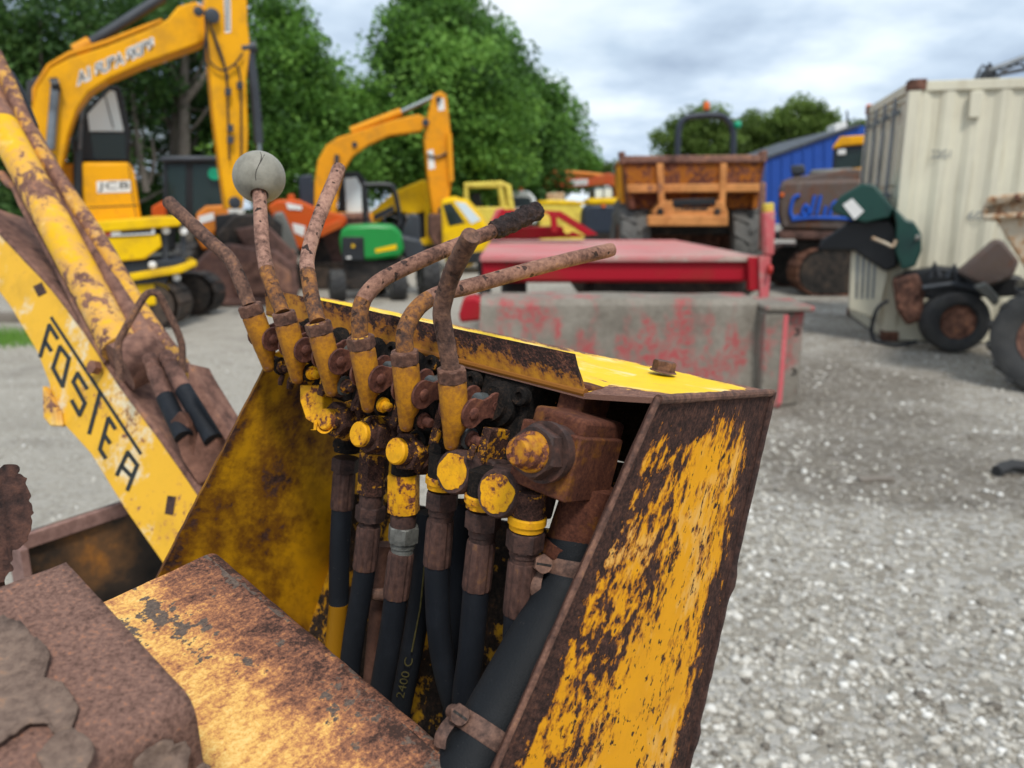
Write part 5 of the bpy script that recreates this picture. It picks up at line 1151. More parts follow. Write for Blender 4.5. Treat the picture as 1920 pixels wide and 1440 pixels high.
def pbox(name, x0, x1, y0, y1, Y, T, mat, parent, bevel=0.02):
    """box whose front face fills the picture rectangle at distance Y, T deep"""
    return px_prism(name, [(x0, y1), (x1, y1), (x1, y0), (x0, y0)], Y, T, mat, parent, bevel)
def track(parent, xa, xb, Y, z, w, name='track', mat=None):
    """crawler track running from xa to xb (world x), pads as plates around it"""
    r = z / 2; m = MB(); L = xb - xa - 2 * r; per = 2 * L + 2 * math.pi * r; n = int(per / 0.16)
    o = MB(); pr = []
    for k in range(40):
        s = per * k / 40
        pr.append(s)
    def pos(s):
        s %= per
        if s < L: return V((xa + r + s, Y, 2 * r)), 0
        s -= L
        if s < math.pi * r: a = s / r; return V((xb - r + r * math.sin(a), Y, r + r * math.cos(a))), a
        s -= math.pi * r
        if s < L: return V((xb - r - s, Y, 0)), math.pi
        s -= L; a = s / r + math.pi; return V((xa + r + r * math.sin(a), Y, r + r * math.cos(a))), a
    body = [pos(per * k / 40)[0] * 1 for k in range(40)]
    c_ = V(((xa + xb) / 2, Y, r))
    tr = MB().prism([c_ + (p - c_) * 0.9 + V((0, .03, 0)) for p in body], (0, w - .06, 0)).build(name, M['muddark'], parent)
    for k in range(n):
        p, a = pos(per * k / n); t_ = V((math.cos(a), 0, -math.sin(a))); nn = V((math.sin(a), 0, math.cos(a)))
        p = p + nn * 0.003 + V((0, 0, .012))
        m.box(p + V((0, w / 2, 0)) - nn * .02, t_ * .07, V((0, w / 2, 0)), nn * .012)
    m.build('pads', mat or M['bucket'], tr)
    return tr

# ------------------------------------------------------------------ yellow skip-hire digger at the left
facing(220)
Y = 10.0
ex = thing('excavator', 'yellow excavator with dark boom lettering, black cab and stepped yellow plates at its base', 'excavator', at(190, Y + .8))
px_prism('boom', [(56, 215), (66, 165), (92, 128), (130, 108), (200, 86), (270, 58), (314, 36), (334, 12), (366, 2), (392, 20), (398, 52), (386, 76), (350, 90), (270, 118), (206, 146), (166, 172), (144, 204), (128, 250), (116, 310), (108, 352), (60, 352)], Y, .6, M['jcb'], ex, .02)
px_prism('boom_rib', [(60, 205), (70, 162), (95, 124), (132, 104), (202, 82), (272, 54), (305, 40), (303, 34), (270, 46), (198, 74), (128, 96), (88, 120), (60, 165)], Y - .01, .06, M['jcb2'], ex, .01)
px_prism('dipper_arm', [(384, 0), (392, -60), (462, -60), (464, 40), (470, 90), (462, 150), (466, 250), (462, 330), (456, 392), (424, 392), (414, 320), (400, 210), (392, 120), (386, 60)], Y - .12, .36, M['jcb'], ex, .02)
px_prism('arm_decal', [(419, -20), (432, -20), (433, 60), (422, 62)], Y - .125, .004, M['white'], ex)
for k in range(9): pbox('decal_mark', 421, 431, -12 + 8 * k, -8 + 8 * k, Y - .1275, .002, M['ink'], ex, 0)
px_tube('dipper_ram', [(466, 82, Y - .05), (478, 180, Y - .05), (485, 268, Y - .05)], .062, M['darkgrey'], ex, 14)
px_tube('ram_rod', [(485, 262, Y - .05), (488, 330, Y - .05)], .035, M['zinc'], ex, 12)
px_tube('ram_eye', [(452, 92, Y - .06), (480, 88, Y - .06)], .075, M['darkgrey'], ex, 12)
px_tube('boom_ram', [(166, 84, Y + .16), (238, 38, Y + .16), (306, -6, Y + .16)], .065, M['darkgrey'], ex, 14)
px_tube('ram_mount', [(140, 96, Y + .16), (170, 80, Y + .16)], .075, M['jcb2'], ex, 10)
px_tube('lift_ram', [(104, 160, Y - .06), (94, 280, Y - .06)], .05, M['leversteel'], ex, 12)
px_tube('lift_ram_eye', [(96, 160, Y - .06), (112, 158, Y - .06)], .08, M['black'], ex, 10)
for k, pth in enumerate(([(384, 20), (390, 95), (396, 118), (418, 132), (440, 120), (455, 100)], [(392, 40), (410, 95), (424, 140), (428, 240), (430, 300)], [(400, 60), (418, 110), (428, 150)], [(438, 120), (450, 140), (452, 240), (452, 300)], [(386, 60), (384, 110), (392, 125)])):
    px_tube('hydraulic_line', [(x, y, Y - .17) for x, y in pth], .014, M['black'], ex, 6, 4)
for (x, y) in ((428, 172), (432, 240), (432, 262), (450, 160)): pbox('hose_clamp', x - 6, x + 6, y - 7, y + 7, Y - .2, .04, M['darkgrey'], ex, .004)
# print on the boom
o0 = AY(147, 158, Y) - V((0, .003, 0)); u_ = AY(289, 92, Y) - AY(148, 158, Y); w_ = AY(147, 140, Y) - AY(149, 161, Y)
bbx = text_geo('A1 SUPA SKIPS')[0]
lettering('boom_lettering_outline', 'A1 SUPA SKIPS', o0, u_, w_, M['white'], ex, 0.10, bb=bbx)
lettering('boom_lettering', 'A1 SUPA SKIPS', o0 - V((0, .003, 0)), u_, w_, M['ink'], ex, 0.006, bb=bbx)
for (x, y, r_) in ((398, 30, .09), (440, 380, .08), (88, 300, .10), (372, 22, .06)):
    c = AY(x, y, Y - .17); MB().lathe(c, -depth_vec(1), [(0, r_), (.03, r_), (.04, r_ * .6), (.04, 0)], 14).build('pivot_pin', M['darkgrey'], ex)
px_prism('panel_gap', [(166, 388), (258, 384), (258.6, 386), (166, 390)], Y + .245, .004, M['black'], ex)
px_prism('panel_gap', [(240, 308), (241.5, 308), (256, 412), (254.5, 412)], Y + .245, .004, M['black'], ex)
px_prism('wiper', [(196, 180), (198, 179), (214, 240), (212, 241)], Y + .60, .004, M['black'], ex)
# cab
cab = px_prism('cab_frame', [(148, 230), (165, 200), (205, 160), (226, 162), (246, 250), (244, 304), (140, 304), (132, 260)], Y + .62, 1.25, M['black'], ex, .03)
px_prism('window', [(164, 214), (206, 169), (216, 172), (232, 246), (168, 246)], Y + .612, .006, M['glass'], cab)
px_prism('window', [(170, 252), (234, 252), (236, 298), (176, 298)], Y + .612, .006, M['darkglass'], cab)
px_prism('window', [(134, 228), (152, 212), (158, 250), (154, 262), (136, 262)], Y + .612, .006, M['darkglass'], cab)
px_tube('grab_rail', [(155, 190, Y + .58), (150, 280, Y + .58)], .02, M['leversteel'], ex)
px_prism('mirror', [(50, 152), (72, 142), (78, 150), (62, 190), (48, 196)], Y + .4, .05, M['darkgrey'], ex, .01)
px_prism('body_panel', [(150, 304), (242, 304), (252, 322), (266, 414), (170, 420), (158, 420)], Y + .25, 1.3, M['jcb'], ex, .04)
px_prism('body_panel', [(96, 310), (148, 306), (150, 420), (110, 430), (90, 400)], Y + .35, 1.3, M['jcb2'], ex, .03)
pbox('pillar', 137, 154, 280, 378, Y + .22, .1, M['black'], ex)
px_prism('badge_plate', [(181, 340), (244, 338), (245, 360), (182, 362)], Y + .243, .006, M['white'], ex)
o0 = AY(184, 359, Y) * 1.0; o0 = AY(184, 359, Y + .24) - V((0, .003, 0)); lettering('badge_lettering', 'JCB', o0, AY(242, 357, Y + .24) - AY(184, 359, Y + .24), AY(184, 342, Y + .24) - AY(184, 359, Y + .24), M['ink'], ex, 0.0)
# stepped plates, posts, hazard strips
px_prism('step_plate', [(168, 416), (300, 406), (345, 406), (338, 424), (190, 436)], Y - .1, 1.0, M['bright'], ex, .02)
px_prism('dozer_blade', [(190, 446), (300, 440), (304, 462), (272, 486), (190, 494)], Y - .05, .1, M['bright'], ex, .02)
px_prism('hazard_strip', [(190, 432), (290, 428), (290, 439), (190, 444)], Y - .07, .02, M['white'], ex)
px_prism('hazard_mark', [(193, 433), (208, 432), (208, 442), (193, 443)], Y - .073, .003, M['redpaint'], ex)
px_prism('hazard_mark', [(226, 431), (284, 428), (284, 436), (226, 439)], Y - .073, .003, M['black'], ex)
for (x0, x1, y0, y1) in ((304, 316, 425, 545), (339, 349, 425, 500), (322, 334, 515, 600)): pbox('post', x0, x1, y0, y1, Y + .05, .08, M['darkgrey'], ex, .005)
for (x, y) in ((312, 432), (345, 434), (287, 497), (332, 520), (247, 528)): 
    c = AY(x, y, Y); MB().lathe(c, (0, -1, 0), [(0, .05), (.03, .05), (.05, .02), (.05, 0)], 12).build('reflector', M['white'], ex)
px_prism('turntable', [(214, 494), (345, 484), (345, 505), (230, 518)], Y + .02, .9, M['navy'], ex, .02)
px_prism('step_plate', [(232, 516), (330, 500), (368, 488), (370, 498), (340, 512), (240, 528)], Y - .12, .8, M['bright'], ex, .015)
px_prism('hazard_strip', [(244, 526), (312, 521), (312, 529), (244, 534)], Y - .05, .02, M['darkgrey'], ex)
px_prism('blade_plate', [(248, 535), (318, 528), (318, 556), (296, 572), (248, 578)], Y - .02, .1, M['bright'], ex, .02)
gl = AY(90, 560, Y + .2)
for dy in (0.1, 1.35): track(ex, at(-20, Y).x, at(335, Y).x, Y + dy, .62, .42, mat=M['muddark'])
px_prism('undercarriage', [(60, 480), (230, 470), (240, 560), (60, 560)], Y + .45, .9, M['black'], ex, .02)
px_prism('slew_deck', [(60, 428), (330, 424), (330, 470), (60, 480)], Y + .15, 1.3, M['black'], ex, .03)

# ------------------------------------------------------------------ orange loader tractor with dark cab, big rusty bucket in front
facing(420)
Y = 12.6
lo = thing('loader_tractor', 'orange loader tractor with dark glazed cab, between the yellow digger and the grey ball knob', 'tractor', at(400, Y + 2.4))
fr = px_prism('cab_frame', [(306, 304), (322, 298), (410, 298), (424, 306), (424, 420), (306, 420)], Y + 2.0, 1.4, M['black'], lo, .03)
px_prism('window', [(314, 310), (348, 308), (348, 412), (314, 412)], Y + 1.99, .008, M['darkglass'], fr)
px_prism('window', [(362, 308), (416, 308), (416, 410), (362, 410)], Y + 1.99, .008, M['darkglass'], fr)
px_tube('work_lamp', [(402, 326, Y + 1.97), (402, 326, Y + 1.90)], .11, M['lens_green'], lo, 14)
pbox('roof', 300, 430, 292, 304, Y + 1.9, 1.6, M['darkgrey'], lo, .04)
px_prism('bonnet', [(368, 400), (386, 386), (425, 384), (432, 410), (432, 432), (402, 436), (402, 462), (380, 470), (366, 440)], Y + .6, 1.2, M['orange'], lo, .04)
px_prism('bonnet_decal', [(372, 406), (400, 398), (402, 412), (374, 420)], Y + .59, .006, M['white'], lo)
px_prism('grille', [(403, 404), (446, 398), (450, 440), (404, 440)], Y + .5, .5, M['black'], lo, .02)
px_prism('mudguard', [(284, 388), (306, 376), (312, 400), (310, 412), (284, 408)], Y + 1.6, .6, M['redorange'], lo, .03)
px_prism('loader_arm', [(405, 440), (440, 402), (500, 398), (530, 420), (528, 470), (500, 490), (420, 470)], Y + .3, .3, M['muddark'], lo, .04)
px_prism('loader_arm', [(440, 430), (500, 420), (560, 480), (556, 510), (480, 500)], Y + .1, .25, M['bucket'], lo, .04)
wheel('wheel', lo, AY(362, 520, Y + 1.2) * 1.0, .62, .4)
wheel('wheel', lo, V((at(480, Y + 1.2).x, Y + 1.9, .62)), .62, .4)
bc = MB(); prof = [(352, 566), (362, 500), (392, 470), (430, 458), (520, 470), (556, 500), (562, 540), (556, 568)]
bk_ = px_prism('bucket', prof, Y - .1, .9, M['bucket'], lo, .05)
px_prism('bucket_lip', [(346, 560), (564, 562), (560, 574), (350, 573)], Y - .2, .12, M['bucket'], bk_, .02)
px_prism('bucket_curve', [(430, 500), (500, 480), (545, 510), (548, 552), (440, 552)], Y - .16, .07, M['skiprim'], bk_, .03)

# ------------------------------------------------------------------ red orange machine half hidden behind the ball lever
facing(580)
Y = 15.0
ro = thing('excavator', 'red orange compact excavator with sloping body, half hidden behind the ball knob lever', 'excavator', at(590, Y + .6))
px_prism('body', [(500, 386), (520, 374), (560, 374), (590, 388), (648, 404), (652, 420), (600, 430), (596, 460), (560, 470), (528, 440)], Y, 1.0, M['redorange'], ro, .05)
px_prism('body_decal', [(548, 418), (572, 424), (570, 444), (552, 436)], Y - .005, .006, M['white'], ro)
px_prism('lamp_cluster', [(536, 380), (566, 386), (566, 394), (540, 392)], Y - .02, .05, M['white'], ro)
px_prism('beacon', [(540, 364), (552, 364), (554, 380), (538, 380)], Y + .3, .15, M['redorange'], ro, .02)
px_prism('cab', [(560, 330), (586, 326), (590, 390), (562, 388)], Y + .5, .8, M['navy'], ro, .03)
px_prism('exhaust_panel', [(512, 400), (530, 396), (546, 430), (560, 470), (552, 486), (524, 466)], Y - .4, .3, M['greyfit'], ro, .04)
px_prism('lamp', [(524, 462), (552, 470), (550, 480), (530, 478)], Y - .45, .06, M['lens_orange'], ro, .01)
px_prism('boom_foot', [(594, 430), (640, 410), (646, 424), (600, 446)], Y - .1, .3, M['redorange'], ro, .02)
track(ro, at(520, Y).x, at(680, Y).x, Y + .1, .5, .4, mat=M['muddark'])

# ------------------------------------------------------------------ wide brown bucket of a backhoe behind the mower
facing(630)
Y = 15.6
wb = thing('digger_bucket', 'wide dark brown loader bucket standing behind the green mower', 'bucket', at(630, Y))
px_prism('bucket_shell', [(560, 440), (582, 410), (694, 406), (700, 420), (690, 520), (668, 540), (590, 530), (564, 500)], Y, .8, M['bucket'], wb, .05)
px_prism('cutting_edge', [(582, 402), (694, 398), (694, 410), (582, 414)], Y - .05, .9, M['skiprim'], wb, .02)
px_prism('side_plate', [(576, 412), (590, 412), (640, 530), (590, 535), (566, 500)], Y - .04, .04, M['muddark'], wb, .01)
px_prism('bucket_foot', [(590, 520), (690, 515), (690, 545), (590, 548)], Y + .1, .6, M['muddark'], wb, .02)

# ------------------------------------------------------------------ second digger, orange yellow, arm folded
facing(680)
Y = 20.0
e2 = thing('excavator', 'orange yellow excavator with raised folded arm, in front of the central trees', 'excavator', at(640, Y + .8))
px_prism('boom', [(588, 402), (590, 340), (596, 300), (612, 272), (632, 258), (690, 240), (740, 224), (784, 214), (797, 220), (800, 234), (790, 246), (730, 254), (690, 272), (662, 292), (644, 320), (634, 360), (630, 402)], Y, .4, M['jcb2'], e2, .03)
px_prism('dipper_arm', [(802, 220), (812, 178), (826, 170), (838, 178), (842, 216), (848, 280), (846, 350), (838, 402), (812, 402), (802, 330), (796, 262)], Y - .1, .5, M['jcb2'], e2, .03)
px_tube('boom_ram', [(658, 246, Y + .2), (752, 210, Y + .2)], .10, M['jcb2'], e2, 12)
px_tube('ram_rod', [(752, 210, Y + .2), (818, 180, Y + .2)], .06, M['zinc'], e2, 12)
px_tube('lift_ram', [(632, 290, Y - .05), (628, 350, Y - .05)], .06, M['darkgrey'], e2, 10)
px_prism('arm_decal', [(820, 186), (832, 184), (834, 206), (822, 208)], Y - .106, .006, M['white'], e2)
px_prism('arm_decal', [(802, 282), (812, 280), (816, 316), (804, 318)], Y - .106, .006, M['white'], e2)
px_tube('boom_pin', [(665, 271, Y - .02), (665, 271, Y - .06)], .07, M['darkgrey'], e2, 12)
px_tube('arm_ram', [(842, 250, Y - .2), (846, 340, Y - .2)], .07, M['jcb2'], e2, 10)
px_tube('hydraulic_line', [(800, 290, Y - .15), (822, 294, Y - .15), (846, 282, Y - .15)], .03, M['black'], e2, 6, 4)
cb_ = px_prism('cab', [(636, 330), (648, 322), (672, 322), (688, 340), (694, 416), (634, 418)], Y + .7, 1.4, M['black'], e2, .04)
px_prism('window', [(646, 334), (668, 332), (678, 350), (682, 402), (650, 404)], Y + .69, .01, M['glass'], cb_)
for (x, y, r_) in ((798, 230, .09), (822, 186, .07), (826, 394, .07), (612, 390, .1)):
    c = AY(x, y, Y - .14); MB().lathe(c, -depth_vec(1), [(0, r_), (.04, r_), (.05, r_ * .6), (.05, 0)], 12).build('pivot_pin', M['darkgrey'], e2)
px_prism('house', [(586, 396), (700, 400), (700, 440), (590, 446)], Y + .4, 1.6, M['jcb2'], e2, .05)
px_prism('bucket', [(806, 402), (842, 398), (872, 402), (884, 440), (860, 470), (822, 468), (806, 440)], Y - .2, .8, M['bucket'], e2, .04)
track(e2, at(560, Y).x, at(760, Y).x, Y + .3, .8, .5, mat=M['muddark'])

# ------------------------------------------------------------------ green ride-on mower tractor
facing(715)
Y = 13.4
mo = thing('mower_tractor', 'green compact mower tractor with black roll bar and grille, yellow side stripe', 'tractor', at(710, Y + .5))
bo = px_prism('bonnet', [(636, 448), (640, 430), (652, 423), (700, 420), (738, 422), (752, 436), (758, 466), (752, 482), (700, 488), (682, 488), (640, 482)], Y, 1.0, M['green'], mo, .06)
px_prism('grille', [(641, 444), (682, 444), (684, 490), (641, 488)], Y - .03, .06, M['black'], bo, .015)
for k in range(6): px_prism('grille_bar', [(642, 449 + 6.6 * k), (682, 449 + 6.6 * k), (682, 451.4 + 6.6 * k), (642, 451.4 + 6.6 * k)], Y - .042, .012, M['darkgrey'], bo)
px_prism('badge', [(659, 458), (665, 458), (665, 464), (659, 464)], Y - .05, .01, M['bright'], bo)
px_prism('lamp', [(650, 481), (658, 481), (658, 485), (650, 485)], Y - .05, .02, M['white'], bo)
px_prism('stripe', [(703, 467), (743, 458), (744, 467), (704, 474)], Y - .006, .006, M['bright'], bo)
px_prism('engine', [(640, 488), (750, 488), (756, 520), (646, 524)], Y + .1, .8, M['muddark'], mo, .03)
px_tube('roll_bar', [(686, 430, Y + 1.2), (682, 352, Y + 1.2), (690, 347, Y + 1.2), (728, 347, Y + 1.2), (740, 360, Y + 1.2), (752, 420, Y + 1.2), (758, 440, Y + 1.2)], .045, M['black'], mo, 8, 4)
px_tube('steering_column', [(742, 436, Y + .8), (736, 416, Y + .8)], .02, M['black'], mo)
MB().lathe(AY(735, 414, Y + .8), (.3, -.5, .8), [(-.012, .15), (0, .165), (.012, .15), (0, .135), (-.012, .15)], 18, cap=False).build('steering_wheel', M['black'], mo)
px_prism('seat', [(752, 440), (770, 400), (786, 402), (790, 450), (770, 470), (752, 466)], Y + 1.0, .5, M['darkgrey'], mo, .04)
px_prism('fender', [(745, 440), (790, 450), (800, 480), (760, 490)], Y + .5, .9, M['darkgrey'], mo, .05)
for (x, dy, r_, w_) in ((622, -.2, .27, .26), (742, 0, .27, .26), (802, .6, .36, .34), (700, 1.0, .36, .34)):
    c = at(x, Y + dy); wheel('wheel', mo, V((c.x, Y + dy, r_)), r_, w_, (1, .35, 0), 14, M['greyfit'])
px_prism('mower_deck', [(640, 520), (760, 520), (770, 540), (650, 545)], Y + .1, .5, M['muddark'], mo, .03)

# ------------------------------------------------------------------ yellow telescopic digger and van behind it
facing(770)
Y = 21.5
bh_ = thing('backhoe_loader', 'bright yellow loader with a diagonal boom and upright post, behind the green mower', 'loader', at(760, Y + 1))
px_prism('boom', [(690, 402), (742, 358), (795, 336), (808, 346), (806, 392), (776, 404), (740, 396), (700, 422)], Y, .6, M['bright'], bh_, .05)
px_prism('boom_decal', [(698, 404), (738, 384), (740, 396), (702, 414)], Y - .01, .01, M['darkgrey'], bh_)
px_prism('post', [(796, 340), (806, 338), (808, 458), (798, 460)], Y - .4, .3, M['bright'], bh_, .02)
px_prism('chassis', [(740, 400), (800, 396), (808, 450), (750, 456)], Y + .2, 1.2, M['black'], bh_, .05)
px_prism('tail_lamp', [(760, 396), (768, 396), (768, 408), (760, 408)], Y + .1, .1, M['white'], bh_, .02)
px_prism('foot_pad', [(786, 448), (812, 446), (814, 458), (788, 460)], Y - .5, .4, M['bright'], bh_, .02)
c = at(770, Y + .3); wheel('wheel', bh_, V((c.x, Y + .3, .6)), .6, .4, (1, .2, 0))
px_prism('boom_head', [(828, 328), (842, 326), (844, 350), (834, 358), (826, 350)], Y - .2, .3, M['bright'], bh_, .02)
facing(None)
Y = 19.0
vn = thing('van', 'yellow van with a sloping pale windscreen, left of the red trailer', 'van', at(880, Y + 1.5))
px_prism('body', [(826, 374), (850, 368), (872, 374), (900, 404), (916, 430), (920, 480), (880, 500), (838, 500), (830, 470)], Y, 1.9, M['bright'], vn, .08)
px_prism('windscreen', [(852, 378), (872, 380), (902, 412), (884, 420)], Y - .01, .012, M['glass'], vn)
px_prism('window', [(830, 384), (846, 380), (872, 418), (842, 424)], Y - .01, .012, M['darkglass'], vn)
px_prism('bumper', [(840, 478), (918, 470), (918, 490), (842, 500)], Y - .06, .1, M['black'], vn, .02)
for x in (846, 902): c = at(x, Y + .2); wheel('wheel', vn, V((c.x, Y + .25, .33)), .33, .22, (1, 0, 0), 0, M['greyfit'])
Y = 26
cf = thing('dumper', 'pale yellow machine with an open square cab frame, behind the red trailer at left', 'dumper', at(910, Y + .5))
for pts in ([(874, 392), (874, 348), (936, 345), (944, 392)], [(958, 392), (952, 350), (936, 345)]): px_tube('cab_frame', [(x, y, Y) for x, y in pts], .12, M['paleyel'], cf, 8)
pbox('roof', 872, 944, 342, 352, Y - .1, 1.2, M['paleyel'], cf, .03)
px_prism('seat', [(884, 362), (900, 360), (904, 392), (884, 392)], Y + .4, .4, M['black'], cf, .04)
pbox('body', 866, 966, 388, 432, Y - .1, 1.8, M['paleyel'], cf, .06)
for x in (872, 960): c = at(x, Y); wheel('wheel', cf, V((c.x, Y + .2, .5)), .5, .35, (1, 0, 0), 14)
Y = 30
wv = thing('truck', 'white truck cab with bluish windscreen and amber beacon, behind the trailer', 'truck', at(978, Y + 1))
px_prism('cab', [(952, 366), (962, 357), (992, 358), (1004, 372), (1006, 420), (950, 420)], Y, 2, M['white'], wv, .08)
px_prism('windscreen', [(956, 370), (994, 370), (1000, 388), (956, 388)], Y - .01, .012, M['darkglass'], wv)
px_prism('beacon', [(974, 350), (980, 350), (982, 358), (972, 358)], Y + .4, .2, M['lens_orange'], wv, .03)
for x in (960, 998): c = at(x, Y); wheel('wheel', wv, V((c.x, Y + .3, .45)), .45, .3, (1, 0, 0), 0)

facing(None)
M['midtyre'] = simple('worn_tyre', (0.045, 0.045, 0.045), 0.85, 0, 0.25, 4, 0.006, 60, dark=(0.085, 0.082, 0.076))
# ------------------------------------------------------------------ far red digger, yellow engine box, black counterweight
Y = 34
rd = thing('excavator', 'faded red excavator boom with white lettering panel, far behind the trailer', 'excavator', at(1090, Y + 1))
px_prism('dipper_arm', [(1014, 352), (1030, 322), (1042, 318), (1048, 332), (1040, 346), (1022, 362)], Y - .2, .5, M['digred'], rd, .04)
px_prism('boom', [(1040, 332), (1060, 330), (1110, 334), (1140, 324), (1160, 330), (1166, 356), (1140, 346), (1100, 350), (1042, 352)], Y, .5, M['digred'], rd, .04)
px_tube('ram', [(1046, 322, Y + .2), (1100, 326, Y + .2), (1150, 332, Y + .2)], .09, M['orange'], rd, 8)
px_prism('boom_decal', [(1070, 338), (1102, 336), (1102, 346), (1070, 348)], Y - .01, .012, M['white'], rd)
lettering('boom_lettering', 'HITACHI', AY(1073, 346, Y) - V((0, .02, 0)), AY(1100, 344.6, Y) - AY(1073, 346, Y), AY(1073, 339.5, Y) - AY(1073, 346, Y), M['ink'], rd)
px_prism('house', [(1120, 356), (1180, 356), (1180, 400), (1120, 400)], Y + .4, 2, M['digred'], rd, .05)
track(rd, at(1090, Y).x, at(1200, Y).x, Y + .4, .9, .6, mat=M['muddark'])
Y = 26
yb = thing('engine_cover', 'plain yellow machine body panel standing beyond the red trailer ramp', 'machine body', at(1052, Y + .7))
px_prism('panel', [(1012, 378), (1030, 374), (1080, 376), (1096, 392), (1096, 470), (1012, 470)], Y, 1.6, M['paleyel'], yb, .06)
px_prism('cap', [(1026, 362), (1058, 360), (1058, 376), (1026, 378)], Y + .4, .8, M['rustcream'], yb, .03)
px_prism('roof_vent', [(1010, 376), (1096, 378), (1096, 384), (1010, 382)], Y - .04, 1.7, M['bright'], yb, .02)
Y = 19.5
ce = thing('excavator', 'excavator seen from behind with blue black counterweight and yellow top, left of the dumper wheel', 'excavator', at(1140, Y + 1))
px_prism('counterweight', [(1094, 392), (1104, 382), (1176, 382), (1182, 440), (1100, 440), (1092, 424)], Y, .8, M['navy'], ce, .1)
px_prism('engine_hood', [(1104, 372), (1178, 370), (1180, 383), (1104, 384)], Y - .02, 1.4, M['bright'], ce, .05)
cb_ = px_prism('cab', [(1112, 352), (1150, 350), (1152, 372), (1112, 374)], Y + 1.0, 1.2, M['navy'], ce, .04)
px_prism('window', [(1116, 355), (1130, 354), (1130, 370), (1116, 371)], Y + .99, .012, M['glass'], cb_)
px_prism('window', [(1133, 354), (1147, 353), (1148, 370), (1133, 370)], Y + .99, .012, M['glass'], cb_)
px_prism('boom', [(1158, 374), (1156, 330), (1164, 316), (1176, 320), (1176, 374)], Y + .8, .5, M['jcb2'], ce, .04)
px_prism('beacon', [(1128, 384), (1136, 384), (1135, 389), (1129, 389)], Y - .04, .04, M['lens_orange'], ce, .01)
track(ce, at(1088, Y).x, at(1200, Y).x, Y + .3, .85, .5, mat=M['muddark'])

# ------------------------------------------------------------------ orange site dumper, seen from its skip
Y = 13.0
du = thing('site_dumper', 'orange site dumper facing us with wide rusty skip, roll bar and chevron tyres', 'dumper', at(1300, Y + 1))
k_ = Y / FPX
sk = px_prism('skip_floor', [(1188, 392), (1412, 392), (1424, 330), (1178, 330)], Y + .30, 1.2, M['skip'], du, .03)
px_prism('skip_lip', [(1166, 304), (1436, 302), (1428, 340), (1418, 352), (1182, 352), (1176, 340)], Y + .06, .28, M['skip'], du, .02)
px_prism('skip_rim', [(1164, 292), (1438, 290), (1437, 304), (1166, 306)], Y, .16, M['skiprim'], du, .02)
px_prism('skip_rim_cap', [(1162, 284), (1172, 284), (1174, 306), (1164, 306)], Y - .03, .25, M['skiprim'], du, .01)
px_prism('skip_rim_cap', [(1430, 282), (1440, 282), (1438, 304), (1430, 304)], Y - .03, .25, M['skiprim'], du, .01)
px_prism('skip_side', [(1170, 300), (1182, 306), (1192, 392), (1180, 392)], Y + .08, 1.3, M['skip'], du, .02)
px_prism('skip_side', [(1434, 298), (1424, 306), (1410, 392), (1422, 392)], Y + .08, 1.3, M['skip'], du, .02)
px_prism('skip_side', [(1164, 300), (1176, 300), (1182, 360), (1172, 420), (1166, 420)], Y + .5, .6, M['jcb2'], du, .02)
px_prism('cross_beam', [(1176, 346), (1426, 344), (1426, 360), (1178, 362)], Y + .0, .2, M['dumper'], du, .02)
for (x0, x1, xb0, xb1) in ((1232, 1244, 1236, 1248), (1352, 1364, 1348, 1360)): px_prism('skip_stiffener', [(x0, 306), (x1, 306), (xb1, 400), (xb0, 400)], Y - .04, .12, M['dumper'], du, .015)
px_prism('front_chassis', [(1226, 396), (1242, 376), (1262, 376), (1266, 390), (1340, 390), (1344, 376), (1356, 376), (1366, 398), (1364, 420), (1226, 424)], Y - .1, .4, M['dumper'], du, .02)
px_prism('tow_recess', [(1262, 374), (1342, 372), (1342, 384), (1262, 386)], Y - .12, .1, M['black'], du, .01)
pbox('skid_plate', 1216, 1366, 404, 424, Y - .22, .2, M['dumper'], du, .02)
lettering('chassis_lettering', 'Thwaites', AY(1264, 396, Y - .1) - V((0, .005, 0)), AY(1326, 395, Y - .1) - AY(1264, 396, Y - .1), AY(1264, 386, Y - .1) - AY(1264, 396, Y - .1), M['ink'], du, .03)
for x in (1238, 1345): c = AY(x, 397, Y - .12); MB().lathe(c, (0, -1, 0), [(0, .06), (.03, .05), (.03, 0)], 10).build('pin_boss', M['muddark'], du)
for x in (1188, 1394):
    c = at(x, Y + .5); wheel('wheel', du, V((c.x, Y + .85, .86)), .86, .52, (1, 0, 0), 16, tyre=M['dustytyre'])
    c = at(1300 + (x - 1291) * .85, Y + 3.0); wheel('wheel', du, V((c.x, Y + 3.2, .82)), .82, .5, (1, 0, 0), 16)
px_prism('axle', [(1200, 420), (1390, 420), (1390, 440), (1200, 440)], Y + .5, .3, M['muddark'], du, .02)
px_prism('rear_body', [(1216, 380), (1380, 380), (1380, 440), (1216, 440)], Y + 1.7, 1.8, M['dumper'], du, .05)
px_prism('underbody_filler', [(1205, 424), (1388, 424), (1388, 500), (1205, 500)], Y + 1.2, .3, M['rim'], du, .02)  # dark plate added to cover the bright gap under the dumper
px_tube('roll_bar', [(1270, 300, Y + 2.2), (1272, 248, Y + 2.2), (1280, 226, Y + 2.2), (1300, 218, Y + 2.2), (1345, 216, Y + 2.2), (1362, 224, Y + 2.2), (1374, 246, Y + 2.2), (1374, 300, Y + 2.2)], .06, M['navy'], du, 10, 5)
px_tube('lamp_stalk', [(1326, 218, Y + 2.2), (1326, 206, Y + 2.2)], .02, M['darkgrey'], du)
px_prism('beacon', [(1322, 190), (1330, 190), (1332, 206), (1320, 206)], Y + 2.15, .1, M['lens_orange'], du, .02)
c = AY(1383, 234, Y + 2.15); MB().sphere(c, .075, 14, 10).build('beacon', M['lens_green'], du)

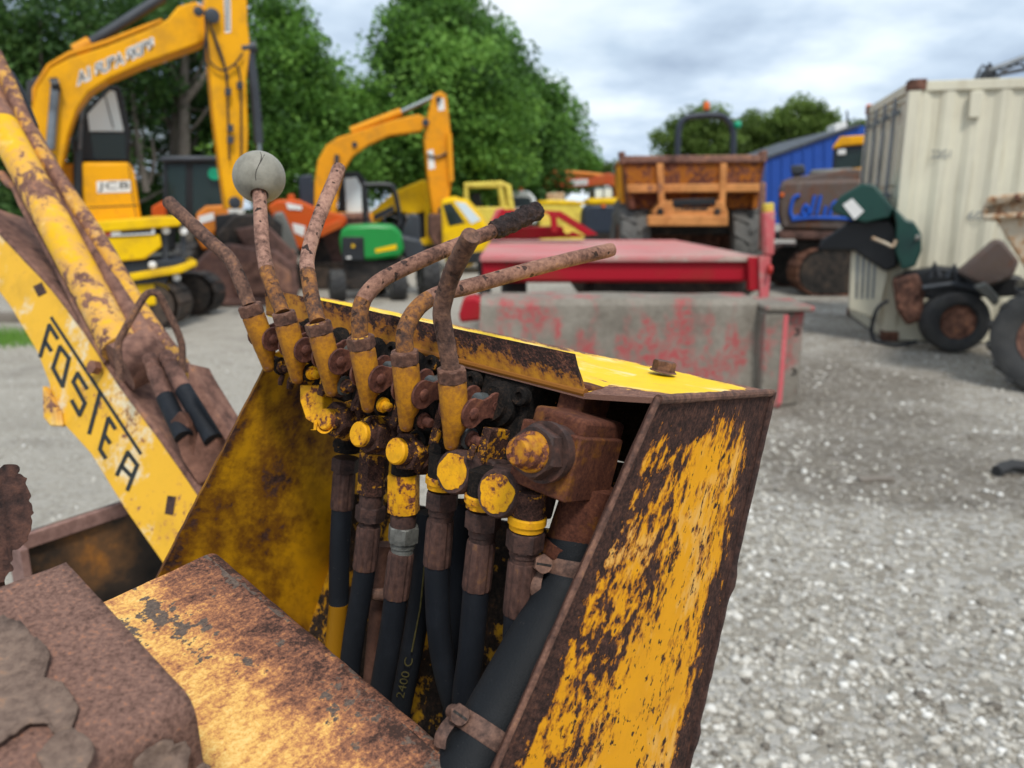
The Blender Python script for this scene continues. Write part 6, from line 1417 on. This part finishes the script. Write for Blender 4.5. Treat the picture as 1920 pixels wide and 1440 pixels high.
# ------------------------------------------------------------------ red low-loader trailer
Y = 8.0
tl = thing('flatbed_trailer', 'faded red flatbed trailer with pink worn deck, behind the concrete blocks', 'trailer', at(1170, Y + 2))
z_d = AY(1170, 480, Y).z; xl = AY(900, 478, Y).x; xr = AY(1424, 480, Y).x
Yb = 12.2
MB().bx(xl, xr, Y, Yb, z_d - .06, z_d).build('deck', M['deck'], tl, bevel=.01)
pbz = AY(1170, 528, Y).z
MB().prism([(xl + .02, Y + .05, z_d - .06), (xr + .05, Y + .05, z_d - .06), (xr + .05, Y + .05, pbz), (xl + .45, Y + .05, pbz), (xl + .02, Y + .05, z_d - .22)], (0, .12, 0)).build('rear_beam', M['trailer'], tl, bevel=.02)
MB().bx(xl + .1, xr - .05, Y + .3, Yb - .2, pbz - .04, z_d - .065).build('chassis', M['trailer'], tl, bevel=.02)
zb = AY(1170, 580, Y).z
for x0, x1 in ((1105, 1150), (1330, 1400)): MB().bx(AY(x0, 560, Y).x, AY(x1, 560, Y).x, Y + .6, Yb - 1, .55, pbz - .045).build('chassis_rail', M['muddark'], tl)
MB().bx(AY(1120, 560, Y).x, AY(1420, 560, Y).x, Y + .5, Y + .7, zb - .05, pbz - .045).build('cross_member', M['muddark'], tl, bevel=.01)
for xx in (xl + .35, xr - .45):
    for yy in (Y + 1.3, Y + 2.4): wheel('wheel', tl, V((xx, yy, .42)), .42, .3, (1, 0, 0), 0)
# raised ramp bracket at the far left and stake posts at the right
def rp_(x, y, Yq): return AY(x, y, Yq)
MB().prism([AY(906, 446, 11.0), AY(940, 392, 11.0), AY(1052, 396, 11.0), AY(1122, 440, 11.0), AY(1100, 442, 11.0), AY(1046, 408, 11.0), AY(958, 404, 11.0), AY(936, 446, 11.0)], (0, .16, 0)).build('ramp_frame', M['trailer'], tl, bevel=.01)
MB().prism([AY(902, 450, 11.1), AY(930, 392, 11.1), AY(944, 390, 11.1), AY(925, 450, 11.1)], (0, .5, 0)).build('headboard', M['trailerpink'], tl, bevel=.01)
MB().prism([AY(930, 428, 11.3), AY(1050, 424, 11.3), AY(1098, 444, 11.3), AY(930, 450, 11.3)], (0, .3, 0)).build('ramp_plate', M['trailer'], tl, bevel=.01)
MB().prism([AY(1032, 400, 10.99), AY(1044, 402, 10.99), AY(1046, 436, 10.99), AY(1034, 436, 10.99)], (0, .1, 0)).build('ramp_strut', M['trailer'], tl, bevel=.01)
for x, y in ((1022, 408), (1064, 430)): c = AY(x, y, 10.95); MB().lathe(c, (0, -1, 0), [(0, .06), (.05, .06), (.05, 0)], 12).build('marker_lamp', M['paleyel'], tl)
MB().prism([AY(1434, 400, 7.9), AY(1454, 396, 7.9), AY(1452, 478, 7.9), AY(1436, 478, 7.9)], (0, .12, 0)).build('stake_post', M['trailerpink'], tl, bevel=.01)
MB().prism([AY(1434, 382, 7.95), AY(1452, 380, 7.95), AY(1452, 397, 7.95), AY(1434, 399, 7.95)], (0, .10, 0)).build('post_cap', M['paleyel'], tl, bevel=.01)
MB().prism([AY(1420, 460, 8.1), AY(1450, 300, 8.1), AY(1456, 340, 8.1), AY(1452, 478, 8.1), AY(1424, 478, 8.1)][:0] + [AY(1427, 342, 8.1), AY(1437, 342, 8.1), AY(1435, 470, 8.1), AY(1425, 470, 8.1)], (0, .06, 0)).build('stake_post', M['skiprim'], tl, bevel=.01)
MB().prism([AY(1424, 480, 7.9), AY(1446, 480, 7.9), AY(1440, 588, 7.9), AY(1426, 588, 7.9)], (0, .06, 0)).build('marker_board', M['trailerpink'], tl, bevel=.005)
MB().prism([AY(1404, 482, 7.95), AY(1424, 482, 7.95), AY(1424, 545, 7.95), AY(1404, 545, 7.95)], (0, .1, 0)).build('corner_bracket', M['trailer'], tl, bevel=.01)
MB().cyl(AY(1440, 506, 7.85), AY(1446, 506, 7.85), .05).build('tail_lamp', M['redpaint'], tl)
MB().bx(xl - .02, xl + .1, Y + .1, Y + .5, AY(900, 575, Y).z, z_d - .061).build('side_flap', M['muddark'], tl)
px_prism('mudguard', [(860, 590), (868, 560), (890, 556), (915, 570), (918, 600), (862, 606)], 7.2, .3, M['trailer'], tl, .03)

# ------------------------------------------------------------------ concrete blocks with red paint
def block(label, xa, xb, Y, top, seedx, depth=.6, zt=None):
    p0 = AY(xa, top, Y); p1 = AY(xb, top, Y); zt = zt or p0.z
    x0, x1 = p0.x, p1.x; ch_ = .05
    prof = [(Y + .0, 0), (Y - .02, .12), (Y + .05, zt - .05), (Y + .09, zt), (Y + depth - .09, zt), (Y + depth - .05, zt - .05), (Y + depth + .02, .12), (Y + depth, 0)]
    n = 14; vs = []; fs = []
    for i in range(n + 1):
        x = x0 + (x1 - x0) * i / n
        for (y_, z_) in prof:
            jz = .012 * mnoise.noise(V((x * 3, y_ * 3, z_ * 3 + seedx))); vs.append((x + (0.03 if i in (0, n) and z_ > zt - .06 else 0) * (1 if i == 0 else -1 if i == n else 0), y_ + jz, max(0, z_ + (jz if z_ > 0 else 0))))
    q = len(prof)
    for i in range(n):
        for k in range(q): fs.append((i * q + k, (i + 1) * q + k, (i + 1) * q + (k + 1) % q, i * q + (k + 1) % q))
    fs.append(tuple(range(q))); fs.append(tuple(n * q + k for k in range(q - 1, -1, -1)))
    o = mk('concrete_block', vs, fs, M['concrete'], None, ang=30); return tag(o, label, 'concrete block', 'concrete blocks in front of the red trailer')
o = block('long grey concrete block smeared with red paint, directly in front of the red trailer', 893, 1432, 6.1, 562, 1)
o2 = thing('concrete_block', 'short grey concrete block with red corner stripe and bolt holes, right end of the row', 'concrete block', at(1480, 6.0), 'concrete blocks in front of the red trailer')
pa, pb2 = AY(1437, 578, 5.95), AY(1528, 578, 5.95); zt = pa.z
MB().prism([(pa.x, 5.95, 0), (pb2.x - .20, 5.95, 0), (pb2.x - .20, 5.95, zt - .03), (pa.x, 5.95, zt - .03)], (0, .6, 0)).build('block_body', M['concrete'], o2, bevel=.02)
MB().prism([(pb2.x - .20, 6.0, 0), (pb2.x - .03, 6.05, 0), (pb2.x - .03, 6.05, zt - .04), (pb2.x - .20, 6.0, zt - .04)], (0, .45, 0)).build('block_end', M['concrete'], o2, bevel=.02)
MB().bx(pa.x - .005, pb2.x, 5.93, 6.58, zt - .03, zt + .02).build('block_top', M['concrete'], o2, bevel=.02)
MB().bx(pb2.x - .235, pb2.x - .2, 5.944, 5.949, .04, zt - .05).build('paint_stripe', M['trailerpink'], o2)
for zz_ in (.28, .6): MB().lathe(V((pb2.x - .10, 6.03, zz_)), (0, -1, 0), [(-.02, .03), (.006, .03), (.004, .015), (-.02, .012)], 12).build('bolt_hole', M['muddark'], o2)

# ------------------------------------------------------------------ blue cladded building, far right
facing(None)
Yb = 40; bd = thing('building', 'bright blue metal clad building with a sloping roof, behind the yard', 'building', at(1530, Yb + 5))
px_prism('wall', [(1436, 300), (1616, 236), (1760, 236), (1760, 420), (1436, 420)], Yb, 12, M['bluewall'], bd)
px_prism('roof_edge', [(1434, 300), (1616, 235), (1616, 230), (1434, 295)], Yb - .15, 12.3, M['darkgrey'], bd)
for k in range(9):
    x = 1446 + 20 * k; y = 300 - (x - 1436) * 64 / 180
    px_prism('cladding_rib', [(x, y + 4), (x + 3, y + 3), (x + 3, 420), (x, 420)], Yb - .06, .06, M['bluewall'], bd)
px_prism('roof_vent', [(1566, 234), (1588, 226), (1588, 244), (1566, 250)], Yb + 1, 1, M['white'], bd)
px_tube('mast', [(1590, 236, Yb + 1), (1588, 208, Yb + 1)], .05, M['darkgrey'], bd, 6)

# ------------------------------------------------------------------ brown machine with blue spray writing, and the yellow cab behind
facing(1540)
Y = 14.0
gm = thing('excavator', 'weathered brown excavator rear with blue spray painted scrawl and side track', 'excavator', at(1540, Y + 1))
hs = px_prism('counterweight', [(1460, 350), (1470, 340), (1640, 334), (1650, 348), (1650, 420), (1640, 434), (1464, 430), (1458, 400)], Y, 1.2, M['brownmach'], gm, .08)
px_prism('hood', [(1462, 342), (1480, 334), (1590, 316), (1636, 316), (1640, 336), (1470, 346)], Y + .1, 1.6, M['brownmach'], gm, .05)
px_prism('hood_cover', [(1514, 328), (1522, 318), (1598, 314), (1600, 328)], Y + .3, .9, M['greyfit'], gm, .04)
px_prism('exhaust', [(1482, 310), (1508, 308), (1510, 326), (1484, 328)], Y + .4, .3, M['darkgrey'], gm, .03)
px_tube('exhaust_pipe', [(1494, 322, Y + .5), (1496, 344, Y + .5)], .07, M['darkgrey'], gm)
px_prism('lower_frame', [(1458, 432), (1644, 436), (1640, 452), (1462, 448)], Y + .02, 1.4, M['bucket'], gm, .03)
px_prism('slew_ring', [(1490, 448), (1620, 452), (1616, 484), (1500, 484)], Y + .2, 1.2, M['muddark'], gm, .03)
track(gm, at(1496, Y).x, at(1660, Y).x, Y - .05, .85, .55, mat=M['rim'])
track(gm, at(1496, Y).x, at(1660, Y).x, Y + 1.6, .85, .55, mat=M['rim'])
for pth in ([(1500, 366), (1488, 372), (1482, 396), (1488, 408), (1500, 404)], [(1504, 398), (1510, 384), (1517, 396), (1508, 404), (1504, 398)], [(1520, 402), (1528, 366)], [(1531, 402), (1539, 366)], [(1545, 404), (1549, 386)], [(1556, 404), (1561, 384), (1570, 378), (1572, 392)], [(1580, 404), (1583, 380), (1594, 384), (1598, 402)], [(1484, 412), (1530, 408), (1600, 410)]):
    px_tube('spray_writing', [(x, y, Y - .02) for x, y in pth], .030, M['graffiti'], gm, 8, 4)
px_prism('lamp', [(1463, 362), (1470, 361), (1470, 369), (1463, 370)], Y - .02, .04, M['lens_orange'], gm, .01)
facing(1600)
Y = 17.0
yc = thing('excavator', 'yellow machine cab with dark window and orange beacon beside the container doors', 'excavator', at(1610, Y + 1))
cb_ = px_prism('cab', [(1562, 280), (1570, 268), (1640, 262), (1640, 330), (1560, 330)], Y, 1.5, M['navy'], yc, .05)
px_prism('window', [(1568, 284), (1632, 280), (1632, 324), (1566, 324)], Y - .01, .012, M['darkglass'], cb_)
px_prism('roof', [(1560, 276), (1576, 256), (1640, 252), (1640, 268), (1580, 274), (1562, 280)], Y - .1, 1.7, M['jcb'], yc, .04)
px_prism('beacon', [(1624, 196), (1634, 194), (1636, 212), (1622, 214)], Y + .3, .2, M['lens_orange'], yc, .03)
px_tube('beacon_stalk', [(1629, 212, Y + .4), (1630, 258, Y + .4)], .03, M['darkgrey'], yc)
px_prism('work_lamp', [(1570, 280), (1586, 279), (1586, 290), (1570, 291)], Y - .06, .05, M['white'], yc, .02)
px_prism('side_cover', [(1594, 316), (1640, 312), (1640, 346), (1596, 346)], Y - .2, 1.2, M['jcb'], yc, .04)
track(yc, at(1560, Y).x, at(1700, Y).x, Y + .1, .85, .5, mat=M['muddark'])

facing(None)
# ------------------------------------------------------------------ shipping container
cc = G(1655, 640); ud = V((0.235, 0.972, 0)); us = V((0.972, -0.235, 0)); H = 2.94
ct = thing('shipping_container', 'cream corrugated steel shipping container with grey door bars, on the right', 'container', cc + us * 3 + ud * 1.2)
def cp(a, b, z): return cc + us * a + ud * b + V((0, 0, z))
LC, WC = 6.06, 2.44
nrm = -ud
# corrugated long side
pts = []; a = .12; st = [(0, 0), (.07, 0), (.138, .036), (.208, .036), (.276, 0)]
while a < LC - .4:
    for (s_, d_) in st[:-1]: pts.append((a + s_, d_))
    a += .276
pts.append((a, 0)); a_end = a
m = MB(); vs = []; fs = []
for (a_, d_) in pts: vs += [cp(a_, .03 + d_, .18), cp(a_, .03 + d_, H - .12)]
for k in range(len(pts) - 1): fs.append((2 * k, 2 * k + 2, 2 * k + 3, 2 * k + 1))
m.add(vs, fs); sd_ = m.build('corrugated_side', M['container'], ct, flat=True); so = sd_.modifiers.new('s', 'SOLIDIFY'); so.thickness = .004
def cbox(name, a0, a1, b0, b1, z0, z1, mat=M['container'], bevel=.01, parent=ct): return MB().prism([cp(a0, b0, z0), cp(a1, b0, z0), cp(a1, b1, z0), cp(a0, b1, z0)], (0, 0, z1 - z0)).build(name, mat, parent, bevel)
cbox('bottom_rail', .12, LC, 0.01, .10, 0.02, .18); cbox('top_rail', .12, LC, 0.02, .09, H - .12, H - .01)
cbox('corner_post', 0, .13, 0, .16, .12, H - .10); cbox('corner_post', 0, .13, WC - .16, WC, .12, H - .10)
for b_ in (0, WC - .17):
    cbox('corner_casting', -.012, .17, b_ - .012, b_ + .17, H - .11, H + .01, M['rim'], .015); cbox('corner_casting', -.012, .17, b_ - .012, b_ + .17, 0.005, .12, M['rim'], .015)
cbox('roof', .05, LC, .05, WC - .05, H - .03, H - .012); cbox('far_side', .12, LC, WC - .06, WC - .02, .1, H - .05); cbox('end_wall', LC - .06, LC, .02, WC - .02, .1, H - .05)
for (b0, b1) in ((.17, WC / 2 - .005), (WC / 2 + .005, WC - .17)):
    dr = cbox('door', .02, .06, b0, b1, .16, H - .13)
    for z_ in (.16, .95, 1.75, H - .25): 
        cbox('door_panel', -.004, .019, b0 + .06, b1 - .06, z_ + .06, min(z_ + .72, H - .2), M['container'], .008, dr)
    for f_ in (.25, .75):
        bb_ = b0 + (b1 - b0) * f_
        MB().cyl(cp(-.045, bb_, .18), cp(-.045, bb_, H - .14), .02).build('locking_bar', M['leversteel'], dr)
        for z_ in (.3, 1.1, 1.7, H - .3): MB().box(cp(-.035, bb_, z_), us * .03, ud * .06, V((0, 0, .03))).build('bar_bracket', M['leversteel'], dr)
        MB().box(cp(-.07, bb_ - .1, 1.2), us * .012, ud * .16, V((0, 0, .025))).build('bar_handle', M['leversteel'], dr)
cbox('header', 0, .12, .16, WC - .16, H - .12, H - .01); cbox('sill', 0, .12, .16, WC - .16, .03, .15)
cbox('vent', .62, .74, -.02, .03, H - .42, H - .14)
for (a_, z_) in ((.42, 1.25),):
    lettering('side_marking', '60463', cp(.75, .015, 1.42), us * .38, V((0, 0, .10)), M['leversteel'], ct)
    lettering('side_marking', '22G1', cp(.30, .015, 2.10), us * .2, V((0, 0, .09)), M['leversteel'], ct)
# lorry crane arm showing above the container
cr = thing('loader_crane', 'folded grey and black lorry crane showing above the container roof', 'crane', cp(4.5, 3.5, 0))
Yc = 13
for nm, pts_, r_, mt in (('crane_jib', [(1850, 134), (1920, 108), (1990, 80)], .045, 'leversteel'), ('crane_ram', [(1872, 140), (1930, 128), (2000, 110)], .03, 'black'), ('crane_hose', [(1830, 148), (1842, 122), (1858, 128), (1880, 132), (1920, 118)], .016, 'black'), ('crane_hose', [(1826, 150), (1836, 128), (1846, 124), (1850, 140)], .012, 'leversteel'), ('crane_brace', [(1868, 148), (1900, 118), (1930, 126), (1960, 92)], .018, 'black'), ('crane_link', [(1838, 152), (1856, 120), (1868, 142)], .03, 'black'), ('crane_mast', [(1990, 80), (2000, 300), (2000, 560)], .15, 'darkgrey')):
    px_tube(nm, [(x, y, Yc) for x, y in pts_], r_, M[mt], cr, 8)
px_prism('crane_head', [(1842, 152), (1854, 128), (1866, 140), (1876, 152)], Yc - .1, .2, M['black'], cr, .02)
c = at(2000, Yc); MB().bx(c.x - .6, c.x + .6, Yc - .6, Yc + .6, 0, 1.0).build('crane_base', M['darkgrey'], cr, .05)

# ------------------------------------------------------------------ stripped chassis with dark green bonnet in front of the container
facing(1700)
Y = 8.6
gw = thing('stripped_tractor', 'stripped machine chassis with tilted dark green bonnet and bare wheel, before the container', 'tractor', at(1720, Y))
gh = px_prism('bonnet', [(1556, 392), (1575, 368), (1616, 344), (1640, 346), (1676, 392), (1668, 408), (1622, 418), (1592, 410), (1566, 400)], Y + .1, .8, M['dgreen'], gw, .02)
px_prism('bonnet_sticker', [(1580, 384), (1598, 372), (1620, 396), (1602, 412)], Y + .09, .008, M['white'], gh)
px_prism('bonnet', [(1676, 388), (1700, 412), (1714, 416), (1728, 440), (1728, 470), (1716, 500), (1690, 506), (1678, 470), (1680, 420)], Y + .05, .7, M['dgreen'], gw, .02)
c = AY(1720, 446, Y + .04); MB().lathe(c, (0, -1, 0), [(0, .03), (.01, .035), (.02, .02), (.02, 0)], 12).build('bonnet_latch', M['greyfit'], gw)
px_prism('engine_bay', [(1590, 414), (1670, 410), (1682, 430), (1684, 500), (1660, 510), (1600, 470), (1530, 470), (1540, 450), (1580, 424)], Y + .3, .6, M['black'], gw, .03)
px_prism('front_panel', [(1596, 468), (1656, 466), (1668, 500), (1650, 590), (1640, 598), (1590, 580)], Y + .4, .06, M['container'], gw, .02)
for k in range(4): px_prism('panel_slot', [(1606 + 11 * k, 476), (1611 + 11 * k, 476), (1608 + 10 * k, 560), (1604 + 10 * k, 560)], Y + .39, .012, M['leversteel'], gw)
px_tube('wiring', [(1635, 446, Y - .02), (1660, 456, Y - .02), (1674, 462, Y - .02), (1680, 450, Y - .02)], .02, M['rustcream'], gw, 6, 3)
px_tube('hose', [(1640, 640, Y - .1), (1634, 620, Y - .1), (1644, 580, Y - .1), (1664, 564, Y)], .02, M['rubber'], gw, 6, 4)
px_tube('hose', [(1640, 640, Y - .1), (1680, 648, Y - .1), (1720, 640, Y - .1)], .02, M['rubber'], gw, 6, 4)
px_prism('gearbox', [(1672, 524), (1720, 512), (1734, 540), (1730, 600), (1700, 612), (1680, 580)], Y + .05, .5, M['rim'], gw, .04)
px_prism('chassis_rail', [(1690, 512), (1760, 500), (1920, 520), (1920, 556), (1780, 560), (1730, 560)], Y + .1, .3, M['black'], gw, .03)
for pts_ in ([(1745, 520), (1752, 494), (1762, 520)], [(1775, 520), (1788, 498), (1798, 530)], [(1800, 508), (1840, 540), (1868, 570)], [(1730, 540), (1790, 532), (1850, 545)]):
    px_tube('linkage', [(x, y, Y) for x, y in pts_], .035, M['darkgrey'], gw, 6)
px_prism('seat_pan', [(1794, 512), (1866, 450), (1880, 450), (1912, 490), (1900, 520), (1850, 540)], Y - .1, .3, M['brownmach'], gw, .04)
px_prism('driveshaft_guard', [(1826, 538), (1850, 530), (1876, 560), (1866, 574)], Y - .3, .2, M['greyfit'], gw, .02)
hub = G(1790, 662); wr = .345
wheel('wheel', gw, V((hub.x, hub.y + .1, wr)), wr, .34, (-.15, -1, 0), 0, M['rim'], .54, 1.3, M['tyre'])
wheel('wheel', gw, V((hub.x + .4, hub.y + 1.3, wr)), wr, .34, (-.15, -1, 0), 0, M['rim'], .54, 1.3, M['tyre'])
MB().cyl(V((hub.x, hub.y + .1, wr)), V((hub.x + .4, hub.y + 1.3, wr)), .06).build('axle', M['muddark'], gw)

# ------------------------------------------------------------------ cream rusty skip dumper cut by the right edge
facing(1900)
Y = 6.6
sd2 = thing('site_dumper', 'dumper with rusty cream skip and large lugged tyre, cut by the right edge', 'dumper', at(1960, Y))
px_prism('skip', [(1838, 400), (1852, 372), (2100, 350), (2100, 560), (1960, 560), (1912, 488), (1868, 414), (1846, 408)], Y + .1, 1.2, M['rustcream'], sd2, .02)
px_prism('skip_rim', [(1840, 392), (1852, 368), (2100, 342), (2100, 356), (1858, 378), (1848, 404)], Y + .04, .14, M['rustcream'], sd2, .02)
px_prism('skip_shelf', [(1838, 402), (2100, 386), (2100, 398), (1846, 414)], Y + .03, .10, M['rustcream'], sd2, .02)
px_prism('skip_rib', [(1902, 364), (1910, 363), (1912, 374), (1904, 375)], Y + .0, .06, M['rim'], sd2, .01)
px_prism('chassis', [(1900, 540), (2100, 520), (2100, 660), (1930, 640)], Y + .3, .9, M['black'], sd2, .04)
hub = G(1975, 752); wheel('wheel', sd2, V((hub.x + .12, hub.y + .28, .47)), .47, .36, (-.78, -.62, 0), 15, M['hubrust'], .50, 1.4, M['midtyre'])
wheel('wheel', sd2, V((hub.x + 1.2, hub.y + .9, .47)), .47, .36, (-.78, -.62, 0), 15, M['hubrust'], .50, 1.4, M['midtyre'])
MB().cyl(V((hub.x + .12, hub.y + .28, .47)), V((hub.x + 1.2, hub.y + .9, .47)), .07).build('axle', M['muddark'], sd2)
